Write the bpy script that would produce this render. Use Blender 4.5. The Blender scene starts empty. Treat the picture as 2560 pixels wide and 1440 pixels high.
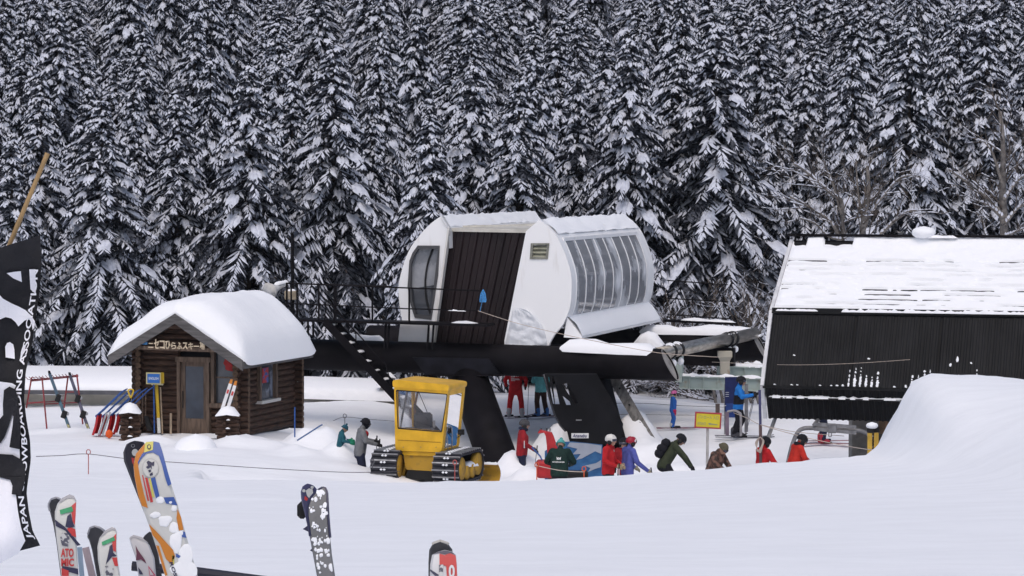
import bpy, bmesh, math, random
import numpy as np
from mathutils import Vector, Matrix, noise

# ---------------------------------------------------------------- camera
F_PX, CAM_Z, HORIZON = 7000.0, 7.7, 435.0
PITCH = math.atan((720 - HORIZON) / F_PX)
scene = bpy.context.scene
cam_data = bpy.data.cameras.new("camera")
cam_data.sensor_width = 36.0
cam_data.lens = 36.0 * F_PX / 2560.0
cam_data.clip_start, cam_data.clip_end = 0.1, 2000.0
cam = bpy.data.objects.new("camera", cam_data)
scene.collection.objects.link(cam)
cam.location = (0, 0, CAM_Z)
cam.rotation_euler = (math.pi / 2 - PITCH, 0, 0)
scene.camera = cam

# ---------------------------------------------------------------- sky, sun, exposure
SUN_EL, SUN_ROT = math.radians(60), math.radians(-172)
world = bpy.data.worlds.new("World")
scene.world = world
world.use_nodes = True
wn = world.node_tree
bg = wn.nodes["Background"]
sky = wn.nodes.new("ShaderNodeTexSky")
sky.sky_type = 'NISHITA'
sky.sun_disc = False
sky.sun_elevation, sky.sun_rotation = SUN_EL, SUN_ROT
sky.air_density, sky.dust_density, sky.ozone_density = 1.0, 4.0, 1.0
# overcast: most of the blue is washed out of the sky
hs = wn.nodes.new("ShaderNodeHueSaturation")
hs.inputs["Saturation"].default_value = 1.0
wn.links.new(sky.outputs[0], hs.inputs["Color"])
wn.links.new(hs.outputs[0], bg.inputs[0])
bg.inputs[1].default_value = 0.14
sun_data = bpy.data.lights.new("sun", 'SUN')
sun_data.energy = 0.6
sun_data.angle = math.radians(70)
sun_data.color = (1.0, 0.97, 0.93)
sun = bpy.data.objects.new("sun", sun_data)
scene.collection.objects.link(sun)
# the sun stands behind and to the left of the camera, as the sky's sun does
sd = Vector((math.sin(SUN_ROT) * math.cos(SUN_EL), math.cos(SUN_ROT) * math.cos(SUN_EL), math.sin(SUN_EL)))
sun.rotation_euler = sd.to_track_quat('Z', 'Y').to_euler()
sun.location = (0, 0, 60)
vs = scene.view_settings
vs.view_transform, vs.look, vs.exposure, vs.gamma = 'Standard', 'None', 0.02, 1.0
vs.use_curve_mapping = False

# ---------------------------------------------------------------- helpers
C = scene.collection
OFF = {}
_CF = Vector((0, math.cos(PITCH), -math.sin(PITCH)))
_CU = Vector((0, math.sin(PITCH), math.cos(PITCH)))
CAM = Vector((0, 0, CAM_Z))

def ray(px, py):
    return _CF + Vector((1, 0, 0)) * ((px - 1280) / F_PX) + _CU * ((720 - py) / F_PX)

def P(px, py, d):
    """world point seen at photo pixel (px, py) when it stands d metres in front"""
    r = ray(px, py)
    return CAM + r * (d / r.y)

def PLANE(px, py, o, n):
    r = ray(px, py)
    return CAM + r * ((o - CAM).dot(n) / r.dot(n))

def V(*a):
    return Vector(a)

def lerp(a, b, t):
    return a + (b - a) * t

def fbm(x, y, z=0.0, o=4):
    return noise.fractal(Vector((x, y, z)), 1.0, 2.0, o)

class MB:
    """collects faces with material slots, then becomes ONE mesh object"""
    def __init__(self, M=None):
        self.v, self.f, self.m, self.s = [], [], [], []
        self.M = M
        self.slot = 0
        self.smooth = False
    def add(self, vs_, fs):
        b = len(self.v)
        if self.M is not None:
            vs_ = [self.M @ Vector(p) for p in vs_]
        self.v.extend([tuple(p) for p in vs_])
        for f in fs:
            self.f.append(tuple(i + b for i in f))
            self.m.append(self.slot)
            self.s.append(self.smooth)
        return self
    def box(self, c, s, R=None, bev=0.0):
        c = Vector(c); x, y, z = s[0] / 2, s[1] / 2, s[2] / 2
        if bev <= 0:
            pts = [(-x, -y, -z), (x, -y, -z), (x, y, -z), (-x, y, -z), (-x, -y, z), (x, -y, z), (x, y, z), (-x, y, z)]
            fs = [(0, 3, 2, 1), (4, 5, 6, 7), (0, 1, 5, 4), (1, 2, 6, 5), (2, 3, 7, 6), (3, 0, 4, 7)]
        else:
            b = min(bev, x * .9, y * .9, z * .9)
            pts, fs = [], []
            for zz, i in ((-z, b), (-z + b, 0), (z - b, 0), (z, b)):
                xx, yy = x - i, y - i
                for (sx, sy) in ((-1, -1), (1, -1), (1, 1), (-1, 1)):
                    pts.append((sx * (xx - b if i == 0 else xx), sy * yy, zz)); pts.append((sx * xx, sy * (yy - b if i == 0 else yy), zz))
            order = []
            for k in range(4):
                o = k * 8
                order.append([o + 1, o + 0, o + 2, o + 3, o + 5, o + 4, o + 6, o + 7])
            for k in range(3):
                for j in range(8):
                    a, b2 = order[k][j], order[k][(j + 1) % 8]
                    fs.append((a, b2, order[k + 1][(j + 1) % 8], order[k + 1][j]))
            fs.append(tuple(reversed(order[0]))); fs.append(tuple(order[3]))
        if R is not None:
            pts = [R @ Vector(p) for p in pts]
        return self.add([Vector(p) + c for p in pts], fs)
    def tube(self, pts, r, n=8, caps=True, up=None):
        pts = [Vector(p) for p in pts]
        rs = r if isinstance(r, (list, tuple)) else [r] * len(pts)
        vs_, fs = [], []
        prev = None
        for i, p in enumerate(pts):
            t = (pts[min(i + 1, len(pts) - 1)] - pts[max(i - 1, 0)])
            t = t.normalized() if t.length > 1e-9 else Vector((0, 0, 1))
            if prev is None:
                u = up if up is not None else (Vector((0, 0, 1)) if abs(t.z) < .95 else Vector((1, 0, 0)))
            else:
                u = prev
            a = t.cross(u)
            a = a.normalized() if a.length > 1e-6 else t.orthogonal().normalized()
            b = a.cross(t).normalized()
            prev = b
            for k in range(n):
                w = 2 * math.pi * k / n
                vs_.append(p + (a * math.cos(w) + b * math.sin(w)) * rs[i])
        for i in range(len(pts) - 1):
            for k in range(n):
                fs.append((i * n + k, i * n + (k + 1) % n, (i + 1) * n + (k + 1) % n, (i + 1) * n + k))
        if caps:
            fs.append(tuple(reversed(range(n))))
            fs.append(tuple(range((len(pts) - 1) * n, len(pts) * n)))
        return self.add(vs_, fs)
    def bar(self, a, b, w, h, up=(0, 0, 1)):
        """rectangular bar from a to b, w across, h along up"""
        a, b = Vector(a), Vector(b)
        t = (b - a).normalized(); u = Vector(up)
        s = t.cross(u)
        s = s.normalized() if s.length > 1e-6 else t.orthogonal().normalized()
        u = s.cross(t)
        pts = [p + s * (sx * w / 2) + u * (sz * h / 2) for p in (a, b) for sx, sz in ((-1, -1), (1, -1), (1, 1), (-1, 1))]
        return self.add(pts, [(3, 2, 1, 0), (4, 5, 6, 7), (0, 1, 5, 4), (1, 2, 6, 5), (2, 3, 7, 6), (3, 0, 4, 7)])
    def prism(self, prof, ext):
        """closed 3-D polygon swept by ext"""
        prof = [Vector(p) for p in prof]; n = len(prof); e = Vector(ext)
        return self.add(prof + [p + e for p in prof],
                        [tuple(reversed(range(n))), tuple(range(n, 2 * n))] + [(i, (i + 1) % n, n + (i + 1) % n, n + i) for i in range(n)])
    def grid(self, rows, closed=False):
        nr, nc = len(rows), len(rows[0])
        fs = []
        for i in range(nr - 1):
            for j in range(nc - 1 + (1 if closed else 0)):
                fs.append((i * nc + j, i * nc + (j + 1) % nc, (i + 1) * nc + (j + 1) % nc, (i + 1) * nc + j))
        return self.add([p for r in rows for p in r], fs)
    def ball(self, c, r, n=10, m=7, R=None, top=1.0, bot=-1.0):
        c = Vector(c); r = Vector(r) if hasattr(r, '__len__') else Vector((r, r, r))
        rows = []
        for i in range(m):
            a = math.asin(lerp(bot, top, i / (m - 1)))
            row = []
            for k in range(n):
                w = 2 * math.pi * k / n
                p = Vector((math.cos(a) * math.cos(w) * r.x, math.cos(a) * math.sin(w) * r.y, math.sin(a) * r.z))
                row.append((R @ p if R is not None else p) + c)
            rows.append(row)
        b = len(self.f)
        self.grid(rows, True)
        return self
    def ridge(self, pts, w, h, n=8, seed=0, wob=.25, drop=0.02, step=None):
        """a snow mound along a line: rounded top, flat bottom, lumpy"""
        pts = [Vector(p) for p in pts]
        L = sum((pts[i + 1] - pts[i]).length for i in range(len(pts) - 1))
        st = step or max(w * .4, .05)
        m = max(4, int(L / st))
        cum = [0]
        for i in range(len(pts) - 1):
            cum.append(cum[-1] + (pts[i + 1] - pts[i]).length)
        rows = []
        for i in range(m + 1):
            s = L * i / m
            k = 0
            while k < len(pts) - 2 and cum[k + 1] < s:
                k += 1
            t = (s - cum[k]) / max(1e-6, cum[k + 1] - cum[k])
            p = pts[k].lerp(pts[k + 1], t)
            d = (pts[k + 1] - pts[k]).normalized()
            sd_ = d.cross(Vector((0, 0, 1)))
            sd_ = sd_.normalized() if sd_.length > 1e-5 else Vector((1, 0, 0))
            e = min(1, (min(i, m - i) / m * L) / max(w * .6, 1e-4))
            e = math.sqrt(max(0.0, 1 - (1 - e) ** 2)) if e < 1 else 1
            e = max(e, .12)
            fn = 1 + wob * fbm(s / max(w, .08) * .9 + seed * 7.3, seed * 3.1)
            row = []
            for j in range(n + 1):
                a = math.pi * j / n
                fj = 1 + wob * .5 * fbm(s / max(w, .08) * 1.3 + seed, a * 1.5, seed * 1.7)
                row.append(p + sd_ * (math.cos(a) * w / 2 * fn * (0.45 + .55 * e)) + Vector((0, 0, math.sin(a) ** .75 * h * fn * fj * e - drop)))
            rows.append(row)
        sm = self.smooth; self.smooth = True
        self.grid(rows)
        self.smooth = sm
        return self
    def build(self, name, mats, parent=None, base=None):
        me = bpy.data.meshes.new(name)
        if parent is not None:
            off = OFF[parent]
        else:
            a = np.array(self.v)
            off = Vector(base) if base is not None else Vector(((a[:, 0].min() + a[:, 0].max()) / 2, (a[:, 1].min() + a[:, 1].max()) / 2, a[:, 2].min()))
        me.from_pydata([(p[0] - off.x, p[1] - off.y, p[2] - off.z) for p in self.v], [], self.f)
        if not isinstance(mats, (list, tuple)):
            mats = [mats]
        for m in mats:
            me.materials.append(m)
        me.polygons.foreach_set("material_index", self.m)
        me.polygons.foreach_set("use_smooth", self.s)
        me.update()
        o = bpy.data.objects.new(name, me)
        C.objects.link(o)
        if parent is not None:
            o.parent = parent
        else:
            o.location = off
        OFF[o] = off
        return o

def tag(o, label=None, cat=None, group=None, kind=None):
    if label: o["label"] = label
    if cat: o["category"] = cat
    if group: o["group"] = group
    if kind: o["kind"] = kind
    return o

def thing(name, loc, label, cat, group=None):
    o = bpy.data.objects.new(name, None)
    o.empty_display_size = .2
    C.objects.link(o)
    o.location = loc
    OFF[o] = Vector(loc)
    return tag(o, label, cat, group)

def dup(root, loc, rz=0, label=None, scale=None):
    r = root.copy(); C.objects.link(r)
    r.location = loc; r.rotation_euler = (0, 0, rz)
    if scale is not None: r.scale = scale
    if label: r["label"] = label
    for ch in root.children:
        c = ch.copy(); C.objects.link(c); c.parent = r
        for g in ch.children:
            d = g.copy(); C.objects.link(d); d.parent = c
    return r

# ---------------------------------------------------------------- materials
MATS = {}
def mat(name, col, rough=.7, metal=0.0, var=0.0, scale=4.0, bump=0.0, bscale=30.0, col2=None, spec=.3, trans=0.0, coords='Object', stretch=None, detail=4.0, lo=.35, hi=.65):
    if name in MATS:
        return MATS[name]
    m = bpy.data.materials.new(name); m.use_nodes = True
    nt = m.node_tree; b = nt.nodes["Principled BSDF"]
    c = tuple(col) + (1,)
    b.inputs["Base Color"].default_value = c
    b.inputs["Roughness"].default_value = rough
    b.inputs["Metallic"].default_value = metal
    b.inputs["Specular IOR Level"].default_value = spec
    if trans: b.inputs["Transmission Weight"].default_value = trans
    tc = nt.nodes.new("ShaderNodeTexCoord")
    src = tc.outputs[coords]
    if stretch:
        mp = nt.nodes.new("ShaderNodeMapping"); mp.inputs["Scale"].default_value = stretch
        nt.links.new(src, mp.inputs[0]); src = mp.outputs[0]
    if var > 0 or col2 is not None:
        nz = nt.nodes.new("ShaderNodeTexNoise"); nz.inputs["Scale"].default_value = scale; nz.inputs["Detail"].default_value = detail
        nt.links.new(src, nz.inputs["Vector"])
        rp = nt.nodes.new("ShaderNodeValToRGB")
        rp.color_ramp.elements[0].position, rp.color_ramp.elements[1].position = lo, hi
        rp.color_ramp.elements[0].color = c if col2 is not None else tuple(x * (1 - var) for x in col) + (1,)
        rp.color_ramp.elements[1].color = (tuple(col2) + (1,)) if col2 is not None else tuple(min(1, x * (1 + var)) for x in col) + (1,)
        nt.links.new(nz.outputs[0], rp.inputs[0]); nt.links.new(rp.outputs[0], b.inputs["Base Color"])
    if bump > 0:
        n2 = nt.nodes.new("ShaderNodeTexNoise"); n2.inputs["Scale"].default_value = bscale; n2.inputs["Detail"].default_value = 5
        nt.links.new(src, n2.inputs["Vector"])
        bp = nt.nodes.new("ShaderNodeBump"); bp.inputs["Strength"].default_value = 1.0; bp.inputs["Distance"].default_value = bump
        nt.links.new(n2.outputs[0], bp.inputs["Height"]); nt.links.new(bp.outputs[0], b.inputs["Normal"])
    MATS[name] = m
    return m

SNOW = mat("snow", (.86, .87, .90), .75, bump=.012, bscale=9, spec=.15)
SNOW_SHADED = mat("snow_on_branches", (.63, .66, .75), .85, col2=(.43, .455, .54), scale=5, lo=.42, hi=.70, spec=.1)  # greyer than open snow: forest shade painted in, plus needles showing through
GROUND = mat("packed_snow", (.86, .87, .90), .7, var=.03, scale=1.2, bump=.022, bscale=3.2, spec=.2, stretch=(.6, 1.5, 1), detail=8, lo=.3, hi=.7)
FLOOR_SHADED = mat("forest_snow", (.62, .64, .70), .9, var=.10, scale=.6)  # snow greyed to carry the shade of the firs
NEEDLE = mat("fir_needles", (.010, .012, .018), .85, col2=(.12, .13, .16), scale=7, lo=.42, hi=.70, spec=.1)
BARK = mat("fir_bark", (.045, .036, .032), .95, var=.4, scale=9, bump=.01, bscale=40)
BARKG = mat("birch_bark", (.17, .155, .145), .9, var=.35, scale=6, bump=.004, bscale=40)
TWIG = mat("twig_bark", (.10, .083, .072), .9, var=.3, scale=5)
BLACK = mat("black_steel", (.0065, .0055, .007), .65, var=.4, scale=1.5, bump=.002, bscale=20, spec=.10)
BROWN = mat("brown_sheet", (.013, .007, .008), .5, var=.3, scale=1.2, stretch=(1, 1, .25))
WHITE = mat("white_shell", (.84, .84, .85), .45, col2=(.60, .57, .53), scale=1.7, stretch=(2.5, 2.5, .45), lo=.58, hi=.98, bump=.003, bscale=3)
STEEL = mat("galvanised_steel", (.33, .33, .34), .45, .8, var=.25, scale=8)
# ================================================================ GROUND
def crest_z(px):
    xs = [-900, 0, 900, 1240, 1500, 1700, 1900, 2000, 2200, 2400, 2700, 4000]
    ys = [1205, 1203, 1207, 1202, 1192, 1176, 1161, 1153, 1138, 1128, 1120, 1100]
    return P(1280, np.interp(px, xs, ys), 60).z

def mound_z(px):
    xs = [2135, 2168, 2208, 2234, 2262, 2286, 2330, 2450, 2560, 2900, 3600]
    ys = [1140, 1136, 1100, 1060, 985, 948, 934, 940, 948, 965, 1050]
    return max(0.0, P(1280, np.interp(px, xs, ys), 60).z - crest_z(px)) if px > 2135 else 0.0

def hermite(a, b, t):
    t = min(1, max(0, (t - a) / (b - a))); return t * t * (3 - 2 * t)

_cp = []
def _c(px, py, d): p = P(px, py, d); _cp.append((p.x, p.y, p.z))
def _w(x, y, z): _cp.append((x, y, z))
for q in ((-700, 1203, 60), (0, 1203, 60), (300, 1200, 60), (600, 1203, 60), (850, 1206, 60), (-700, 1130, 68), (0, 1130, 68), (300, 1122, 69),
          (500, 1125, 69), (700, 1140, 69), (100, 1082, 78.5), (200, 1075, 79), (250, 1088, 74), (450, 1090, 73.5), (600, 1098, 73), (740, 1088, 75.5), (-600, 1075, 80),
          (-600, 1018, 88), (100, 1030, 86), (300, 1028, 86), (500, 1010, 88), (700, 1010, 88), (850, 1000, 88), (960, 1015, 86), (860, 1150, 69)):
    _c(*q)
for x in (-3.0, -1.2, 0.4, 3, 5.5, 8, 12):
    _w(x, 64, .2 if x < 0 else -.45); _w(x, 70, .1 if x < -1 else -.42)
for x in (-3, 0, 3): _w(x, 77, -.28)
_w(6, 78, -.3); _w(9.5, 78, -.35); _w(14, 78, -.3); _w(18, 70, -.2); _w(30, 70, 0); _w(-30, 70, 1.1); _w(-30, 100, .7)
for q in ((1290, 1045, 88.6), (1360, 1045, 88.6), (1520, 1000, 92), (1680, 1080, 83), (1850, 1090, 81), (2060, 1108, 79), (1600, 985, 98), (1760, 990, 98), (1900, 1000, 98), (1300, 960, 98), (2100, 1000, 98)):
    _c(*q)
for x in (-30, -15, 0, 15, 30): _w(x, 101, .25); _w(x, 112, 1.6)
_cp = np.array(_cp)
def _tps():
    n = len(_cp); r = np.hypot(_cp[:, None, 0] - _cp[None, :, 0], _cp[:, None, 1] - _cp[None, :, 1])
    K = np.where(r > 0, r * r * np.log(np.maximum(r, 1e-9)), 0) + np.eye(n) * .4
    A = np.zeros((n + 3, n + 3)); A[:n, :n] = K; A[:n, n] = 1; A[:n, n + 1:] = _cp[:, :2]; A[n, :n] = 1; A[n + 1:, :n] = _cp[:, :2].T
    return np.linalg.solve(A, np.concatenate([_cp[:, 2], [0, 0, 0]]))
_tw = _tps()
def valley(x, y):
    r = np.hypot(_cp[:, 0] - x, _cp[:, 1] - y)
    k = np.where(r > 0, r * r * np.log(np.maximum(r, 1e-9)), 0)
    return float(k @ _tw[:-3] + _tw[-3] + _tw[-2] * x + _tw[-1] * y)
Z25 = P(1280, 1440, 25.5).z

MOUNDS = []   # (x, y, rx, ry, h) heaps of shovelled snow
def heap(px, py_top, d, rx, ry, h):
    MOUNDS.append((P(px, py_top, d).x, d, rx, ry, h))

def gz(x, y):
    """height of the snow surface"""
    px = 1280 + x * F_PX / max(y, 5.0)
    pxc = 1280 + x * F_PX / 60.0
    if y < 25.5:
        zn = lerp(6.25, Z25, y / 25.5) if y > 0 else 6.25 - y * .02
    else:
        zc = crest_z(pxc)
        t = (min(y, 60) - 25.5) / 34.5
        zn = lerp(Z25, zc, t)
        sharp = mound_z(pxc); soft = sharp if sharp <= 0 else (mound_z(pxc) + mound_z(pxc - 60) + mound_z(pxc - 130) + mound_z(pxc - 210) + mound_z(pxc - 300)) / 5
        zn += lerp(soft, sharp, hermite(50, 60, y)) * min(1, max(0, (y - 24) / 36)) * (1 - .3 * hermite(62, 74, y))
        if y > 60: zn -= (y - 60) * (.75 if pxc < 2200 else .35) * (1 if px > 500 else .08)
    if y < 48: z = zn
    else:
        if y < 112:
            xx = max(-30, min(30, x)); z2 = valley(xx, y)
            if y > 100: z2 = lerp(z2, .5 + (y - 100) * .22, hermite(100, 108, y))
        else: z2 = .5 + (y - 100) * .22 + (y - 112) * .02
        if y < 66 and px < 700: z2 = lerp(zn, z2, hermite(56, 66, y))
        k = .12
        a, b = zn, z2
        h = max(k - abs(a - b), 0) / k
        z = max(a, b) + h * h * k * .25
    for (mx, my, rx, ry, mh) in MOUNDS:
        q = ((x - mx) / rx) ** 2 + ((y - my) / ry) ** 2
        if q < 6: z += mh * math.exp(-q ** 1.5 * 1.0) * (1 + .35 * fbm(x * 1.9, y * 1.9, 3.7))
    return z

heap(640, 1100, 71.2, 1.0, .8, .30)     # bank in front of the hut's corner
heap(800, 1060, 72.3, .85, .8, .72)
heap(858, 1110, 70.4, .42, .7, .62)
heap(760, 1110, 70, .7, .9, .22)
heap(370, 1110, 71.3, .55, .4, .16)
heap(1300, 1130, 74.6, .62, .7, .62)      # snow against the left leg
heap(1330, 1150, 72.4, .55, .6, .42)
heap(1585, 1080, 79.8, .75, 1.0, .95)      # snow against the right leg
heap(1625, 1100, 77.8, 1.0, 1.2, .50)
heap(1395, 1080, 79.8, .6, .7, .75)
heap(1700, 1120, 73.5, 1.6, 1.2, .45)
heap(1950, 1130, 73.0, 1.6, 1.0, .30)
heap(140, 1060, 77, 1.2, .7, .12)

def axis(segs):
    out = [segs[0][0]]
    for a, b, s in segs:
        n = max(1, int(round((b - a) / s)))
        out += [a + (b - a) * i / n for i in range(1, n + 1)]
    return out
_xs = axis([(-160, -60, 10), (-60, -20, 2), (-20, 20, .2), (20, 60, 2), (60, 160, 10)])
_ys = axis([(-20, 20, 2), (20, 40, .5), (40, 84, .2), (84, 110, .6), (110, 330, 5)])
_rows = []
for y in _ys:
    row = []
    for x in _xs:
        z = gz(x, y)
        am = .018 if y < 60 else (.055 if y < 100 else .25)
        z += am * fbm(x * .8, y * .55, 1.3) + (.012 * fbm(x * 3, y * 2, 5) if 20 < y < 90 and abs(x) < 20 else 0)
        row.append((x, y, z))
    _rows.append(row)
mb = MB(); mb.smooth = True; mb.grid(_rows)
# forest floor has greyer snow, the shade under the firs put into its colour
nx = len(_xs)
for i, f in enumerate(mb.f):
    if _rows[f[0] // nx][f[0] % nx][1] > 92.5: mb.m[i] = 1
tag(mb.build("snow_ground", [GROUND, FLOOR_SHADED], base=(0, 0, 0)), "packed snow slope falling to the lift queue", None, kind="structure")

# ================================================================ FOREST
def fir_mesh(seed, H, R, bare):
    """three meshes: trunk, needles, snow.  Branches in whorls, each a fan of drooping twigs"""
    rnd = random.Random(seed)
    tr, nd, sn = MB(), MB(), MB()
    tr.smooth = True; sn.smooth = True
    tr.tube([(0, 0, -.6), (0, 0, H * .3), (0, 0, H * .7), (0, 0, H)], [.018 * H, .013 * H, .006 * H, .001 * H], 8)
    nv, nf, sv, sf = nd.v, nd.f, sn.v, sn.f
    def strip(a, b, side, w, hang):
        # a flat spray plus the hanging fringe under it
        i = len(nv); m = a.lerp(b, .55)
        nv.extend([a + side * w * .5, a - side * w * .5, m + side * w * .62, m - side * w * .62, b + side * w * .12, b - side * w * .12,
                   a + V(0, 0, -hang * .5), m + V(0, 0, -hang), b + V(0, 0, -hang * .55), m + V(0, 0, .01), a, b])
        nf.extend([(i, i + 1, i + 3, i + 2), (i + 2, i + 3, i + 5, i + 4), (i + 10, i + 9, i + 7, i + 6), (i + 9, i + 11, i + 8, i + 7)])
    def clump(a, b, side, w, h):
        i = len(sv); up = V(0, 0, h)
        j = [rnd.uniform(.75, 1.25) for _ in range(4)]
        m = a.lerp(b, .5)
        dn = V(0, 0, -.3 * h)
        sv.extend([a.lerp(b, -.06), m + side * w * .5 * j[0] + dn, m - side * w * .5 * j[1] + dn, b.lerp(a, -.05) + dn,
                   a.lerp(b, .22) + up * j[2], a.lerp(b, .72) + up * .8 * j[3], a.lerp(b, .15) + side * w * .38, a.lerp(b, .15) - side * w * .38])
        sf.extend([(i, i + 6, i + 4), (i, i + 4, i + 7), (i + 6, i + 1, i + 5, i + 4), (i + 7, i + 4, i + 5, i + 2), (i + 1, i + 3, i + 5), (i + 2, i + 5, i + 3)])
    z = H * (.10 + .08 * bare)
    lumps = 1 + .0 * H
    while z < H * .985:
        t = z / H
        q = (1 - t)
        Lm = R * 1.18 * (q ** .95) * (1.0 if t > .2 else lerp(.72, 1.0, t / .2)) + .12
        nb = max(4, int(round(lerp(4, 9, min(1, q * 1.5)))))
        a0 = rnd.uniform(0, 6.28)
        for b in range(nb):
            az = a0 + 2 * math.pi * b / nb + rnd.uniform(-.28, .28)
            L = Lm * rnd.uniform(.55, 1.18)
            if rnd.random() < .05: L *= .4
            dirv = V(math.cos(az), math.sin(az), 0); sid = V(-math.sin(az), math.cos(az), 0)
            droop = lerp(.42, .78, q) * rnd.uniform(.7, 1.3); rise = lerp(.22, .04, min(1, q * 1.4))
            zz = z + rnd.uniform(-.12, .12)
            def bp(s): return dirv * (L * s) + V(0, 0, zz + L * (rise * s - droop * s * s))
            tr.slot = 0
            if L > .5:
                tr.smooth = False
                tr.tube([bp(0), bp(.5), bp(.95)], [.022 * L ** .5 + .006, .014 * L ** .5, .004], 3, caps=False)
            dead = t < .34 and rnd.random() < (.14 + .65 * bare * (1 - t / .34))
            loaded = rnd.random() < .94
            heavy = rnd.uniform(.7, 1.35)
            step = .09 if L > 1 else .085
            n = max(3, int(L * .86 / step))
            for k in range(n + 1):
                s = .16 + .84 * k / n
                if dead and rnd.random() < .86: continue
                p = bp(s)
                tang = (bp(min(1, s + .05)) - bp(s - .05)).normalized()
                for sg in (-1, 1):
                    if rnd.random() < .12: continue
                    tl = (L * .21 * (1 - s) ** .8 + .15 + .05 * L ** .5) * rnd.uniform(.5, 1.35)
                    if k == n: tl *= .8
                    tdir = (tang * rnd.uniform(.35, 1.0) + sid * sg * rnd.uniform(.35, 1.0) * (0.35 if k == n else 1) + V(0, 0, rnd.uniform(-.60, -.15))).normalized()
                    e = p + tdir * tl
                    e.z -= .10 * tl
                    sd2 = tdir.cross(V(0, 0, 1)).normalized()
                    w = rnd.uniform(.065, .11)
                    strip(p, e, sd2, w, rnd.uniform(.06, .12))
                    if loaded and rnd.random() < (.36 + .62 * s ** .5) * (.93 if t > .25 else .75):
                        clump(p.lerp(e, .08) + V(0, 0, .012), p.lerp(e, rnd.uniform(.72, 1.0)) + V(0, 0, .012), sd2, w * rnd.uniform(.8, 1.3) * heavy ** .5, rnd.uniform(.04, .07) * heavy)
            if loaded and not dead and L > .9 and rnd.random() < .34:
                # a fat cushion sitting on the spray
                s0 = rnd.uniform(.45, .7); s1 = min(1, s0 + rnd.uniform(.18, .4))
                w = rnd.uniform(.18, .34) * min(1.3, L ** .5)
                for dv in (-.35, 0, .35):
                    clump(bp(s0 + rnd.uniform(-.05, .05)) + sid * w * dv + V(0, 0, .03), bp(s1 + rnd.uniform(-.05, .02)) + sid * w * dv * 1.2 + V(0, 0, .02), sid, w * .62, rnd.uniform(.10, .17))
        z += lerp(.17, .40, min(1, q * 1.25)) * rnd.uniform(.8, 1.2) * (H / 12) ** .5
    # dead sticks low on the trunk
    for k in range(int(10 + 22 * bare)):
        zz = rnd.uniform(.03, .26) * H; az = rnd.uniform(0, 6.28); L = rnd.uniform(.5, 1.9)
        p0 = V(0, 0, zz); p1 = p0 + V(math.cos(az) * L * .5, math.sin(az) * L * .5, .02 * L); p2 = p0 + V(math.cos(az + .1) * L, math.sin(az + .1) * L, -.18 * L)
        tr.tube([p0, p1, p2], [.018, .012, .004], 3, caps=False)
        if rnd.random() < .6:
            clump(p0.lerp(p1, .3), p1.lerp(p2, .6), V(-math.sin(az), math.cos(az), 0), .05, .04)
    # top tuft
    for k in range(10):
        az = k * 2.4; p = V(0, 0, H * (.985 + .0015 * k)); e = p + V(math.cos(az) * .14, math.sin(az) * .14, .05)
        strip(p, e, V(-math.sin(az), math.cos(az), 0), .05, .03)
    out = []
    for m_, nm, mt, smf in ((tr, "trunk", BARK, None), (nd, "crown", NEEDLE, False), (sn, "snow_load", SNOW_SHADED, True)):
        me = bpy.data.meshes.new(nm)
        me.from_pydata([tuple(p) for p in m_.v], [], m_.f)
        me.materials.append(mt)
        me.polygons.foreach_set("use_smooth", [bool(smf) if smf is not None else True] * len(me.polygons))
        me.update()
        out.append((nm, me))
    return out

_spec = [(11, 12, 3.0, .15), (12, 12, 2.7, .5), (13, 12, 3.3, .0), (14, 12, 2.5, .3), (15, 12, 3.1, .7), (16, 9, 2.3, .05), (17, 12, 2.9, .2)]
FIRS = [(fir_mesh(*s), s[1]) for s in _spec]

def fir(px, py, d, kind, label, group, wide=1.0, rz=None):
    ap = P(px, py, d)
    g = gz(ap.x, d)
    H = ap.z - g
    meshes, h0 = FIRS[kind]
    r = thing("fir_tree", (ap.x, d, g - .15), label, "fir tree", group)
    k = (H + .15) / h0
    r.scale = (k ** .6 * wide, k ** .6 * wide, k)
    r.rotation_euler = (rnd_f.uniform(-.02, .02), rnd_f.uniform(-.02, .02), rnd_f.uniform(0, 6.28) if rz is None else rz)
    for nm, me in meshes:
        o = bpy.data.objects.new(nm, me); C.objects.link(o); o.parent = r
    return r

rnd_f = random.Random(5)
FRONT = [  # crowns that can be told apart along the edge of the forest
    (30, 340, 95.5, 3, "slim snowy fir just behind the bamboo pole of the banner", 1.0),
    (255, 245, 96.5, 4, "tall fir with bare dead lower branches left of the log hut", 1.08),
    (440, 215, 98.5, 1, "snowy fir rising behind the left half of the hut roof", 1.0),
    (610, 150, 97.5, 0, "broad snow-laden fir rising behind the hut roof's right half", 1.0),
    (826, 100, 99.5, 2, "tall even snow-laden fir between the hut and the white lift cabin", .98),
    (1075, 292, 95.0, 5, "short fir whose tip ends just left above the white lift cabin", 1.0),
    (1290, 185, 98.5, 6, "snow-laden fir standing directly behind the white lift cabin's roof", 1.0),
    (1575, 80, 99.5, 0, "tall fir behind the glazed right end of the lift cabin", .95),
    (1800, 40, 100.5, 2, "very broad fir between the lift cabin and the black roofed shed", 1.15),
    (2010, 150, 102.5, 1, "fir behind the left bare tree above the shed roof", 1.0),
    (2265, 60, 100.5, 4, "tall fir with bare lower trunk above the middle of the shed roof", 1.05),
    (2480, 40, 101.5, 3, "fir behind the right bare tree at the picture's right edge", 1.1),
]
for (px, py, d, k, lab, w) in FRONT:
    fir(px, py, d, k, lab, "firs along the edge of the forest", w * 1.12)
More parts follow.
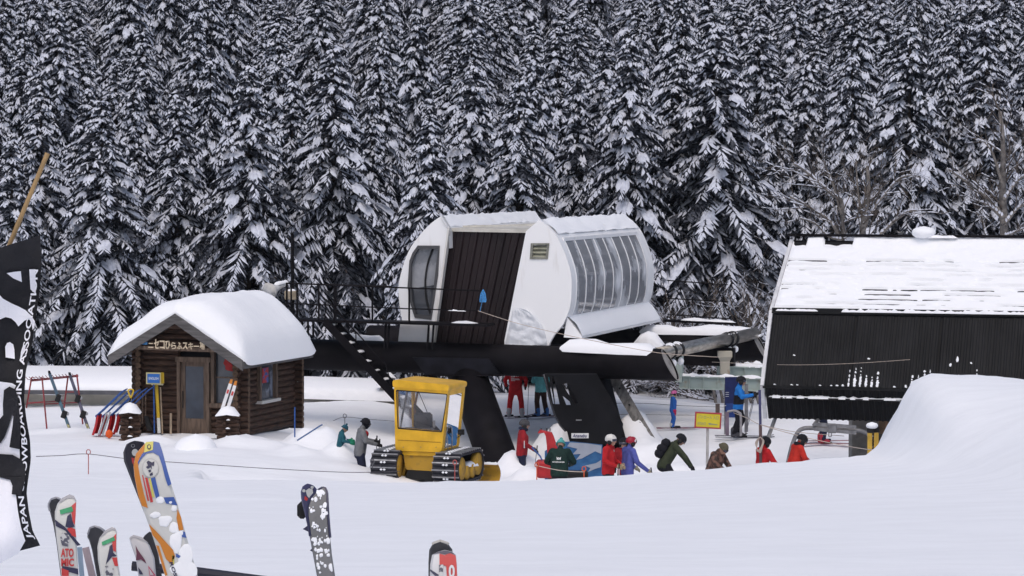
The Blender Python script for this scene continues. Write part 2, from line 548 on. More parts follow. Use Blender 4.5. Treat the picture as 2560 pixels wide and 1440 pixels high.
# second and further ranks: a dense stand on the hillside
_placed = [(P(a[0], a[1], a[2]).x, a[2]) for a in FRONT]
def _free(x, y, r): return all((x - a) ** 2 + ((y - b) * .8) ** 2 > r * r for a, b in _placed)
SECOND = [(90, 190), (340, 230), (520, 130), (720, 190), (930, 230), (1170, 150), (1440, 170), (1690, 120), (1930, 190), (2140, 120), (2380, 130), (2560, 160), (150, 10), (345, 60), (480, 20), (690, 50), (945, 70), (1180, 60), (1400, 60), (1700, -20), (1900, 20), (2140, 0), (2400, -10), (-60, 60), (2620, 30)]
SECOND_LABELS = ["second-row fir right of the bamboo pole's tip", "second-row fir between the two firs left of the hut peak", "second-row fir rising above the middle of the hut roof", "second-row fir just right of the hut roof's tallest fir", "second-row fir between the tall even fir and the short fir",
    "second-row fir above the left half of the white lift cabin", "second-row fir above the right half of the white lift cabin", "second-row fir left of the very broad fir beside the cabin", "second-row fir right of the very broad fir, left of the shed", "second-row fir above the left bare tree's crown",
    "second-row fir above the shed, between the two bare trees", "second-row fir at the right edge behind the right bare tree", "third-row fir high above the banner", "third-row fir high above the red ski rack", "third-row fir high above the hut's left eave", "third-row fir high above the hut's right eave", "third-row fir high above the walkway stairs",
    "third-row fir high above the brown cabin wall", "third-row fir high above the cabin's louvred vent", "third-row fir high above the cross pipe, right of the cabin", "third-row fir high above the gap between cabin and shed", "third-row fir high above the shed's left end", "third-row fir high above the shed's right half", "third-row fir cut by the picture's left edge", "third-row fir cut by the picture's right edge"]
for i, (px, py) in enumerate(SECOND):
    d = (102.5 if i < 12 else 111) + rnd_f.uniform(-1.5, 2)
    _placed.append((P(px, py, d).x, d))
    fir(px, py, d, rnd_f.choice((0, 1, 2, 3, 6)), SECOND_LABELS[i], "firs in the second and third ranks of the forest", rnd_f.uniform(.9, 1.1))
n_back = 0
for tries in range(4000):
    d = rnd_f.uniform(106, 168)
    x = rnd_f.uniform(-.215, .215) * d
    if not _free(x, d, 2.8): continue
    _placed.append((x, d))
    H = rnd_f.uniform(6.2, 10.5)
    g = gz(x, d)
    px = 1280 + x * F_PX / d
    py = HORIZON - (g + H - CAM_Z) * F_PX / d
    fir(px, py, d, rnd_f.choice((0, 0, 1, 2, 5, 6, 5)), "snow-covered fir deep in the dense stand on the hillside", "firs deep in the stand on the hillside", rnd_f.uniform(.85, 1.1))
    n_back += 1
    if n_back >= 215: break
# ================================================================ LIFT STATION
from mathutils.geometry import tessellate_polygon
def frame_dirs(deg):
    a = math.radians(deg)
    return Vector((math.sin(a), math.cos(a), 0)), Vector((math.cos(a), -math.sin(a), 0))

def plate(mb, outer, holes, ext):
    """flat plate with openings, thickness ext"""
    loops = [[Vector(p) for p in outer]] + [[Vector(p) for p in h] for h in holes]
    flat = [p for l in loops for p in l]
    tris = tessellate_polygon(loops)
    n = len(flat); e = Vector(ext)
    fs = [tuple(t) for t in tris] + [tuple(i + n for i in reversed(t)) for t in tris]
    b = 0
    for l in loops:
        m = len(l)
        fs += [(b + i, b + (i + 1) % m, n + b + (i + 1) % m, n + b + i) for i in range(m)]
        b += m
    mb.add(flat + [p + e for p in flat], fs)
    return mb

def smooth_curve(pts, n):
    """Catmull-Rom through points"""
    pts = [Vector(p) for p in pts]; out = []
    m = len(pts) - 1
    for i in range(n + 1):
        s = i / n * m; k = min(int(s), m - 1); t = s - k
        p0, p1, p2, p3 = pts[max(k - 1, 0)], pts[k], pts[k + 1], pts[min(k + 2, m)]
        out.append(.5 * ((2 * p1) + (p2 - p0) * t + (2 * p0 - 5 * p1 + 4 * p2 - p3) * t * t + (3 * p1 - p0 - 3 * p2 + p3) * t ** 3))
    return out

TA, TB = frame_dirs(16.5)
TO = P(1430, 722, 80)
TL = 9.8
def E(px, py, a=0.0):
    """point on the station's end plane (shifted a metres back), from its place in the photo"""
    return PLANE(px, py, TO + TA * a, TA)
UP = Vector((0, 0, 1))

# glass with frost clinging to its upper half
def frosted(name, base, frost, lo, hi, scale, rough=.12):
    m = mat(name, base, rough, spec=.6)
    nt = m.node_tree; b = nt.nodes["Principled BSDF"]
    tc = nt.nodes.new("ShaderNodeTexCoord")
    nz = nt.nodes.new("ShaderNodeTexNoise"); nz.inputs["Scale"].default_value = scale; nz.inputs["Detail"].default_value = 6
    nt.links.new(tc.outputs["Object"], nz.inputs["Vector"])
    rp = nt.nodes.new("ShaderNodeValToRGB"); rp.color_ramp.elements[0].position = lo; rp.color_ramp.elements[1].position = hi
    rp.color_ramp.elements[0].color = tuple(base) + (1,); rp.color_ramp.elements[1].color = tuple(frost) + (1,)
    nt.links.new(nz.outputs[0], rp.inputs[0]); nt.links.new(rp.outputs[0], b.inputs["Base Color"])
    r2 = nt.nodes.new("ShaderNodeMapRange"); r2.inputs[1].default_value = lo; r2.inputs[2].default_value = hi; r2.inputs[3].default_value = rough; r2.inputs[4].default_value = .8
    nt.links.new(nz.outputs[0], r2.inputs[0]); nt.links.new(r2.outputs[0], b.inputs["Roughness"])
    return m
PANE = frosted("acrylic_pane", (.22, .23, .25), (.70, .71, .74), .50, .66, .8)  # grey base lightened to stand in for reflected sky
GLASS = mat("dark_glass", (.05, .055, .065), .08, spec=.7, var=.3, scale=2)
BEIGE = mat("beige_panel", (.55, .53, .48), .7, var=.12, scale=3)
RUBBER = mat("black_rubber", (.015, .015, .016), .8)
GALV = mat("dull_grey_metal", (.20, .20, .21), .6, .3, var=.25, scale=6)
PALEGREEN = mat("pale_green_paint", (.36, .43, .41), .6, col2=(.30, .25, .19), scale=5, lo=.56, hi=.80)
CHROME = mat("worn_pipe_steel", (.36, .33, .29), .33, .85, var=.3, scale=3, stretch=(1, 1, 5))
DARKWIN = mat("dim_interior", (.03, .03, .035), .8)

st = thing("lift_station", TO + V(0, 0, -8), "white barrel-shaped lift cabin raised on black steel beams and legs", "ski lift")
OFF[st] = Vector(st.location)

# ---- right half of the cabin
r_out = [(1349, 549), (1389, 587), (1414, 639), (1427, 684), (1429, 722), (1424, 771), (1407, 812)]
curve = smooth_curve([E(*p) for p in r_out], 24)
mb = MB()
plate(mb, [E(1315, 578)] + curve + [E(1385, 838), E(1374, 858), E(1368, 882), E(1261, 877), E(1261, 851)], [[E(1330, 611), E(1370, 611), E(1366, 645), E(1327, 645)]], TA * .14)
mb.build("end_wall", WHITE, st)
vent = MB(); vent.slot = 0
plate(vent, [E(1327, 608, -.03), E(1373, 608, -.03), E(1369, 648, -.03), E(1324, 648, -.03)], [[E(1333, 613, -.03), E(1367, 613, -.03), E(1364, 643, -.03), E(1330, 643, -.03)]], TA * .1)
vo = vent.build("vent", mat("vent_frame", (.20, .20, .17), .6, var=.3), st)
for i in range(3):
    y = 614 + i * 10
    MB().add([E(1333 - i, y + 9, -.015), E(1366 - i, y + 9, -.015), E(1366 - i, y, .07), E(1333 - i, y, .07), E(1333 - i, y + 10, .0), E(1366 - i, y + 10, .0), E(1366 - i, y + 1, .085), E(1333 - i, y + 1, .085)],
             [(0, 1, 2, 3), (4, 7, 6, 5), (0, 4, 5, 1), (3, 2, 6, 7), (1, 5, 6, 2), (0, 3, 7, 4)]).build("louvre_slat", mat("louvre", (.26, .26, .20), .5, var=.3), vo)
mb = MB(); mb.smooth = True
i0, i1 = 5, 22     # glazing span along the curve
roof = [E(1315, 578)] + curve[:i0 + 1]
mb.grid([[p + TA * a for p in roof] for a in (.14, TL * .5, TL)])
mb.grid([[p + TA * a - UP * .12 for p in roof] for a in (.14, TL * .5, TL)])
mb.build("roof", WHITE, st)
cen = E(1290, 730)
nrm = lambda p: (p - cen).normalized()
a0, a1, npane = .55, TL - .75, 8
for k in range(npane):
    s0, s1 = lerp(a0, a1, k / npane), lerp(a0, a1, (k + 1) / npane)
    m_ = MB(); m_.smooth = True
    seg = curve[i0:i1 + 1]
    m_.grid([[p + TA * s for s in (s0 + .03, s1 - .03)] for p in seg])
    m_.grid([[p - nrm(p) * .02 + TA * s for s in (s1 - .03, s0 + .03)] for p in seg])
    m_.build("pane", PANE, st)
for k in range(npane + 1):
    s = lerp(a0, a1, k / npane)
    m_ = MB()
    seg = curve[i0:i1 + 1]
    m_.grid([[p + TA * (s - .04) - nrm(p) * .03, p + TA * (s - .03) + nrm(p) * .016, p + TA * (s + .03) + nrm(p) * .016, p + TA * (s + .04) - nrm(p) * .03] for p in seg], True)
    m_.build("rib", WHITE, st)
m_ = MB()
for c_ in (curve[i0], curve[i1]):
    m_.bar(c_ + TA * (a0 - .1), c_ + TA * (a1 + .1), .09, .10)
m_.build("glazing_rail", WHITE, st)
m_ = MB(); m_.smooth = True
m_.grid([[p + TA * s for s in (.14, a0 - .02)] for p in curve[i0:i1 + 1]])
m_.build("side_strip", WHITE, st)
m_ = MB(); m_.smooth = True
m_.grid([[p + TA * s + nrm(p) * .02 for s in (a1 + .02, TL)] for p in curve[i0:i1 + 1]])
m_.build("side_strip", WHITE, st)
m_ = MB()
plate(m_, [E(1315, 578, TL)] + [p + TA * TL + nrm(p) * .02 for p in curve] + [E(1261, 877) + TA * TL], [], TA * .12)
m_.build("end_frame", WHITE, st)
m_ = MB()
e0, e1 = curve[i1], E(1452, 842, .0)
lo = E(1407, 822)
m_.prism([e0 + TA * .1, e1 + TA * .1, e1 + TA * .1 - UP * .06, lo + TA * .1 - UP * .25], TA * (TL - .1))
m_.build("apron", WHITE, st)
m_ = MB(); m_.smooth = True
rows = []
for i in range(40):
    s = lerp(.15, TL - .05, i / 39)
    row = []
    for j in range(9):
        t = j / 8
        p = e0.lerp(e1, t) + TA * s + UP * (.02 + .10 * math.sin(math.pi * min(1, t * .98 + .02)) ** .6 * (1 + .5 * fbm(s * 1.7, t * 3, 2)))
        row.append(p)
    rows.append(row)
m_.grid(rows)
m_.build("apron_snow", SNOW, st)
# thin crust of snow on the right roof
m_ = MB(); m_.smooth = True
rows = []
for i in range(60):
    s = lerp(.2, TL, i / 59); row = []
    for j in range(9):
        t = j / 8
        p = curve[0].lerp(curve[i0], t) if t > .0 else curve[0]
        p = curve[int(t * (i0 - 1))] .lerp(curve[int(t * (i0 - 1)) + 1], (t * (i0 - 1)) % 1)
        hgt = .05 * fbm(s * 1.1, t * 2.2, 9) + .035 + (.05 * max(0, fbm(s * 3, 4)) if j == 0 else 0)
        row.append(p + TA * s + nrm(p) * hgt)
    rows.append(row)
m_.grid(rows); m_.build("roof_snow", SNOW, st)
# ice and snow plastered on the foot
m_ = MB(); m_.smooth = True
rows = []
for i in range(26):
    row = []
    for j in range(22):
        u, v = j / 21, i / 25
        left = lerp(1283, 1258, v); right = lerp(1300 + 75 * v ** .5, 1369, v)
        px, py = lerp(left, right, u), lerp(770, 884, v)
        th = (.03 + .16 * v * (1 - abs(u - .35)) + .07 * fbm(u * 6, v * 7, 3)) * (1 if 0 < i < 25 and 0 < j < 21 else 0)
        row.append(E(px, py, -max(-.02, th)))
    rows.append(row)
m_.grid(rows); m_.build("ice_crust", mat("rimed_ice", (.66, .68, .72), .55, bump=.03, bscale=7), st)
rr = random.Random(3)
for k in range(16):
    px = rr.uniform(1268, 1366); p = E(px, 879, rr.uniform(-.1, .1)); L = rr.uniform(.1, .3)
    MB().tube([p, p - UP * L * .5, p - UP * L], [.022, .013, .002], 5).build("icicle", mat("ice", (.6, .65, .72), .15, trans=.5), st)

# ---- left half of the cabin
l_out = [(1104, 539), (1069, 566), (1027, 618), (1005, 674), (997, 715), (998, 757), (1005, 799)]
lcurve = smooth_curve([E(*p) for p in l_out], 24)
win = [E(*p) for p in ((1046, 618), (1098, 618), (1092, 690), (1078, 795), (1039, 790), (1030, 758), (1024, 715), (1027, 656), (1034, 636))]
m_ = MB()
plate(m_, lcurve + [E(1001, 807), E(994, 866), E(1071, 870), E(1083, 871), E(1124, 569)], [win], TA * .14)
m_.build("end_wall", WHITE, st)
m_ = MB(); m_.smooth = True
m_.grid([[p + TA * a for p in lcurve] for a in (.14, TL)])
m_.smooth = False
m_.grid([[p + TA * a for p in (E(1104, 539), E(1124, 569))] for a in (-.06, TL)])
m_.grid([[p + TA * a - UP * .1 for p in (E(1104, 539), E(1124, 569))] for a in (-.06, TL)])
m_.grid([[E(1124, 569) + TA * a - UP * q for q in (0, .1, .6)] for a in (-.06, TL)])
m_.build("roof", WHITE, st)
m_ = MB(); m_.smooth = True
rows = []
for i in range(70):
    s = lerp(.1, TL, i / 69)
    rows.append([E(1104, 539).lerp(E(1124, 569), t) + TA * s + UP * (.02 + max(-.03, .05 * fbm(s * 1.6, t * 2.5, 4))) for t in (0.02, .25, .5, .75, .97)])
m_.grid(rows); m_.build("roof_snow", SNOW, st)
m_ = MB()
plate(m_, [p - (p - E(1060, 705)).normalized() * -.05 - TA * .05 for p in win], [[p - (p - E(1060, 705)).normalized() * .05 - TA * .05 for p in win]], TA * .10)
wf = m_.build("window_frame", mat("window_gasket", (.07, .07, .075), .6), st)
m_ = MB(); plate(m_, [p + TA * .09 for p in win], [], TA * .02)
wp = m_.build("window_pane", frosted("smeared_glass", (.16, .17, .19), (.36, .37, .40), .4, .7, 1.6, .1), st)
m_ = MB()
mid = smooth_curve([E(*p) for p in ((1082, 618), (1069, 655), (1062, 700), (1064, 745), (1074, 785))], 10)
m_.tube([p + TA * .05 for p in mid], .028, 6)
m_.build("mullion", RUBBER, st)
m_ = MB(); plate(m_, [p + TA * .07 for p in (E(1026, 722), E(1089, 712), E(1078, 793), E(1040, 789), E(1031, 758))], [], TA * .015)
m_.build("lower_pane", GLASS, st)
m_ = MB(); plate(m_, [E(1000, 812, -.06), E(1073, 812, -.06), E(1071, 869, -.06), E(994, 866, -.06)], [], TA * .06)
m_.build("skirt_panel", mat("skirt_white", (.66, .66, .67), .5, var=.06, scale=2), st)
m_ = MB(); m_.bar(E(1124, 569, -.03), E(1083, 871, -.03), .05, .22, TA)
m_.build("corner_post", mat("stained_white", (.66, .64, .61), .5, col2=(.42, .33, .25), scale=3, lo=.6, hi=.85), st)

# ---- brown sheet wall between the halves, five ribbed sheets
tl, tr_, bl, br = E(1122, 574, .3), E(1330, 580, .3), E(1080, 880, .3), E(1256, 880, .3)
NB = 6
for k in range(NB):
    t0, t1 = k / NB, (k + 1) / NB
    q = [tl.lerp(tr_, t0), tl.lerp(tr_, t1), bl.lerp(br, t1), bl.lerp(br, t0)]
    m_ = MB()
    prof = [(0, 0), (.07, .07), (.15, .07), (.22, 0), (.58, 0), (.61, .02), (.64, 0), (1, 0)]
    m_.grid([[q[0].lerp(q[1], u) - TA * h for u, h in prof], [q[3].lerp(q[2], u) - TA * h for u, h in prof]])
    m_.grid([[q[0].lerp(q[1], u) - TA * (h - .015) for u, h in reversed(prof)], [q[3].lerp(q[2], u) - TA * (h - .015) for u, h in reversed(prof)]])
    m_.build("wall_sheet", BROWN, st)
m_ = MB()
m_.add([E(1122, 570, .2), E(1338, 574, .2), E(1338, 574, .2) + TA * TL, E(1122, 570, .2) + TA * TL] + [p - UP * .1 for p in (E(1122, 570, .2), E(1338, 574, .2), E(1338, 574, .2) + TA * TL, E(1122, 570, .2) + TA * TL)],
       [(0, 1, 2, 3), (7, 6, 5, 4), (0, 4, 5, 1), (1, 5, 6, 2), (2, 6, 7, 3), (3, 7, 4, 0)])
m_.build("middle_roof", BEIGE, st)
m_ = MB()
for s in (.5, 1.2, 1.9): m_.bar(E(1150 + s * 16, 566, s), E(1340, 562, s), .1, .05)
m_.build("roof_batten", BEIGE, st)
# dark floor tray under the brown wall, with snow lodged in it
m_ = MB(); m_.prism([E(1083, 868, -.1), E(1258, 868, -.1), E(1262, 905, -.1), E(1080, 905, -.1)], TA * 3)
m_.build("floor_tray", BLACK, st)

# ---- walkway, railings and stairs
SP = -1.0
def W_(px, py, a=0.0): return E(px, py, SP + a)
m_ = MB()
m_.prism([W_(714, 797), W_(1216, 811), W_(1216, 817), W_(714, 803)], TA * .85)
wk = m_.build("walkway_deck", BLACK, st)
for px in (717, 743, 797, 836, 931, 1023):
    y0 = lerp(708, 728, (px - 715) / 500); y1 = lerp(799, 812, (px - 715) / 500)
    MB().bar(W_(px, y0), W_(px, y1), .045, .045, TA).build("railing_post", BLACK, st)
MB().tube([W_(715, 708), W_(1023, 720), W_(1207, 727)], .024, 6).build("top_rail", BLACK, st)
MB().tube([W_(715, 758), W_(1023, 772), W_(1200, 777)], .02, 6).build("middle_rail", BLACK, st)
m_ = MB(); m_.tube([W_(715, 708, .85), W_(980, 716, .85)], .022, 6); m_.build("top_rail", BLACK, st)
for px in (728, 840): MB().bar(W_(px, 709, .85), W_(px, 803, .85), .04, .04, TA).build("railing_post", BLACK, st)
for px, y in ((755, 803), (770, 803), (783, 803), (847, 806), (965, 808), (973, 808), (1072, 812), (1084, 812)):
    MB().bar(W_(px, y, .3), W_(px - (4 if px > 900 else 0), y + (62 if px > 900 else 40), .3), .05, .05, TA).build("deck_strut", BLACK, st)
m_ = MB()
m_.ridge([W_(1098, 811, .35), W_(1150, 812, .35), W_(1212, 814, .35)], .6, .14, seed=4, wob=.7)
m_.ridge([W_(845, 803, .4), W_(880, 804, .4)], .5, .06, seed=6)
m_.ridge([W_(745, 799, .4), W_(775, 800, .4)], .5, .05, seed=7)
m_.ridge([W_(1120, 775, 0), W_(1165, 777, 0)], .05, .04, seed=8, wob=.5)
m_.build("walkway_snow", SNOW, st)
sA, sB = W_(812, 803, -.05), W_(1112, 1125, -.05)
for off in (0.0, .62):
    MB().bar(sA + TA * off, sB + TA * off, .05, .22, UP).build("stringer", BLACK, st)
for k in range(14):
    t = (k + .6) / 14
    p = sA.lerp(sB, t)
    tr0 = MB().box(p + TA * .31 + UP * .02, (.27, .56, .03), Matrix.Rotation(math.radians(-16.5), 3, 'Z')).build("tread", BLACK, st)
    MB().ridge([p + TA * .06 + UP * .035, p + TA * .56 + UP * .035], .2, .07, seed=k, wob=.5).build("tread_snow", SNOW, tr0)
h0, h1 = W_(815, 748, -.05), W_(965, 912, -.05)
MB().tube([W_(812, 800, -.05), h0, h1, h1 + (sB - sA) * .05 - UP * .5], .02, 6).build("handrail", BLACK, st)
for t in (.5,): MB().tube([h0.lerp(h1, t), h0.lerp(h1, t) - UP * .75], .018, 6).build("railing_post", BLACK, st)

# ---- carrying beams, legs
def beam(cl, cr, rad, cut, name):
    """big tube whose right end is cut slantwise"""
    n = 28; d = (cr - cl).normalized(); sd_ = d.cross(UP).normalized(); up = sd_.cross(d)
    m_ = MB(); m_.smooth = True
    rows = []
    for e, p in ((0, cl), (1, cr)):
        rows.append([p + sd_ * math.cos(2 * math.pi * k / n) * rad + up * math.sin(2 * math.pi * k / n) * rad + d * (0 if e == 0 else -cut * math.sin(2 * math.pi * k / n)) for k in range(n)])
    m_.grid(rows, True)
    m_.smooth = False
    m_.add(rows[0], [tuple(range(n))])
    o = m_.build(name, BLACK, st)
    f = MB()
    c_ = sum(rows[1], Vector()) / n
    f.grid([rows[1], [c_.lerp(p, .90) for p in rows[1]]], True)
    f.add([c_.lerp(p, .90) - d * .05 for p in rows[1]], [tuple(range(n))])
    f.build("cut_face", mat("pale_cut_steel", (.30, .28, .26), .6, var=.3, scale=3), o)
    return rows
nb_l, nb_r = E(560, 880, -.1), E(1676, 912, -.1)
beam(nb_l, nb_r, .455, .25, "main_beam")
fb_l, fb_r = E(1000, 880, .0) + TA * 9.2, PLANE(1902, 866, TO + TA * 9.2, TA)
fb_l = fb_r - TB * 13
beam(fb_l, fb_r, .47, .25, "rear_beam")
m_ = MB()
for s in (1.2, 3.6):
    m_.bar(fb_r - TB * (s + 1.6) - UP * .1, fb_r - TB * (s + 1.6) - TA * 9.0 - UP * .12, .35, .5)
m_.bar(fb_r - TB * .2 - TA * 3 - UP * .15, fb_r - TB * 8 - TA * 3 - UP * .15, .3, .55)
m_.build("cross_girder", BLACK, st)
m_ = MB()
q = lambda px, y, a=-.1: E(px, y, a)
m_.ridge([q(1392, 868), q(1470, 871), q(1550, 876), q(1600, 877), q(1655, 880)], .86, .34, seed=2, wob=.35, drop=.10)
m_.build("beam_snow", SNOW, st)
m_ = MB()
m_.ridge([q(838, 858, .2), q(900, 860, .2), q(975, 864, .2)], .8, .40, seed=5, wob=.3, drop=.05)
m_.build("beam_snow", SNOW, st)
m_ = MB()
m_.ridge([fb_r - TB * 4 + UP * .42, fb_r - TB * 2.2 + UP * .42, fb_r - TB * .6 + UP * .44, fb_r + TB * .02 + UP * .40], .8, .26, seed=9, wob=.3, drop=.08)
m_.ridge([fb_r - TB * 3.4 - TA * 3 + UP * .14, fb_r - TB * 2.4 - TA * 3 + UP * .14], .9, .5, seed=12, wob=.25)
m_.build("rear_snow", SNOW, st)
pa, pb = E(1640, 886, .2), PLANE(1886, 834, TO + TA * 9.2, TA)
m_ = MB(); m_.smooth = True
m_.tube([pa, pb], .19, 20)
pipe = m_.build("cross_pipe", CHROME, st)
for t in (.13, .2, .70, .755):
    p = pa.lerp(pb, t); d = (pb - pa).normalized()
    m_ = MB(); m_.smooth = True
    m_.tube([p - d * .07, p + d * .07], .225, 18)
    m_.tube([p - UP * .2, p - UP * .34], [.05, .09], 8)
    m_.build("clamp", RUBBER, pipe)
    MB().ridge([p - d * .14 + UP * .18, p + d * .14 + UP * .18], .3, .09 if t < .3 else .03, seed=int(t * 50), wob=.4).build("clamp_snow", SNOW, pipe)
    MB().ball(p - UP * .33 + TB * .1, (.1, .1, .12), 8, 6).build("clamp_snow", SNOW, pipe)
# bracket under the main beam and left leg
m_ = MB(); m_.prism([E(1030, 893, -.62), E(1222, 897, -.62), E(1248, 936, -.62), E(1062, 936, -.62)], TA * 1.2)
m_.build("leg_bracket", mat("bluish_black_steel", (.009, .009, .013), .6, var=.4, scale=3, spec=.12), st)
m_ = MB(); m_.smooth = True
lt, lb = E(1166, 932, .1), P(1264, 1205, 76.6)
m_.tube([lt, lb], [.56, .56], 24); m_.build("leg", BLACK, st)
MB().bar(E(1085, 938, -.66), E(1258, 938, -.66), .4, .03).build("bracket_flange", BLACK, st)
m_ = MB(); m_.smooth = True
m_.tube([E(1466, 930, .6), P(1513, 1130, 78.6)], [.62, .66], 28); m_.build("leg", BLACK, st)
# curved guard plate with slots on the right leg
gp = lambda px, py: P(px, py, 77.85)
m_ = MB()
outer = [gp(*p) for p in ((1361, 935), (1368, 960), (1377, 1000), (1388, 1035), (1402, 1062), (1418, 1080), (1424, 1104), (1505, 1111), (1552, 1108), (1558, 1060), (1530, 1000), (1492, 935))]
holes = [[gp(*p) for p in h] for h in (((1380, 940), (1384, 940), (1399, 1011), (1388, 1011)), ((1406, 962), (1418, 957), (1446, 1010), (1438, 1011)), ((1407, 990), (1424, 1004), (1427, 1013), (1416, 1013)), ((1370, 942), (1373, 942), (1386, 1010), (1383, 1010)))]
plate(m_, outer, holes, V(0, .12, 0))
gd = m_.build("guard_plate", mat("glossy_black_paint", (.006, .006, .0075), .5, var=.35, scale=2, spec=.14), st)
m_ = MB(); m_.smooth = True
m_.tube([gp(*p) - V(0, .06, 0) for p in ((1359, 935), (1366, 960), (1375, 1000), (1386, 1035), (1400, 1062), (1414, 1078))], .03, 8)
m_.build("guard_tube", mat("bright_edge_tube", (.05, .05, .055), .25, .5), gd)
m_ = MB(); m_.box(gp(1450, 1089) - V(0, .03, 0), (.48, .03, .14)); pl = m_.build("name_plate", mat("plate_white", (.62, .62, .62), .6, var=.1), gd)
m_ = MB(); m_.box(gp(1447, 1050) - V(0, .02, 0), (.16, .03, .022)); m_.build("latch", STEEL, gd)
# grey plank with bolts beside the leg
k0, k1 = P(1531, 940, 80.3), P(1632, 1112, 78.8)
m_ = MB(); m_.bar(k0, k1, .30, .07, V(0, -1, 0)); pk = m_.build("side_plank", mat("weathered_grey_plank", (.16, .155, .15), .8, var=.35, scale=3, stretch=(4, 4, .6), bump=.004), st)
for t in (.18, .42, .68, .88):
    p = k0.lerp(k1, t); MB().tube([p - V(0, .03, 0), p - V(0, .09, 0)], .03, 8).build("bolt", RUBBER, pk)
# pale green girders and posts at the far right of the station
gr = lambda px, py: P(px, py, 83.5)
for (x0, y0, x1, y1, hh, d) in ((1698, 955, 1912, 962, .36, 83.5), (1792, 928, 1915, 931, .30, 85.5)):
    a_, b_ = P(x0, y0, d), P(x1, y1, d)
    m_ = MB(); m_.bar(a_, b_, .06, hh); m_.bar(a_ + UP * hh / 2, b_ + UP * hh / 2, .26, .03); m_.bar(a_ - UP * hh / 2, b_ - UP * hh / 2, .26, .03)
    g_ = m_.build("girder", PALEGREEN, st)
    n = 6 if x0 < 1750 else 3
    for k in range(n):
        p = a_.lerp(b_, (k + .7) / n); MB().box(p - V(0, .08, 0), (.02, .1, hh)).build("stiffener", PALEGREEN, g_)
    m_ = MB(); m_.ridge([a_ + UP * (hh / 2 + .015), b_ + UP * (hh / 2 + .015)], .24, .09 if x0 < 1750 else .16, seed=int(x0), wob=.6); m_.build("girder_snow", SNOW, g_)
MB().bar(P(1698, 890, 83.5), P(1698, 955, 83.5), .22, .22, TA).build("girder_post", PALEGREEN, st)
m_ = MB()
for (y0, y1, w0, w1) in ((878, 892, .42, .42), (892, 902, .40, .28), (902, 935, .28, .28)):
    for sgn in (0,):
        c0, c1 = P(1812, y0, 84.5), P(1812, y1, 84.5)
        m_.add([c0 + V(sx * w0 / 2, sy * w0 / 2, 0) for sx, sy in ((-1, -1), (1, -1), (1, 1), (-1, 1))] + [c1 + V(sx * w1 / 2, sy * w1 / 2, 0) for sx, sy in ((-1, -1), (1, -1), (1, 1), (-1, 1))],
               [(0, 1, 2, 3), (4, 7, 6, 5), (0, 4, 5, 1), (1, 5, 6, 2), (2, 6, 7, 3), (3, 7, 4, 0)])
m_.build("pipe_support", mat("cream_rusted", (.45, .42, .35), .7, col2=(.25, .14, .08), scale=4, lo=.6, hi=.8), st)
# rear walkway and its railing, right of the cabin
m_ = MB()
rw = lambda px, py: P(px, py, 90.5)
m_.bar(rw(1660, 801), rw(1840, 809), .6, .07); m_.build("rear_walkway", BLACK, st)
for y0, y1 in ((701, 712), (746, 754), (786, 798)):
    MB().tube([rw(1668, y0), rw(1820 if y0 < 760 else 1838, y1)], .02, 5).build("rear_rail", BLACK, st)
for x0, y0, x1, y1 in ((1690, 702, 1735, 800), (1790, 712, 1830, 806), (1835, 790, 1838, 812)):
    MB().tube([rw(x0, y0), rw(x1, y1)], .016, 5).build("rear_brace", BLACK, st)
MB().ridge([rw(1700, 800), rw(1840, 806)], .4, .10, seed=31, wob=.7).build("rear_walkway_snow", SNOW, st)

# loose things hanging on the station
m_ = MB()
rr = random.Random(8)
kp = W_(1208, 724, -.05)
for k in range(16):
    a = rr.uniform(0, 6.28); w = rr.uniform(.02, .13)
    m_.tube([kp, kp + V(math.cos(a) * w * .7, math.sin(a) * w * .5, -.12), kp + V(math.cos(a) * w, math.sin(a) * w * .6, -.26 - rr.uniform(0, .09)), kp + V(math.cos(a) * w * .8, math.sin(a) * w, -.36)], .012, 4)
m_.tube([kp, kp + V(-.02, -.02, -.3), W_(1200, 778, -.03)], .008, 4)
tag(m_.build("rope_bundle", mat("blue_rope", (.08, .30, .62), .8, var=.3, scale=30)), "bundle of bright blue rope hung on the walkway railing", "rope")
# loudspeaker horn and lamp box on a dark pole behind the hut
lp = P(731, 640, 83)
tmb = thing("loudspeaker_pole", V(lp.x, lp.y, .4), "dark pole with a grey horn loudspeaker and a box lamp behind the hut", "loudspeaker")
MB().tube([V(lp.x, lp.y, .2), P(731, 590, 83)], [.06, .05], 8).build("pole", BLACK, tmb)
m_ = MB(); m_.smooth = True
hs_, he = P(718, 708, 82.9), P(673, 728, 82.2); dd = (he - hs_)
m_.tube([hs_, hs_ + dd * .45, hs_ + dd * .7, hs_ + dd * .9, he], [.06, .075, .13, .22, .26], 16)
hn = m_.build("horn", mat("horn_grey", (.55, .54, .53), .6, var=.15), tmb)
MB().ridge([hs_ + UP * .05, hs_ + dd * .7 + UP * .12], .16, .08, seed=41).build("horn_snow", SNOW, hn)
m_ = MB(); m_.box(P(727, 738, 82.7), (.36, .3, .27), bev=.03); lb_ = m_.build("lamp_box", mat("tan_box", (.36, .30, .22), .6, var=.2), tmb)
MB().ridge([P(716, 726, 82.7), P(740, 726, 82.7)], .28, .07, seed=43).build("lamp_snow", SNOW, lb_)
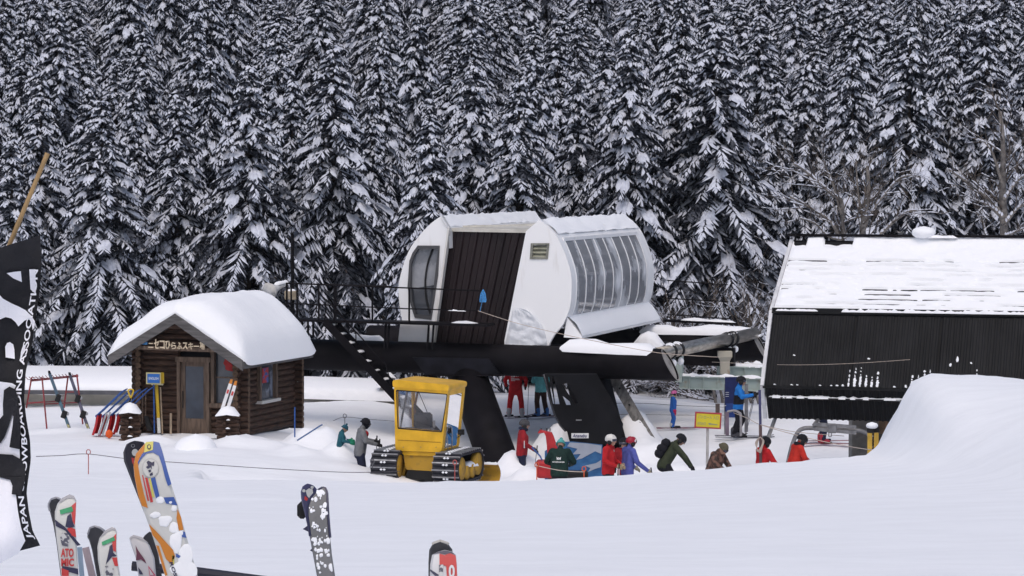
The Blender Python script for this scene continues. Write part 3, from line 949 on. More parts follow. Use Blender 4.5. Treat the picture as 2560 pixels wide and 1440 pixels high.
# ================================================================ BLACK ROOFED SHED (right)
SA, SB = frame_dirs(17)
SO = P(1908, 965, 71)
SLEN = 11.0
sz = SO.z
PROF = [(3.75, P(2005, 600, 74.6).z), (1.12, P(1940, 776, 72.1).z), (0, sz), (.42, P(1922, 1045, 71.4).z)]
def S(a, b, z): return Vector((SO.x, SO.y, 0)) + SA * a + SB * b + UP * z
def SP_(t, b, out=0.0):
    """point on the shed's skin: t runs 0..3 over its three slopes"""
    k = min(int(t), 2); u = t - k
    a, z = lerp(PROF[k][0], PROF[k + 1][0], u), lerp(PROF[k][1], PROF[k + 1][1], u)
    da, dz = PROF[k + 1][0] - PROF[k][0], PROF[k + 1][1] - PROF[k][1]
    l = math.hypot(da, dz)
    return S(a + dz / l * out, b, z - da / l * out)
sh = thing("lift_shed", S(1, 4, .0), "long black sheet-metal lift shed with a snow-covered curved roof", "shed")
SHEET = mat("black_sheet", (.011, .011, .012), .6, spec=.15, var=.3, scale=1.5, stretch=(1, 1, .3))
def corr(t0, t1, b0, b1, pitch, depth, name):
    m_ = MB(); n = int((b1 - b0) / pitch)
    r0, r1 = [], []
    for i in range(n + 1):
        for u, h in ((0, 0), (.18, depth), (.42, depth), (.6, 0)):
            b = b0 + (i + u) * pitch
            if b > b1: continue
            r0.append(SP_(t0, b, h)); r1.append(SP_(t1, b, h))
    m_.grid([r0, r1])
    m_.grid([[SP_(t0, b, -.03) for b in (b1, b0)], [SP_(t1, b, -.03) for b in (b1, b0)]])
    return m_.build(name, SHEET, sh)
m_ = MB(); m_.grid([[SP_(t, b, -.02) for b in (0, SLEN)] for t in (0, 1)]); m_.build("roof_sheet", SHEET, sh)
nb = 5
for k in range(nb):
    corr(1.06, 1.995, .05 + k * 2.18, .05 + (k + 1) * 2.18 - .02, .145, .02, "wall_sheet")
corr(2.0, 3.0, .05, 3.9, .145, .03, "lower_sheet")
corr(2.0, 3.0, 3.92, 6.0, .145, .03, "lower_sheet")
for t, w in ((1.0, .12), (1.03, .05)):
    MB().bar(SP_(t, 0, .03), SP_(t, SLEN, .03), .06, w).build("eave_strip", SHEET, sh)
m_ = MB()
for i in range(3):
    for o in (0,):
        m_.bar(SP_(i + .001, -.03, .01), SP_(i + .999, -.03, .01), .05, .09, SB)
m_.build("edge_trim", mat("edge_white", (.60, .60, .62), .5, var=.1), sh)
# ledge with a line of snow
led0, led1 = SP_(2.32, .1, .06), SP_(2.32, 3.75, .06)
MB().bar(led0, led1, .12, .05).build("ledge", SHEET, sh)
MB().ridge([led0 + UP * .02, led1 + UP * .02], .13, .06, seed=3, wob=.6).build("ledge_snow", SNOW, sh)
MB().bar(SP_(2.0, 0, .05), SP_(2.0, 6, .05), .05, .06).build("knee_strip", SHEET, sh)
# snow lodged in the sheet's furrows
rr = random.Random(12)
def furrow(b, t0, h, w):
    m_ = MB(); m_.smooth = True; rows = []; n = max(3, int(h / .035))
    for i in range(n + 1):
        t = t0 - i / n * h * .42; f_ = math.sin(math.pi * (.12 + .76 * i / n)) ** .5
        ww = w * f_ * (1 + .7 * fbm(b * 9, i * .9)); db = .012 * fbm(i * .7, b * 5)
        rows.append([SP_(t, b + db - ww, .004), SP_(t, b + db - ww * .4, .022 * f_ + .008), SP_(t, b + db + ww * .5, .018 * f_ + .008), SP_(t, b + db + ww, .004)])
    m_.grid(rows); m_.build("furrow_snow", SNOW, sh)
for k in range(44):
    b = .2 + k * .145 + .09
    if b > 5.6: break
    cl = max(math.exp(-((b - 2.55) / .42) ** 2), .9 * math.exp(-((b - 4.0) / .35) ** 2), 1.0 * math.exp(-((b - 5.1) / .45) ** 2))
    h = .06 + .62 * cl * rr.uniform(.3, 1.15)
    if rr.random() < .3 and h < .15: continue
    t0 = 1.985
    furrow(b, t0, h * .55, rr.uniform(.03, .045))
    if h > .2:
        t1 = t0 - h * .55 * .42 - .01
        for q in range(rr.randint(1, 3)):
            hh = rr.uniform(.03, .12) ; furrow(b + rr.uniform(-.01, .01), t1, hh, rr.uniform(.012, .032)); t1 -= hh * .42 + rr.uniform(.01, .04)
for (b, t, h) in ((5.2, 1.66, .05), (2.62, 1.63, .05), (4.86, 1.64, .17), (4.7, 1.70, .10), (7.6, 1.66, .22), (8.4, 1.65, .05), (.7, 1.6, .04), (7.5, 1.93, .2), (8.3, 1.95, .28), (8.9, 1.93, .12), (7.0, 1.95, .1)):
    furrow(b, t, h, .035)
# thin snow blanket, torn into level slits
m_ = MB(); m_.smooth = True
nbk, ntk = 240, 120
rows = []
for i in range(ntk + 1):
    t = -.01 + 1.02 * i / ntk
    row = []
    for j in range(nbk + 1):
        b = .02 + (SLEN - .02) * j / nbk
        th = .05 + .04 * fbm(b * .5, t * 3, 1) + .02 * fbm(b * 3, t * 14, 2)
        slit = fbm(b * .55, t * 22, 7)
        line = abs(((t * 15) % 1) - .5)
        if t > .28 and line < .2: th -= .16 * max(0, .40 + 1.6 * fbm(b * .9, math.floor(t * 15) * 5.1, 3))
        if t < .12: th += .07 * (1 if fbm(b * 1.3, 3.3) > -.2 else -2.0) * (1 - t / .12)
        edge = min(1, min(j, nbk - j) / 2)
        row.append(SP_(min(max(t, 0), .9999), b, max(-.06, th * edge)))
    rows.append(row)
m_.grid(rows); m_.build("roof_snow", SNOW, sh)
m_ = MB(); m_.ridge([SP_(1.005, .1, .05), SP_(1.005, 1.2, .05)], .10, .05, seed=1, wob=.6); m_.ridge([SP_(1.01, 1.8, .05), SP_(1.01, 5, .05), SP_(1.01, SLEN, .05)], .11, .07, seed=2, wob=.7)
m_.build("eave_snow", SNOW, sh)
# ridge rail
rz0, rz1 = SP_(0, -.1, .16), SP_(0, SLEN, .16)
MB().bar(rz0, rz1, .06, .07).build("ridge_rail", BLACK, sh)
for k in range(8):
    p = SP_(0, .3 + k * 1.4, 0); MB().bar(p, p + UP * .17, .06, .06).build("rail_post", BLACK, sh)
MB().bar(SP_(0, 0, -.06), SP_(0, SLEN, -.06), .12, .08).build("ridge_beam", BLACK, sh)
lp = SP_(0, 3.5, .12)
m_ = MB(); m_.smooth = True; m_.ball(lp + UP * .12, (.32, .3, .17), 16, 9); m_.ridge([lp, lp + SB * .9], .3, .08, seed=9)
m_.build("ridge_snow", SNOW, sh)
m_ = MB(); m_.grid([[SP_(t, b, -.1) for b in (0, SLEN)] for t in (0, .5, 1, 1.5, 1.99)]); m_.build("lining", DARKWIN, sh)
# slanted galvanised strut and a wire stay on the near side
m_ = MB(); m_.bar(P(2303, 945, 68.8), P(2248, 1085, 68.6), .05, .20, V(0, -1, 0))
sk = m_.build("strut", STEEL, sh)
for t in (.15, .35, .6, .85): 
    p = P(2303, 945, 68.8).lerp(P(2248, 1085, 68.6), t); MB().tube([p - V(0, .02, 0), p - V(0, .045, 0)], .022, 8).build("bolt_hole", RUBBER, sk)
MB().bar(P(1938, 1045, 71.6), P(1900, 1150, 70.6), .06, .25, V(0, -1, 0)).build("strut", STEEL, sh)
# concrete column beneath
MB().box(V(P(2162, 1090, 74).x, 74, .3), (.78, .7, 2.6), bev=.02).build("column", mat("concrete", (.23, .21, .185), .9, var=.25, scale=2, bump=.008, bscale=20), sh)
# vertical boards behind the yellow posts
for k, (px, w, c_) in enumerate(((2205, .17, (.16, .10, .06)), (2221, .16, (.22, .13, .08)), (2236, .05, (.75, .76, .78)), (2247, .16, (.20, .11, .09)), (2258, .05, (.75, .76, .78)), (2268, .16, (.18, .10, .06)))):
    p = P(px, 1075, 72.5); MB().box(p - UP * .35, (w, .04, 1.2)).build("board", mat("board_%d" % (0 if c_[0] > .5 else k), c_, .8, var=.25, scale=6), sh)
# yellow twin post with black head
yp = P(2182, 1140, 69)
yt = thing("yellow_post", V(yp.x, yp.y, -.2), "yellow twin post with a black snow-capped box on top under the shed", "post")
YEL = mat("post_yellow", (.48, .30, .045), .6, var=.2, scale=5)
for px in (2174, 2190):
    p = P(px, 1140, 69); MB().box(V(p.x, p.y, lerp(-.2, P(px, 1082, 69).z, .5)), (.11, .1, P(px, 1082, 69).z + .2)).build("post", YEL, yt)
MB().box(P(2176, 1076, 69), (.16, .14, .12), bev=.01).build("head", RUBBER, yt)
MB().box(P(2190, 1074, 69.15), (.16, .16, .13), bev=.01).build("head", RUBBER, yt)
m_ = MB(); m_.smooth = True; m_.ball(P(2180, 1064, 69), (.15, .14, .09), 12, 7); m_.build("head_snow", SNOW, yt)
for k in range(6): MB().box(P(2182, 1085 + k * 9, 69), (.06, .03, .03)).build("rung", RUBBER, yt)
m_ = MB(); m_.smooth = True; m_.tube([P(2199, 1105, 70.1), P(2207, 1108, 70.3)], .21, 18); m_.build("wheel", RUBBER, yt)
# lift chair passing under the shed
ct = thing("lift_chair", V(P(2080, 1100, 70.5).x, 70.5, -.3), "grey chairlift chair with a bent tube frame beneath the shed", "lift chair")
m_ = MB(); m_.smooth = True
m_.tube(smooth_curve([P(*p, 70.5) for p in ((1968, 1165), (1980, 1115), (1992, 1085), (2004, 1073), (2030, 1070), (2100, 1075), (2150, 1077), (2175, 1090), (2190, 1115), (2194, 1150))], 40), .055, 8)
m_.build("frame_tube", GALV, ct)
for y0, y1 in ((1060, 1068), (1072, 1082)):
    MB().bar(P(2035, y0, 70.3), P(2140, y1, 70.3), .08, .09).build("cross_bar", GALV, ct)
MB().box(P(2080, 1071, 70.2), (.22, .12, .24), bev=.02).build("hanger_block", GALV, ct)
m_ = MB(); m_.tube(smooth_curve([P(*p, 70.1) for p in ((2072, 1083), (2072, 1091), (2078, 1091), (2079, 1083))], 10), .012, 5); m_.build("loop", GALV, ct)
m_ = MB(); m_.tube([P(2035, 1062, 70.4), P(2045, 1050, 71), P(2040, 1046, 71.2)], .05, 6); m_.build("hanger_arm", GALV, ct)
MB().box(P(2080, 1160, 70.6), (1.9, .5, .1), bev=.03).build("seat", RUBBER, ct)
# ================================================================ TEXT HELPER
def text_tris(body, size=1.0, bold=0.0):
    """flat triangles of a line of text, in its own xy plane"""
    cu = bpy.data.curves.new("lettering", 'FONT'); cu.body = body; cu.size = size; cu.offset = bold; cu.resolution_u = 3
    cu.fill_mode = 'BOTH'
    ob = bpy.data.objects.new("lettering", cu); C.objects.link(ob)
    dg = bpy.context.evaluated_depsgraph_get(); dg.update()
    me = ob.evaluated_get(dg).to_mesh()
    bm = bmesh.new(); bm.from_mesh(me); bmesh.ops.triangulate(bm, faces=bm.faces)
    v = [(p.co.x, p.co.y) for p in bm.verts]; f = [tuple(q.index for q in t.verts) for t in bm.faces]
    for i, p in enumerate(bm.verts): p.index = i
    f = [tuple(q.index for q in t.verts) for t in bm.faces]
    bm.free(); ob.evaluated_get(dg).to_mesh_clear()
    bpy.data.objects.remove(ob); bpy.data.curves.remove(cu)
    return v, f

def put_text(mb, body, fn, box, bold=0.0, thick=None):
    """text fitted into box (u0,v0,u1,v1), each point placed by fn(u,v)"""
    v, f = text_tris(body, 1.0, bold)
    if not v: return
    x0 = min(p[0] for p in v); x1 = max(p[0] for p in v); y0 = min(p[1] for p in v); y1 = max(p[1] for p in v)
    u0, w0, u1, w1 = box
    pts = [fn(u0 + (p[0] - x0) / (x1 - x0) * (u1 - u0), w0 + (p[1] - y0) / (y1 - y0) * (w1 - w0)) for p in v]
    if thick is None:
        mb.add(pts, f)
    else:
        n = len(pts); e = Vector(thick)
        from collections import Counter
        ec = Counter(); 
        for t in f:
            for i in range(3): ec[(t[i], t[(i + 1) % 3])] += 1
        side = [(a, b, b + n, a + n) for (a, b) in ec if (b, a) not in ec]
        mb.add(pts + [p + e for p in pts], f + [tuple(i + n for i in reversed(t)) for t in f] + side)

mb = MB(); put_text(mb, "Ananebu", lambda u, v: gp(1450, 1089) + V(u + v * .25, -.05, v), (-.20, -.05, .19, .05), .02)
mb.build("lettering", mat("ink_blue", (.02, .02, .09), .7), pl)

# ================================================================ LOG HUT
HA, HB = frame_dirs(18)
HO = P(602, 1092, 73.3)
def H_(px, py, a=0.0): return PLANE(px, py, HO + HA * a, HA)
def HP(b, a, z): return V(HO.x, HO.y, 0) + HB * b + HA * a + UP * z
hut = thing("log_hut", HP(-1.3, 1.5, HO.z), "small dark log hut with a thick cap of snow on its roof", "hut")
LOG = mat("dark_log", (.055, .030, .020), .75, var=.5, scale=3, stretch=(1, 1, 6), bump=.01, bscale=14)
LOGEND = mat("log_end", (.10, .062, .040), .85, var=.45, scale=14)
TRIM = mat("weathered_trim", (.125, .088, .066), .8, var=.35, scale=4, stretch=(5, 5, .7), bump=.004)
FASCIA = mat("grey_fascia", (.10, .095, .095), .85, var=.3, scale=3, stretch=(.6, .6, 5), bump=.004)
z0 = HO.z - .1
def hz(px, py, a=0.0): return H_(px, py, a)
WB0 = (H_(345, 1085) - HO).dot(HB)          # left end of front wall
ztop = H_(470, 880).z
D_L, D_R = (H_(446, 1000) - HO).dot(HB), (H_(527, 1000) - HO).dot(HB)
W_L, W_R = (H_(531, 1000) - HO).dot(HB), (H_(598, 1000) - HO).dot(HB)
wz0, wz1 = H_(560, 1008).z, H_(560, 880).z
SIDE = 3.9
rr = random.Random(21)
r_ = .085
nl = int((ztop - z0) / (2 * r_ * .94)) + 1
def log(p, q, r=r_, name="log"):
    m_ = MB(); m_.smooth = True
    n = 5
    m_.tube([p.lerp(q, i / n) + V(0, 0, rr.uniform(-.006, .006)) for i in range(n + 1)], [r * rr.uniform(.95, 1.05) for _ in range(n + 1)], 10, caps=False)
    m_.smooth = False; m_.slot = 1
    d = (q - p).normalized()
    for e, sg in ((p, -1), (q, 1)):
        u = d.cross(UP).normalized(); w = u.cross(d)
        m_.add([e + (u * math.cos(2 * math.pi * k / 10) + w * math.sin(2 * math.pi * k / 10)) * r for k in range(10)], [tuple(range(10)) if sg > 0 else tuple(reversed(range(10)))])
    return m_.build(name, [LOG, LOGEND], hut)
SW0, SW1 = 1.15, 2.35      # side window span along the depth
sz0, sz1 = wz0 - .02, wz1 - .05
for k in range(nl):
    z = z0 + (k + .5) * 2 * r_ * .94
    spans = [(WB0 - .18, .20)]
    if z < H_(480, 893).z: spans = [(WB0 - .18, D_L), (D_R, .20)]
    if wz0 < z < wz1: spans = [(WB0 - .18, D_L), (D_R, W_L), (W_R, .20)]
    for b0, b1 in spans:
        if b1 - b0 > .04: log(HP(b0, .085, z), HP(b1, .085, z))
    z += r_ * .94
    spans = [(-.16, SIDE)]
    if sz0 < z < sz1: spans = [(-.16, SW0), (SW1, SIDE)]
    for a0_, a1_ in spans: log(HP(-.085, a0_, z), HP(-.085, a1_, z))
    log(HP(WB0 + .085, -.16, z), HP(WB0 + .085, SIDE, z))
    log(HP(-.6, SIDE - .09, z - r_ * .94), HP(.2, SIDE - .09, z - r_ * .94))
# gable logs
apex = H_(440, 800); ga = .3
k = 0
while True:
    z = ztop + (k + .5) * 2 * r_ * .94
    half = (apex.z - z) * 1.45
    if half < .2: break
    c_ = (H_(440, 850) - HO).dot(HB)
    log(HP(c_ - half, .085, z), HP(c_ + half, .085, z)); k += 1
# dark box inside, so openings look into a room
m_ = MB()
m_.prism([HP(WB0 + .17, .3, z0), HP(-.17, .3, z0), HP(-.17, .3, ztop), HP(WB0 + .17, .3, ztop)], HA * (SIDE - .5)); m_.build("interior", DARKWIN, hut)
# door
dz1, dz0 = H_(486, 897).z, H_(486, 1086).z
dr = thing("x", HP(0, 0, 0), None, None) if False else None
m_ = MB(); db = lambda b, z, a: HP(b, a, z)
plate(m_, [db(D_L + .09, dz0, -.02), db(D_R - .09, dz0, -.02), db(D_R - .09, dz1 - .08, -.02), db(D_L + .09, dz1 - .08, -.02)],
      [[db(D_L + .21, dz0 + .42, -.02), db(D_R - .20, dz0 + .42, -.02), db(D_R - .20, dz1 - .2, -.02), db(D_L + .21, dz1 - .2, -.02)]], HA * .05)
door = m_.build("door", TRIM, hut)
m_ = MB(); m_.prism([db(D_L + .2, dz0 + .41, .0), db(D_R - .19, dz0 + .41, .0), db(D_R - .19, dz1 - .19, .0), db(D_L + .2, dz1 - .19, .0)], HA * .01)
m_.build("pane", mat("door_glass", (.055, .065, .085), .25, spec=.5, var=.15), door)
m_ = MB(); m_.tube([db(D_L + .15, dz0 + .7, -.05), db(D_L + .15, dz0 + 1.15, -.05)], .016, 6); m_.build("handle", RUBBER, door)
for (b0, b1, y0, y1) in ((D_L, D_L + .09, dz0, dz1), (D_R - .09, D_R, dz0, dz1), (D_L - .04, D_R + .04, dz1 - .08, dz1 + .05)):
    MB().box(HP((b0 + b1) / 2, -.03, (y0 + y1) / 2), (b1 - b0 - .004, .16, y1 - y0), Matrix.Rotation(math.radians(-18), 3, 'Z')).build("door_frame", TRIM, hut)
# front window: frame, sill, two panes
def hbox(b0, b1, z0_, z1_, a, th, name, m, par): 
    return MB().box(HP((b0 + b1) / 2, a, (z0_ + z1_) / 2), (b1 - b0, th, z1_ - z0_), Matrix.Rotation(math.radians(-18), 3, 'Z')).build(name, m, par)
fw = hbox(W_L, W_L + .09, wz0, wz1, -.03, .14, "window_frame", TRIM, hut)
hbox(W_R - .09, W_R, wz0, wz1, -.03, .14, "window_frame", TRIM, hut)
hbox(W_L - .03, W_R + .03, wz0 - .11, wz0 - .004, -.05, .18, "window_sill", TRIM, hut)
hbox(W_L + .094, W_R - .094, wz0, (wz0 + wz1) / 2 - .02, .05, .02, "pane", GLASS, hut)
hbox(W_L + .094, W_R - .094, (wz0 + wz1) / 2 + .02, wz1, .05, .02, "pane", GLASS, hut)
hbox(W_L + .092, W_R - .092, (wz0 + wz1) / 2 - .018, (wz0 + wz1) / 2 + .018, .03, .05, "glazing_bar", TRIM, hut)
m_ = MB(); m_.smooth = True
fl = HP(W_L + .36, -.02, wz1 - .12)
m_.grid([[fl + HB * (u * .22 + .03 * math.sin(v * 9)) - UP * (v * .34 + u * .05 * math.sin(v * 8)) - HA * .03 * math.sin(u * 6 + v * 5) for u in (0, .33, .66, 1)] for v in (0, .25, .5, .75, 1)])
m_.build("red_cloth", mat("red_cloth", (.35, .03, .03), .8, var=.2), hut)
# side window
m_ = MB()
def sbox(a0_, a1_, z0_, z1_, b, th, name, m):
    return MB().box(HP(b, (a0_ + a1_) / 2, (z0_ + z1_) / 2), (th, a1_ - a0_, z1_ - z0_), Matrix.Rotation(math.radians(-18), 3, 'Z')).build(name, m, hut)
sbox(SW0, SW0 + .1, sz0, sz1, .0, .14, "window_frame", TRIM); sbox(SW1 - .1, SW1, sz0, sz1, .0, .14, "window_frame", TRIM)
sbox(SW0 - .05, SW1 + .05, sz0 - .08, sz0 - .004, .04, .2, "window_sill", mat("pale_sill", (.5, .49, .47), .7))
sbox(SW0 + .104, SW1 - .104, sz0, sz1, -.05, .02, "pane", mat("poster_glass", (.06, .07, .09), .1, col2=(.22, .25, .32), scale=2.5, lo=.5, hi=.62, spec=.6))
sbox(SW0 + .35, SW0 + .75, sz0 + .45, sz0 + .85, -.02, .01, "poster", mat("poster_red", (.45, .05, .05), .6, col2=(.05, .12, .35), scale=7, lo=.5, hi=.55))
# roof boards, fascia and the snow cap
EV = -.95                                     # overhang in front of the wall
gL, gA, gR = H_(272, 892, EV), H_(438, 788, EV), H_(608, 906, EV)
RL = 4.75
m_ = MB()
for (p, q) in ((gL, gA), (gA, gR)):
    m_.prism([p + UP * .05, q + UP * .05, q - UP * .03, p - UP * .03], HA * RL)
m_.build("roof", FASCIA, hut)
for (p, q) in ((gL, gA), (gA, gR)):
    m_ = MB(); m_.prism([p - HA * .05 + UP * .04, q - HA * .05 + UP * .04, q - HA * .05 - UP * .22, p - HA * .05 - UP * .22], HA * .05 - HA * .004); m_.build("fascia_board", FASCIA, hut)
m_ = MB(); m_.bar(gR - UP * .08, gR + HA * RL - UP * .08, .05, .18); m_.build("eave_board", FASCIA, hut)
for px0, y0 in ((520, 835), (352, 845), (437, 800)):
    p = H_(px0, y0, EV + .1); log(p - UP * .02, p + HA * 2.0 - UP * .02, .07, "purlin")
bm0, bm1 = H_(342, 868, EV + .12), H_(548, 876, EV + .12)
MB().bar(bm0, bm1, .1, .10).build("tie_beam", TRIM, hut)
log(H_(440, 800, EV + .16) - UP * .16 - HB * .35, H_(440, 800, EV + .16) - UP * .16 + HB * .35, .075, "gable_block")
# snow cap: rounded slab following the gable, bulging over the eaves
m_ = MB(); m_.smooth = True
rows = []
nu, nv_ = 46, 40
SNH = .62
for i in range(nu + 1):
    s = i / nu
    a = lerp(EV + .0, EV + RL + .12, s)
    row = []
    ef = min(1, (a - EV + .0) / .55); ef = math.sqrt(max(0, 1 - (1 - max(0, ef)) ** 2)) 
    eb = min(1, (EV + RL + .12 - a) / .5); eb = math.sqrt(max(0, 1 - (1 - max(0, eb)) ** 2))
    endf = min(ef, eb)
    for j in range(nv_ + 1):
        t = -1.0 + 2 * j / nv_
        tt = t * 1.03
        gp_ = gA.lerp(gR, tt) if tt > 0 else gA.lerp(gL, -tt)
        ed = min(1, (1 - abs(t)) / .22); ed = math.sqrt(max(0, 1 - (1 - ed) ** 2))
        # the ridge is smoothed over: two soft shoulders rather than a sharp peak
        hgt = SNH * (.86 + .10 * fbm(t * 2 + 4, a * .6, 2)) - .16 * math.exp(-(t / .2) ** 2) + (.30 * math.exp(-((t - .45) / .35) ** 2) if t > 0 else .30 * math.exp(-(.45 / .35) ** 2)) * hermite(0, .5, s + .15)
        hgt *= .14 + .86 * endf
        p = gp_ + HA * (a - EV) + UP * (.05 + hgt * ed)
        bul = (1 - ed)
        p -= UP * (.12 * bul * endf * (1 if t > 0 else .4))
        row.append(p)
    rows.append(row)
m_.grid(rows)
m_.add([p for p in rows[0]] + [gA.lerp(gR, (-1 + 2 * j / nv_) * 1.0) + UP * .03 if j >= nv_ / 2 else gA.lerp(gL, -(-1 + 2 * j / nv_)) + UP * .03 for j in range(nv_ + 1)],
       [(j, j + nv_ + 1, j + nv_ + 2, j + 1) for j in range(nv_)])
m_.build("snow_cap", SNOW, hut)
# carved sign
sgn = thing("hut_sign", H_(440, 860, EV + .0), "cream cut-out Japanese letters across the hut's gable beam", "sign")
CREAM = mat("cream_wood", (.52, .43, .31), .7, var=.2, scale=8)
o_ = H_(371, 869, EV - .0); e_ = H_(514, 872, EV - .0); uu = (e_ - o_)
sfn = lambda u, v: o_ + uu * u + UP * (v * .20)
chars = "ニセコひらふスキー場"
for i, ch in enumerate(chars):
    m_ = MB()
    big = {1: 1.3, 2: 1.15, 3: 1.15, 9: 1.25}.get(i, .95)
    fx0, fx1 = i / 10 + .005, i / 10 + .092
    vh = (0.36, .5) if ch == 'ー' else (.0, .95 * big) if ch != 'ニ' else (.1, .75)
    put_text(m_, ch, sfn, (fx0, vh[0] - .12, fx1, vh[1] - .12), .022, -HA * .03)
    if m_.v: m_.build("letter", CREAM, sgn)
m_ = MB(); pp = H_(361, 858, EV + .03); m_.box(pp, (.17, .02, .07), Matrix.Rotation(math.radians(-18), 3, 'Z')); m_.build("blue_tag", mat("tag_blue", (.05, .18, .38), .6), sgn)
# porch floor with log edge
m_ = MB(); m_.bar(H_(345, 1104, -.95), H_(560, 1112, -.95), .16, .14); m_.build("porch_edge", LOG, hut)
m_ = MB(); m_.smooth = True
rows = [[H_(lerp(352, 560, u), lerp(1086, 1098, v), lerp(-.12, -.92, v)) + UP * (.02 + .03 * fbm(u * 7, v * 3)) for u in [i / 24 for i in range(25)]] for v in [i / 8 for i in range(9)]]
m_.grid(rows); m_.build("porch_snow", SNOW, hut)

# log wing posts: two little stacks of log ends either side of the porch
def wing(px, py0, py1, d, wpx, label):
    c_ = P(px, py1, d); top = P(px, py0, d).z; w = wpx * d / F_PX
    t = thing("log_post", V(c_.x, c_.y, c_.z), label, "log post", "log posts either side of the porch")
    n = 7; r = (top - c_.z) / n / 2 * 1.06
    for k in range(n):
        z = c_.z + r * (2 * k + 1) * .95
        m_ = MB(); m_.smooth = True
        ww = w * (.88 if k % 2 else 1.0) * rr.uniform(.93, 1.04)
        p, q = V(c_.x - ww / 2, c_.y, z), V(c_.x + ww / 2, c_.y - .06, z)
        m_.tube([p, p.lerp(q, .1), p.lerp(q, .9), q], [r * .85, r, r, r * .85], 10); m_.build("log", LOG, t)
        m_ = MB(); m_.smooth = True
        m_.tube([V(c_.x + (.1 if k % 2 else -.1) * w, c_.y - .22, z + r), V(c_.x + (.1 if k % 2 else -.1) * w, c_.y + .35, z + r)], r * .9, 10); m_.build("log", LOG, t)
    m_ = MB(); m_.smooth = True
    m_.ridge([V(c_.x - w * .48, c_.y, top), V(c_.x, c_.y, top + .05), V(c_.x + w * .5, c_.y, top)], .52, .20, seed=int(px), wob=.4); m_.build("snow_cap", SNOW, t)
    for k in range(3):
        m_ = MB(); m_.ridge([V(c_.x - .05 + .02 * k, c_.y - .2, c_.z + r * (4 * k + 3.5)), V(c_.x + .09, c_.y - .2, c_.z + r * (4 * k + 3.5))], .1, .04, seed=k); m_.build("snow_patch", SNOW, t)
wing(326, 1032, 1108, 72.0, 56, "log-end post with snow beside the red snow scoops")
wing(569, 1038, 1108, 71.5, 62, "log-end post with a snow cap under the hut's right window")

# tools leaning on the hut front
def pole_thing(name, a, b, r, m, label, cat, n=8):
    return tag(MB().tube([a, b], r, n).build(name, m), label, cat)
WOOD = mat("pale_wood", (.36, .28, .20), .8, var=.25, scale=6, stretch=(3, 3, .5))
POLYY = mat("plastic_yellow", (.60, .40, .03), .5, var=.1)
BLUEP = mat("blue_paint", (.03, .09, .30), .5, var=.15)
sv_ = thing("yellow_shovel", H_(400, 1085, -.45), "upturned yellow-handled shovel with a white and yellow blade by the door", "shovel")
m_ = MB(); m_.tube([H_(391, 962, -.3), H_(396, 1045, -.4)], .045, 8); m_.build("handle", POLYY, sv_)
m_ = MB(); m_.tube([H_(396, 1045, -.4), H_(398, 1083, -.45)], .045, 8); m_.build("handle_end", mat("plastic_white", (.65, .65, .62), .5), sv_)
m_ = MB(); m_.box(H_(393, 949, -.28), (.36, .05, .30), Matrix.Rotation(math.radians(-18), 3, 'Z'), bev=.06); bl = m_.build("blade", mat("blade_cream", (.62, .58, .42), .5, var=.1), sv_)
m_ = MB(); m_.box(H_(406, 945, -.31), (.10, .05, .30), Matrix.Rotation(math.radians(-18), 3, 'Z'), bev=.03); m_.build("blade_edge", POLYY, bl)
es = thing("english_sign", H_(385, 1085, -.55), "small blue sign reading ENGLISH on a thin blue pole by the hut door", "sign")
MB().tube([H_(384, 955, -.5), H_(386, 1083, -.55)], .02, 6).build("pole", BLUEP, es)
R18 = Matrix.Rotation(math.radians(-18), 3, 'Z')
MB().box(H_(384, 946, -.52), (.42, .03, .31), R18).build("frame", mat("sign_cream", (.62, .55, .28), .6), es)
bd = MB().box(H_(384, 946, -.545), (.35, .03, .24), R18).build("board", mat("sign_blue", (.03, .14, .45), .5), es)
m_ = MB(); put_text(m_, "ENGLISH", lambda u, v: H_(384, 946, -.57) + HB * u + UP * v, (-.14, -.035, .14, .035), .01); m_.build("lettering", mat("sign_white", (.7, .75, .8), .6), bd)
pole_thing("tool_handle", H_(401, 968, -.2), H_(406, 1085, -.35), .022, WOOD, "slim wooden tool handle right of the yellow shovel", "tool")
pole_thing("stake", H_(427, 1033, -.5), H_(427, 1085, -.5), .03, WOOD, "short wooden stake standing left of the hut door", "stake")
pole_thing("tool_handle", H_(357, 982, -.2), H_(356, 1060, -.3), .022, TRIM, "dark tool handle at the hut's left corner", "tool")
bt = thing("broom", H_(372, 1082, -.4), "dark broom standing between the log post and the yellow shovel", "broom")
MB().tube([H_(364, 975, -.2), H_(364, 1045, -.3)], .02, 6).build("handle", TRIM, bt)
MB().prism([H_(360, 1040, -.34), H_(368, 1040, -.34), H_(381, 1076, -.44), H_(368, 1078, -.44)], HA * .1).build("bristles", RUBBER, bt)
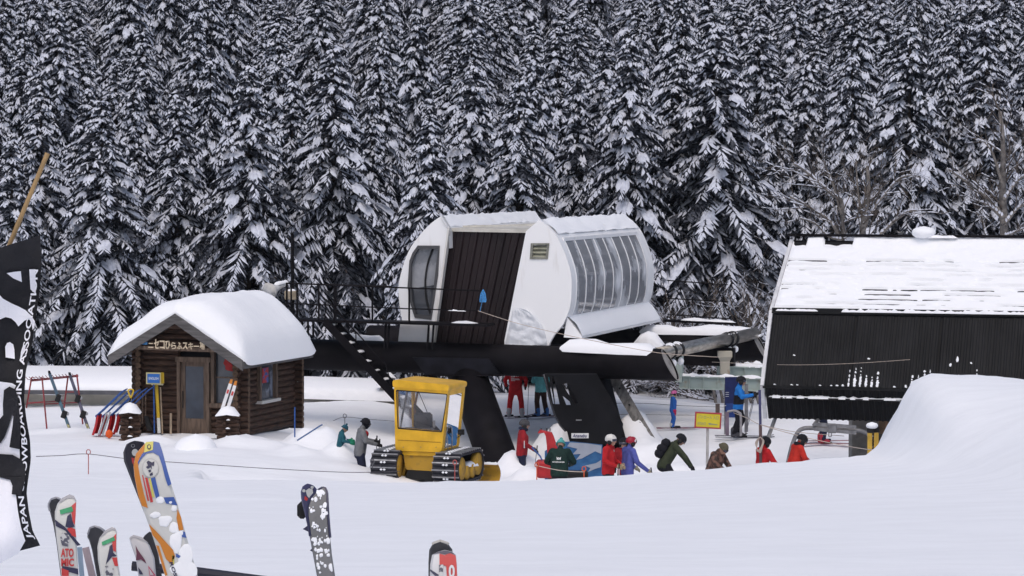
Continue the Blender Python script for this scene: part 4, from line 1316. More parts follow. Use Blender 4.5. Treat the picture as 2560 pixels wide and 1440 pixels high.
# pair of white skis crossing in front of the hut window
for (p, q, lab) in (((579, 950), (553, 1030), "left of two white orange-tipped skis leaning at the hut window"), ((590, 954), (565, 1036), "right of two white orange-tipped skis leaning at the hut window")):
    a_, b_ = P(*p, 72.0), P(*q, 71.7)
    t = thing("ski", b_, lab, "ski", "white skis leaning at the hut window")
    m_ = MB(); m_.bar(a_.lerp(b_, .12), b_, .085, .015, V(0, -1, 0)); m_.build("blade", mat("ski_white", (.66, .66, .68), .4, var=.08), t)
    m_ = MB(); m_.add([a_.lerp(b_, .12) + V(-.042, -.008, 0), a_.lerp(b_, .12) + V(.042, -.008, 0), a_ + V(.03, -.03, .02), a_ + V(-.03, -.03, .02), a_.lerp(b_, .12) + V(-.042, .007, 0), a_.lerp(b_, .12) + V(.042, .007, 0), a_ + V(.03, -.015, .02), a_ + V(-.03, -.015, .02)],
                         [(0, 1, 2, 3), (7, 6, 5, 4), (0, 3, 7, 4), (1, 5, 6, 2), (2, 6, 7, 3), (0, 4, 5, 1)]); m_.build("tip", mat("ski_orange", (.55, .20, .03), .4), t)
    m_ = MB(); m_.bar(a_.lerp(b_, .3) - V(0, .02, 0), a_.lerp(b_, .42) - V(0, .02, 0), .05, .01, V(0, -1, 0)); m_.build("stripe", mat("ski_red", (.5, .05, .05), .4), t)
# snow-dump scoops: red blades on blue tube handles
RED = mat("scoop_red", (.42, .025, .03), .45, var=.12, scale=5)
def scoop(px, py, d, label):
    b_ = P(px, py, d)
    t = thing("snow_scoop", b_, label, "snow scoop", "red snow scoops by the hut")
    R = Matrix.Rotation(rr.uniform(-.08, .08), 3, 'Z')
    m_ = MB(); m_.smooth = True
    rows = []
    for i in range(9):
        u = i / 8
        c = V(.05 + .20 * math.sin(u * 1.5) * .6, 0, .52 * u)
        row = []
        for v in (-.30, -.26, 0, .26, .30):
            row.append(b_ + R @ (c + V(.06 if abs(v) > .28 else 0, v * .85 + .0, 0)))
        rows.append(row)
    m_.grid(rows); m_.grid([[p + V(.012, 0, 0) for p in reversed(r)] for r in rows]); m_.build("blade", RED, t)
    m_ = MB(); m_.smooth = True
    for v in (-.24, .24):
        pass
    m_.tube([b_ + R @ V(.16, -.22, .5), b_ + R @ V(.30, -.22, .62), b_ + R @ V(.82, -.22, 1.12), b_ + R @ V(.92, -.18, 1.18), b_ + R @ V(.92, .18, 1.18), b_ + R @ V(.82, .22, 1.12), b_ + R @ V(.30, .22, .62), b_ + R @ V(.16, .22, .5)], .017, 6)
    m_.build("handle", BLUEP, t)
    m_ = MB(); m_.smooth = True
    m_.tube([b_ + R @ V(.45, -.22, .76), b_ + R @ V(.45, .22, .76)], .014, 6)
    m_.build("handle_brace", BLUEP, t)
    MB().box(b_ + R @ V(.17, 0, .5), (.03, .5, .05), R).build("blade_rim", BLUEP, t)
    return t
for i, (px, py, lab) in enumerate(((228, 1086, "leftmost red snow scoop with blue tube handle in the row by the hut"), (243, 1087, "second red snow scoop from the left in the row by the hut"), (262, 1087, "third red snow scoop from the left in the row by the hut"), (279, 1084, "red snow scoop just left of the snowy log post"), (296, 1080, "rearmost red snow scoop, half hidden by the snowy log post"))):
    scoop(px, py, 73.0 + i * .12, lab)
for px, lab in ((253, "steel-bladed tool left of its twin between the red scoops"), (262, "steel-bladed tool right of its twin between the red scoops")):
    m_ = MB(); m_.bar(P(px + 14, 1030, 72.7), P(px - 6, 1087, 72.6), .05, .015, V(0, -1, 0)); tag(m_.build("ski", mat("grey_ski", (.30, .31, .34), .4, var=.2)), lab, "ski")
ysc = thing("yellow_grip_tool", P(300, 1080, 72.9), "yellow D-shaped grip of a shovel sticking out above the red scoops", "shovel")
m_ = MB(); m_.smooth = True; g0 = P(327, 982, 72.6)
m_.tube(smooth_curve([g0 + V(*q) for q in ((0, 0, -.14), (-.07, 0, .05), (0, 0, .09), (.07, 0, .05), (0, 0, -.14))], 16), .022, 6); m_.build("grip", POLYY, ysc)
MB().tube([g0 - UP * .14, P(300, 1075, 72.9)], .018, 6).build("handle", RUBBER, ysc)
m_ = MB(); m_.smooth = True; m_.ball(P(273, 1085, 72.3), (.10, .07, .12), 8, 6); tag(m_.build("orange_cloth", mat("orange_cloth", (.7, .10, .02), .7, var=.2)), "scrap of bright orange cloth half buried beside the scoops", "cloth")
# red ski rack with two pairs of leaning skis
RACK = mat("rack_red", (.22, .035, .04), .6, var=.25, scale=8)
rk = thing("ski_rack", P(140, 1070, 79), "red tube ski rack with upturned prongs left of the hut", "ski rack")
A1, A2, A3, A4 = P(79, 944, 79.5), P(105, 943, 79.5), P(170, 941, 81), P(192, 936, 81)
def tb(pts, nm, r=.025, m=RACK, par=rk): return MB().tube(pts, r, 6).build(nm, m, par)
tb([P(66, 1020, 79.5), A1, A2, P(117, 1072, 79.0)], "end_frame")
tb([P(160, 1020, 81), A3], "leg"); tb([P(207, 1060, 80.4), A4], "leg")
for y in (947, 950): tb([P(76, y + 3, 79.6), P(195, y - 9, 81.2)], "top_bar", .018)
tb([P(70, 1008, 79.5), P(112, 1005, 79.3)], "lower_bar"); tb([P(112, 1005, 79.3), P(163, 1002, 81)], "lower_bar", .018); tb([P(164, 980, 81), P(198, 980, 81)], "lower_bar", .018)
tb([P(112, 1010, 79.3), P(200, 1006, 80.9)], "lower_bar", .018)
for k in range(15):
    p = P(76 + k * 8.2, 949 - k * .62, 79.6 + k * .11); tb([p, p + V(-.05, -.15, .02), p + V(-.1, -.2, .09)], "prong", .009)
def rack_ski(p, q, d, col, lab):
    a_, b_ = P(*p, d), P(*q, d - .6)
    t = thing("ski", b_, lab, "ski", "skis leaning on the red rack")
    m_ = MB(); m_.bar(a_, b_, .085, .03, V(0, -1, 0)); m_.build("blade", col, t)
    m_ = MB(); m_.prism([a_ + V(-.04, -.015, 0), a_ + V(.04, -.015, 0), a_ + V(.03, -.10, .09), a_ + V(-.03, -.10, .09)], V(0, .02, 0)); m_.build("tip", RUBBER, t)
    for f_, w in ((.42, .14), (.70, .15)):
        c = a_.lerp(b_, f_); m_ = MB(); m_.box(c - V(0, .05, 0), (w, .09, .22), Matrix.Rotation(.35, 3, 'Y'), bev=.02); bb = m_.build("binding", RUBBER, t)
        MB().box(c + V(.09, -.05, .02), (.09, .05, .09), bev=.01).build("brake", STEEL, bb)
    MB().bar(a_.lerp(b_, .86) - V(0, .018, 0), a_.lerp(b_, .97) - V(0, .018, 0), .06, .01, V(0, -1, 0)).build("tail_marking", mat("ski_yellowish", (.45, .42, .22), .5, col2=(.03, .03, .03), scale=14, lo=.48, hi=.52), t)
rack_ski((124, 934), (177, 1080), 79.4, mat("ski_teal", (.06, .16, .20), .4, col2=(.05, .05, .10), scale=1.5), "left pair of dark teal skis leaning on the red rack")
rack_ski((175, 938), (223, 1078), 79.8, mat("ski_dark", (.10, .10, .15), .4, col2=(.02, .02, .04), scale=2), "right pair of dark grey skis leaning on the red rack")
# low snow-roofed building and corrugated roof behind
lw = thing("low_building", P(200, 1012, 88), "low beige building under a smooth thick snow roof left behind the hut", "building")
WALLB = mat("beige_wall", (.50, .47, .41), .85, var=.12, scale=2)
a_, b_ = P(-420, 1020, 90), P(352, 1020, 89)
MB().bar(P(-420, 998, 89.8), P(352, 1003, 88.8), .1, .55).build("wall", WALLB, lw)
m_ = MB(); m_.smooth = True
rows = []
for i in range(60):
    t = i / 59
    e0_ = P(-420, 978, 88.9).lerp(P(356, 984, 88.0), t)
    sc = .10 * math.sin(t * 23 + 1)
    rows.append([e0_ + UP * (sc * .5 - .02), e0_ + V(0, -.05, .10 + sc * .4), e0_ + V(0, .15, .32), e0_ + V(0, .9, .52), e0_ + V(0, 3, .62), e0_ + V(0, 4.5, .55)])
m_.grid(rows); m_.build("roof_snow", SNOW, lw)
m_ = MB(); m_.bar(P(-420, 976, 88.9), P(354, 982, 88.0), .12, .13); m_.build("eave", mat("eave_grey", (.09, .09, .10), .8, var=.2), lw)
cr = thing("corrugated_roof", P(850, 1000, 88), "snow-covered roof with a wavy corrugated edge behind the hut and tractor", "roof")
m_ = MB(); m_.smooth = True
rows = []
for i in range(160):
    t = i / 159; p = P(700, 994, 88).lerp(P(1010, 1003, 87.2), t)
    w = abs(math.sin(t * math.pi * 9.6)) 
    rows.append([p + UP * (-.02), p + UP * (.17 * (1 - w) ** 1.0 + .02), p + V(0, .02, .2), p + V(0, .3, .36), p + V(0, 2.5, .44), p + V(0, 4, .40)])
m_.grid(rows); m_.build("roof_snow", SNOW, cr)
m_ = MB()
rows = [[], []]
for i in range(160):
    t = i / 159; p = P(700, 994, 88.05).lerp(P(1010, 1003, 87.25), t); w = abs(math.sin(t * math.pi * 9.6))
    rows[0].append(p - UP * .1); rows[1].append(p + UP * .2 * (w ** .8) + UP * 0)
m_.grid(rows); m_.grid([[p + V(0, .05, 0) for p in reversed(r)] for r in rows]); m_.build("sheet_edge", mat("sheet_grey", (.14, .135, .125), .8, var=.2), cr)
m_ = MB(); m_.prism([P(948, 975, 87.5), P(968, 940, 87.5), P(985, 944, 87.5), P(995, 978, 87.5)], V(0, .3, 0)); m_.build("gable_post", mat("gable_grey", (.20, .20, .19), .8), cr)
m_ = MB(); m_.ridge([P(940, 962, 87.5), P(968, 938, 87.5), P(990, 944, 87.5)], .5, .14, seed=2); m_.build("gable_snow", SNOW, cr)
# ================================================================ YELLOW SNOW TRACTOR
YA, YB = frame_dirs(18)
YO = P(1050, 1060, 67.6)
def Y_(px, py, a=0.0): return PLANE(px, py, YO + YA * a, YA)
tk = thing("snow_tractor", P(1075, 1203, 68.6), "yellow tracked snow tractor with a tall plastic-windowed cab", "tractor")
YEL2 = mat("tractor_yellow", (.66, .37, .02), .45, var=.14, scale=3)
YELD = mat("worn_yellow", (.45, .26, .03), .65, col2=(.18, .12, .05), scale=6, lo=.52, hi=.8)
FILM = mat("clear_film", (.97, .97, .98), .02, trans=1.0, spec=.3)
CD = 1.25
def rounded(pts, r, n=4):
    out = []; m = len(pts)
    for i in range(m):
        p, a, b = pts[i], pts[i - 1], pts[(i + 1) % m]
        u, w = (a - p), (b - p); ru = min(r, u.length * .45); rw = min(r, w.length * .45)
        s, e = p + u.normalized() * ru, p + w.normalized() * rw
        out += [(s.lerp(p, t)).lerp(p.lerp(e, t), t) for t in [k / n for k in range(n + 1)]]
    return out
outl = [Y_(985, 951), Y_(1121, 963), Y_(1104, 1131), Y_(988, 1127)]
win_ = [Y_(992, 977), Y_(1117, 987), Y_(1103, 1078), Y_(996, 1069)]
m_ = MB(); plate(m_, rounded(outl, .10), [rounded(win_, .04)], YA * .05); m_.build("front_panel", YEL2, tk)
m_ = MB(); plate(m_, [p + YA * .03 for p in win_], [], YA * .006); m_.build("front_film", FILM, tk)
bo = [p + YA * CD for p in outl]; bw = [p + YA * CD for p in (Y_(992, 977), Y_(1117, 987), Y_(1105, 1105), Y_(994, 1100))]
m_ = MB(); plate(m_, rounded(bo, .10), [bw], YA * .05); m_.build("rear_panel", YEL2, tk)
for nm, i0_, i1_ in (("side_panel", 1, 2), ("side_panel", 0, 3)):
    t_, b_ = outl[i0_], outl[i1_]
    sg = -1 if i0_ == 1 else 1
    q = [t_ + YA * .05, t_ + YA * CD, b_ + YA * CD, b_ + YA * .05]
    h = [t_.lerp(b_, .16) + YA * .18, t_.lerp(b_, .16) + YA * (CD - .06), t_.lerp(b_, .96) + YA * (CD - .06), t_.lerp(b_, .96) + YA * .18]
    m_ = MB(); plate(m_, q, [h], YB * sg * .04); m_.build(nm, YEL2, tk)
    m_ = MB(); plate(m_, [p + YB * sg * .02 for p in h], [], YB * sg * .006); m_.build("side_film", FILM, tk)
rp = rounded([Y_(982, 951), Y_(992, 949), Y_(1113, 961), Y_(1124, 964), Y_(1122, 978), Y_(983, 968)], .06)
m_ = MB(); m_.prism([p - YA * .03 for p in rp], YA * (CD + .1)); m_.build("cab_roof", YEL2, tk)
m_ = MB(); plate(m_, rounded([p - YA * .006 for p in (Y_(990, 974), Y_(1119, 985), Y_(1105, 1081), Y_(994, 1072))], .04), [rounded([p - YA * .006 for p in win_], .04)], YA * .012); m_.build("window_gasket", RUBBER, tk)
m_ = MB(); m_.tube([Y_(1046, 978, -.03), Y_(1068, 1030, -.035)], .009, 5); m_.build("wiper", RUBBER, tk)
MB().bar(Y_(994, 1100, -.004), Y_(1102, 1106, -.004), .012, .008).build("panel_seam", mat("grime_line", (.22, .12, .02), .8), tk)
for px in (1008, 1052, 1090): MB().ball(Y_(px, 1118, -.01), .012, 6, 5).build("bolt", GALV, tk)
# inside: seat, console, roll bar, wheel
m_ = MB(); m_.box(Y_(1046, 1085, .75), (.75, .5, .3), bev=.05); m_.build("console", GALV, tk)
m_ = MB(); m_.box(Y_(1058, 1052, .75), (.46, .14, .42), Matrix.Rotation(.12, 3, 'X'), bev=.07); m_.build("seat", mat("seat_vinyl", (.06, .06, .07), .6), tk)
m_ = MB(); m_.tube([Y_(1000, 1070, .4), Y_(1018, 978, .5)], .03, 6); m_.build("roll_bar", GALV, tk)
m_ = MB(); m_.tube([Y_(1045, 977, .9), Y_(1036, 1020, .8), Y_(1042, 1062, .7)], .03, 6); m_.build("control_arm", mat("brown_arm", (.20, .11, .07), .7), tk)
m_ = MB(); m_.tube([Y_(1035, 1010, .7), Y_(1070, 1050, .7)], .012, 5); m_.build("lever", RUBBER, tk)
MB().box(Y_(1085, 1060, .4), (.06, .06, .17)).build("bottle", mat("bottle_grey", (.4, .4, .42), .5), tk)
# hull
m_ = MB(); m_.prism(rounded([Y_(1008, 1131, .1), Y_(1092, 1136, .1), Y_(1086, 1178, .1), Y_(1014, 1174, .1)], .05), YA * 1.9); m_.build("hull", YELD, tk)
m_ = MB(); m_.prism([Y_(1000, 1128, .05), Y_(1108, 1132, .05), Y_(1100, 1140, .05), Y_(1010, 1138, .05)], YA * 1.5); m_.build("deck", YEL2, tk)
m_ = MB(); m_.prism([Y_(1020, 1175, .1), Y_(1082, 1178, .1), Y_(1082, 1203, .1), Y_(1012, 1198, .1)], YA * 1.6); m_.build("belly", RUBBER, tk)
PAD = mat("track_rubber", (.03, .03, .038), .7, var=.3, scale=9)
def track(px0, px1, yt, yb):
    c0, c1 = Y_(px0, yt, -.05), Y_(px1, yt, -.05)
    w = (c1 - c0).length; mid = (c0 + c1) / 2
    hgt = (Y_(px0, yt).z - Y_(px0, yb).z); r = hgt / 2; L = 1.25
    cz = mid.z - r; base = V(mid.x, mid.y, cz)
    n = 30; per = 2 * L + 2 * math.pi * r
    def loop(s):
        s %= per
        if s < L: return YA * s + UP * r, UP
        s -= L
        if s < math.pi * r: a = s / r; return YA * L + UP * math.cos(a) * r + YA * math.sin(a) * r, UP * math.cos(a) + YA * math.sin(a)
        s -= math.pi * r
        if s < L: return YA * (L - s) - UP * r, -UP
        a = (s - L) / r; return -UP * math.cos(a) * r - YA * math.sin(a) * r, -UP * math.cos(a) - YA * math.sin(a)
    belt = MB()
    pts = [loop(per * i / 60)[0] for i in range(60)]
    nr = [loop(per * i / 60)[1] for i in range(60)]
    rows = [[base + p + YB * sx * w / 2 + n_ * dz for sx, dz in ((-1, -.03), (1, -.03), (1, -.005), (-1, -.005))] for p, n_ in zip(pts, nr)]
    rows.append(rows[0]); belt.grid(rows, True)
    tr_o = belt.build("track_belt", PAD, tk)
    for i in range(n):
        p, nn = loop(per * (i + .5) / n); tg = YB.cross(nn)
        m_ = MB()
        for sx, ww in ((-.27, .42), (.27, .42)):
            m_ = MB(); c = base + p + YB * w * sx + nn * .02
            m_.bar(c - tg * per / n * .36, c + tg * per / n * .36, w * ww, .035, nn); m_.build("track_pad", PAD, tr_o)
        m_ = MB(); c = base + p + nn * .045
        m_.bar(c - YB * w * .5, c + YB * w * .5, .03, .03, nn); m_.build("grouser", STEEL, tr_o)
        if nn.z > -.9:
            for sx in (-.06, .06):
                m_ = MB(); m_.ball(base + p + YB * w * sx + nn * .05 + tg * .05, (.035, .035, .03), 6, 4); m_.build("track_snow", SNOW, tr_o)
    for k in range(4):
        c = base + YA * (L * k / 3) + YB * (w / 2 - .06) ; rr_ = r * .82 if k in (0, 3) else r * .5
        m_ = MB(); m_.smooth = True; cc = c - UP * (r * .9 - rr_ if k in (1, 2) else 0); m_.tube([cc - YB * .1, cc + YB * .03], rr_, 16); m_.build("road_wheel", YELD, tk)
track(938, 1003, 1129, 1198); track(1092, 1158, 1136, 1206)
# snow packed on the hull sides, push blade, lamp
m_ = MB(); m_.smooth = True
m_.ridge([Y_(1160, 1165, .5), Y_(1185, 1162, 1.3), Y_(1190, 1162, 1.7)], .3, .12, seed=3); m_.build("track_guard_snow", SNOW, tk)
bl0, bl1 = Y_(1010, 1150, 2.2), Y_(1245, 1160, 1.85)
m_ = MB(); m_.smooth = True
rows = []
for i in range(9):
    u = i / 8; o = -.22 * math.sin(u * math.pi)
    rows.append([lerp(bl0, bl1, t) + YA * (-o) - UP * (.52 * u) for t in (.0, .25, .5, .75, 1)])
m_.grid(rows); m_.grid([[p - YA * .03 for p in reversed(r)] for r in rows]); m_.build("push_blade", YELD, tk)
m_ = MB(); m_.ridge([bl1 - YB * .7 + UP * .0, bl1], .08, .06, seed=5, wob=.5); m_.build("blade_snow", SNOW, tk)
m_ = MB(); m_.bar(Y_(1100, 1150, 1.7), Y_(1180, 1152, 2.0), .12, .14); m_.build("blade_arm", YELD, tk)
m_ = MB(); m_.box(Y_(1153, 1080, .9), (.16, .09, .13), bev=.01); lm = m_.build("work_lamp", RUBBER, tk)
MB().tube([Y_(1153, 1087, .9), Y_(1140, 1096, .9)], .012, 5).build("lamp_bracket", RUBBER, lm)
m_ = MB(); m_.smooth = True
m_.tube([Y_(1138, 1130, .6), Y_(1135, 1146, .8)], .05, 8); m_.build("exhaust", STEEL, tk)
m_ = MB(); m_.smooth = True; m_.tube(smooth_curve([Y_(1120, 1125, .35), Y_(1118, 1075, .4), Y_(1124, 1064, .45), Y_(1130, 1075, .5), Y_(1130, 1125, .5)], 14), .014, 6); m_.build("grab_handle", STEEL, tk)

# ================================================================ PEOPLE
SKIN = mat("skin", (.42, .24, .17), .6)
def cloth(name, col, var=.16, col2=None, scale=7, **k): return mat("cloth_" + name, col, .8, var=var, scale=scale, col2=col2, bump=.02, bscale=11, spec=.15, **k)
BOOT = mat("boot_dark", (.05, .05, .06), .5, var=.2)

def capsule(mb, a, b, ra, rb, n=10):
    a, b = Vector(a), Vector(b); d = (b - a); L = d.length
    if L < 1e-5: d = V(0, 0, 1)
    d = d.normalized(); pts, rs = [], []
    for k in range(4): t = k / 4 * math.pi / 2; pts.append(a - d * ra * math.cos(t)); rs.append(max(.002, ra * math.sin(t)))
    pts.append(a); rs.append(ra); pts.append(b); rs.append(rb)
    for k in range(1, 5): t = k / 4 * math.pi / 2; pts.append(b + d * rb * math.sin(t)); rs.append(max(.002, rb * math.cos(t)))
    mb.tube(pts, rs, n)

def glove_mesh(mb, wrist, hand, grip, r=.045):
    """palm, four curled fingers of unequal length, and a thumb from the palm's side"""
    d = (hand - wrist).normalized(); g = grip.normalized()
    s = d.cross(g); s = s.normalized() if s.length > 1e-4 else d.orthogonal().normalized()
    mb.smooth = True
    capsule(mb, wrist, wrist + d * .055, r * .95, r * 1.02, 8)
    pc = wrist + d * .07
    for i, (o, L) in enumerate(((-.030, .062), (-.010, .072), (.010, .068), (.030, .055))):
        k0 = pc + g * o + d * .03; k1 = k0 + d * L * .5 + s * .012; k2 = k1 - d * .005 - s * L * .55; k3 = k2 - d * L * .45
        mb.tube([pc + g * o * .8, k0, k1, k2, k3], [.014, .0135, .013, .012, .009], 6)
    t0 = wrist + d * .03 + g * .035; t1 = t0 + g * .03 + d * .02 - s * .02; t2 = t1 + d * .03 - s * .03 - g * .015
    mb.tube([t0, t1, t2], [.016, .015, .011], 6)

def person(label, px, py_head, d, yaw, H=1.75, lean=0.0, hip=0.0, arms=None, cols=None, head='helmet', hcol=None, group=None, face_turn=0.0, legs=None, goggles=True, feet_z=None, glove=None, head_pitch=0.0, extra=None, scarf=None, bulk=1.0):
    """one figure; arms/legs are joint positions in the person's own frame (x right, y forward, z up, for height 1.75)"""
    k = H / 1.75
    lean_m = Matrix.Rotation(-lean, 3, 'X')
    pel = V(0, -hip * .25, .93 - hip * .12)
    def ub(x, y, z): return pel + lean_m @ (V(x, y, z) - V(0, 0, .93))
    chest, neck = ub(0, .01, 1.26), ub(0, .015, 1.47)
    hm = lean_m @ Matrix.Rotation(-head_pitch, 3, 'X')
    headc = neck + lean_m @ V(0, .02, .03) + (Matrix.Rotation(face_turn, 3, 'Z') @ (hm @ V(0, .02, .10)))
    shl, shr = ub(-.185, 0, 1.40), ub(.185, 0, 1.40)
    arms = arms or {}
    aL = arms.get('L', (V(-.30, -.02, 1.15), V(-.27, .15, .95))); aR = arms.get('R', (V(.30, -.02, 1.15), V(.27, .15, .95)))
    aL = [Vector(q) for q in aL]; aR = [Vector(q) for q in aR]
    legs = legs or {}
    kn = legs.get('knees', (V(-.12, .04 + hip * .1, .50), V(.12, .04 + hip * .1, .50))); an = legs.get('ankles', (V(-.13, -.03, .12), V(.13, -.03, .12)))
    kn = [Vector(q) for q in kn]; an = [Vector(q) for q in an]
    caps = []   # (a, b, ra, rb, slot)
    b_ = bulk
    for sx in (-1, 1):
        caps += [(ub(.075 * sx, 0, .86), ub(.095 * sx, .0, 1.34), .125 * b_, .105 * b_, 0), (pel + V(.09 * sx, 0, 0), kn[(sx + 1) // 2], .115, .085, 1), (kn[(sx + 1) // 2], an[(sx + 1) // 2] + V(0, 0, .03), .085, .085, 1),
                 (an[(sx + 1) // 2], an[(sx + 1) // 2] + V(0, .17, -.05), .075, .06, 3), (an[(sx + 1) // 2] + V(0, -.03, -.05), an[(sx + 1) // 2] + V(0, -.02, .12), .065, .075, 3)]
    caps += [(ub(0, .02, .84), ub(0, .03, 1.25), .15 * b_, .15 * b_, 0), (shl, shr, .085, .085, 0), (ub(0, 0, 1.38), neck + V(0, 0, .02), .11, .068, 0)]
    for sh_, (el, ha) in ((shl, aL), (shr, aR)):
        caps += [(sh_, el, .082 * b_, .066 * b_, 0), (el, ha, .064 * b_, .050 * b_, 0)]
    hd = Matrix.Rotation(face_turn, 3, 'Z') @ hm
    caps += [(neck, headc, .055, .06, 2), (headc + hd @ V(0, -.015, .035), headc + hd @ V(0, .012, .03), .098, .092, 2), (headc + hd @ V(0, .03, -.03), headc + hd @ V(0, .055, -.075), .07, .045, 2),
             (headc + hd @ V(0, .10, .01), headc + hd @ V(0, .125, -.02), .014, .020, 2), (headc + hd @ V(-.02, .092, -.055), headc + hd @ V(.02, .092, -.055), .013, .013, 2)]
    mbx = MB()
    for c in caps: capsule(mbx, c[0], c[1], c[2], c[3])
    me = bpy.data.meshes.new("body"); me.from_pydata(mbx.v, [], mbx.f)
    tmp = bpy.data.objects.new("body", me); C.objects.link(tmp)
    rm = tmp.modifiers.new("r", 'REMESH'); rm.mode = 'VOXEL'; rm.voxel_size = .019
    sm = tmp.modifiers.new("s", 'SMOOTH'); sm.factor = .5; sm.iterations = 3
    dg = bpy.context.evaluated_depsgraph_get()
    ev = bpy.data.meshes.new_from_object(tmp.evaluated_get(dg))
    bpy.data.objects.remove(tmp); bpy.data.meshes.remove(me)
    nvt = len(ev.vertices); co = np.empty(nvt * 3); ev.vertices.foreach_get("co", co); co = co.reshape(-1, 3)
    npoly = len(ev.polygons)
    cen_ = np.empty(npoly * 3); ev.polygons.foreach_get("center", cen_); cen_ = cen_.reshape(-1, 3)
    best = np.full(npoly, 1e9); slot = np.zeros(npoly, int)
    for a, b, ra, rb, sl in caps:
        a_ = np.array(a); ab = np.array(b) - a_; t = np.clip(((cen_ - a_) @ ab) / max(1e-9, ab @ ab), 0, 1)
        dd = np.linalg.norm(cen_ - a_ - t[:, None] * ab, axis=1) - (ra + (rb - ra) * t) - (.012 if sl == 0 else 0)
        m = dd < best; best[m] = dd[m]; slot[m] = sl
    # jacket hem stays clean: below it the trousers show
    hem = np.array(pel)[2] - .13
    slot[(slot == 0) & (cen_[:, 2] < hem) & (np.abs(cen_[:, 0]) < .22)] = 1
    if extra is not None:
        for fn, sl in extra:
            mk = fn(cen_ - np.array(pel)[None, :], slot)
            slot[mk] = sl
    cols = cols or []
    mats_ = list(cols)
    R = Matrix.Rotation(-math.radians(yaw), 3, 'Z')
    top = headc.z + .125
    if feet_z is None:
        hp = P(px, py_head, d); base = V(hp.x, d, hp.z - top * k)
        # keep the head, not the feet, at the photo's column
        off = R @ (headc * k); base.x -= off.x; base.y -= off.y
    else:
        hp = P(px, 1000, d); base = V(hp.x, d, feet_z)
    def T(v): return base + R @ (Vector(v) * k)
    pr = thing("person", base, label, "person", group)
    co2 = np.array([tuple(R @ Vector(c) * k) for c in co])
    ev.vertices.foreach_set("co", co2.ravel())
    ev.materials.clear()
    for m in mats_: ev.materials.append(m)
    ev.polygons.foreach_set("material_index", slot.astype(np.int32)); ev.polygons.foreach_set("use_smooth", [True] * npoly)
    ev.update()
    o = bpy.data.objects.new("body", ev); C.objects.link(o); o.parent = pr; OFF[o] = base
    # gloves
    gm = glove or RUBBER
    for el, ha in (aL, aR):
        g_ = MB(); dirv = (ha - el).normalized()
        w0, h0 = T(ha + dirv * .02), T(ha + dirv * .1)
        glove_mesh(g_, w0, h0, V(0, 0, 1)); g_.build("glove", gm, pr)
    # headgear
    RH = R @ hd
    hcm = hcol or RUBBER
    HC = T(headc)
    m_ = MB(); m_.smooth = True
    if head in ('helmet',):
        m_.ball(HC + RH @ V(0, -.012, .03) * k, V(.118, .142, .125) * k, 18, 10, RH, 1.0, -.35); hh = m_.build("helmet", hcm, pr)
        for sx in (-1, 1):
            m_ = MB(); m_.smooth = True; m_.ball(HC + RH @ V(.095 * sx, -.01, -.035) * k, V(.03, .06, .07) * k, 8, 6, RH); m_.build("ear_pad", RUBBER, hh)
    elif head in ('beanie', 'pompom'):
        m_.ball(HC + RH @ V(0, -.012, .035) * k, V(.106, .122, .118) * k, 16, 9, RH, 1.0, -.2); hh = m_.build("beanie", hcm, pr)
        m_ = MB(); m_.smooth = True; m_.tube([HC + RH @ V(.108 * math.cos(t), -.012 + .124 * math.sin(t), .018) * k for t in [i / 12 * 6.2832 for i in range(13)]], .02 * k, 6); m_.build("brim", hcm, hh)
        if head == 'pompom':
            m_ = MB(); m_.smooth = True; m_.ball(HC + RH @ V(0, -.012, .17) * k, .04 * k, 8, 6); m_.build("pompom", extra_pom.get(label, hcm), hh)
    elif head == 'hair':
        m_.ball(HC + RH @ V(0, -.02, .03) * k, V(.105, .12, .112) * k, 14, 9, RH, 1.0, -.5); m_.build("hair", mat("hair_dark", (.02, .015, .012), .6), pr)
    if goggles:
        m_ = MB(); m_.smooth = True
        rows = []
        for i in range(9):
            t = lerp(-1.05, 1.05, i / 8)
            rows.append([HC + RH @ V(math.sin(t) * (.098 + o_), math.cos(t) * (.118 + o_) - .005, zz) * k for o_, zz in ((.0, .055), (.018, .05), (.022, .02), (.016, -.008), (.0, -.012))])
        m_.grid(rows); m_.build("goggles", mat("goggle_lens", (.03, .03, .05), .12, spec=.8), pr)
    if scarf is not None:
        m_ = MB(); m_.smooth = True
        m_.tube([T(neck + V(.085 * math.cos(t), .01 + .085 * math.sin(t), .02 - .02 * math.sin(t))) for t in [i / 14 * 6.2832 for i in range(15)]], .045 * k, 8); m_.build("scarf", scarf, pr)
    return pr, T, dict(aL=aL, aR=aR, R=R, k=k, pel=pel, ub=ub, an=an, base=base, headc=headc, neck=neck)

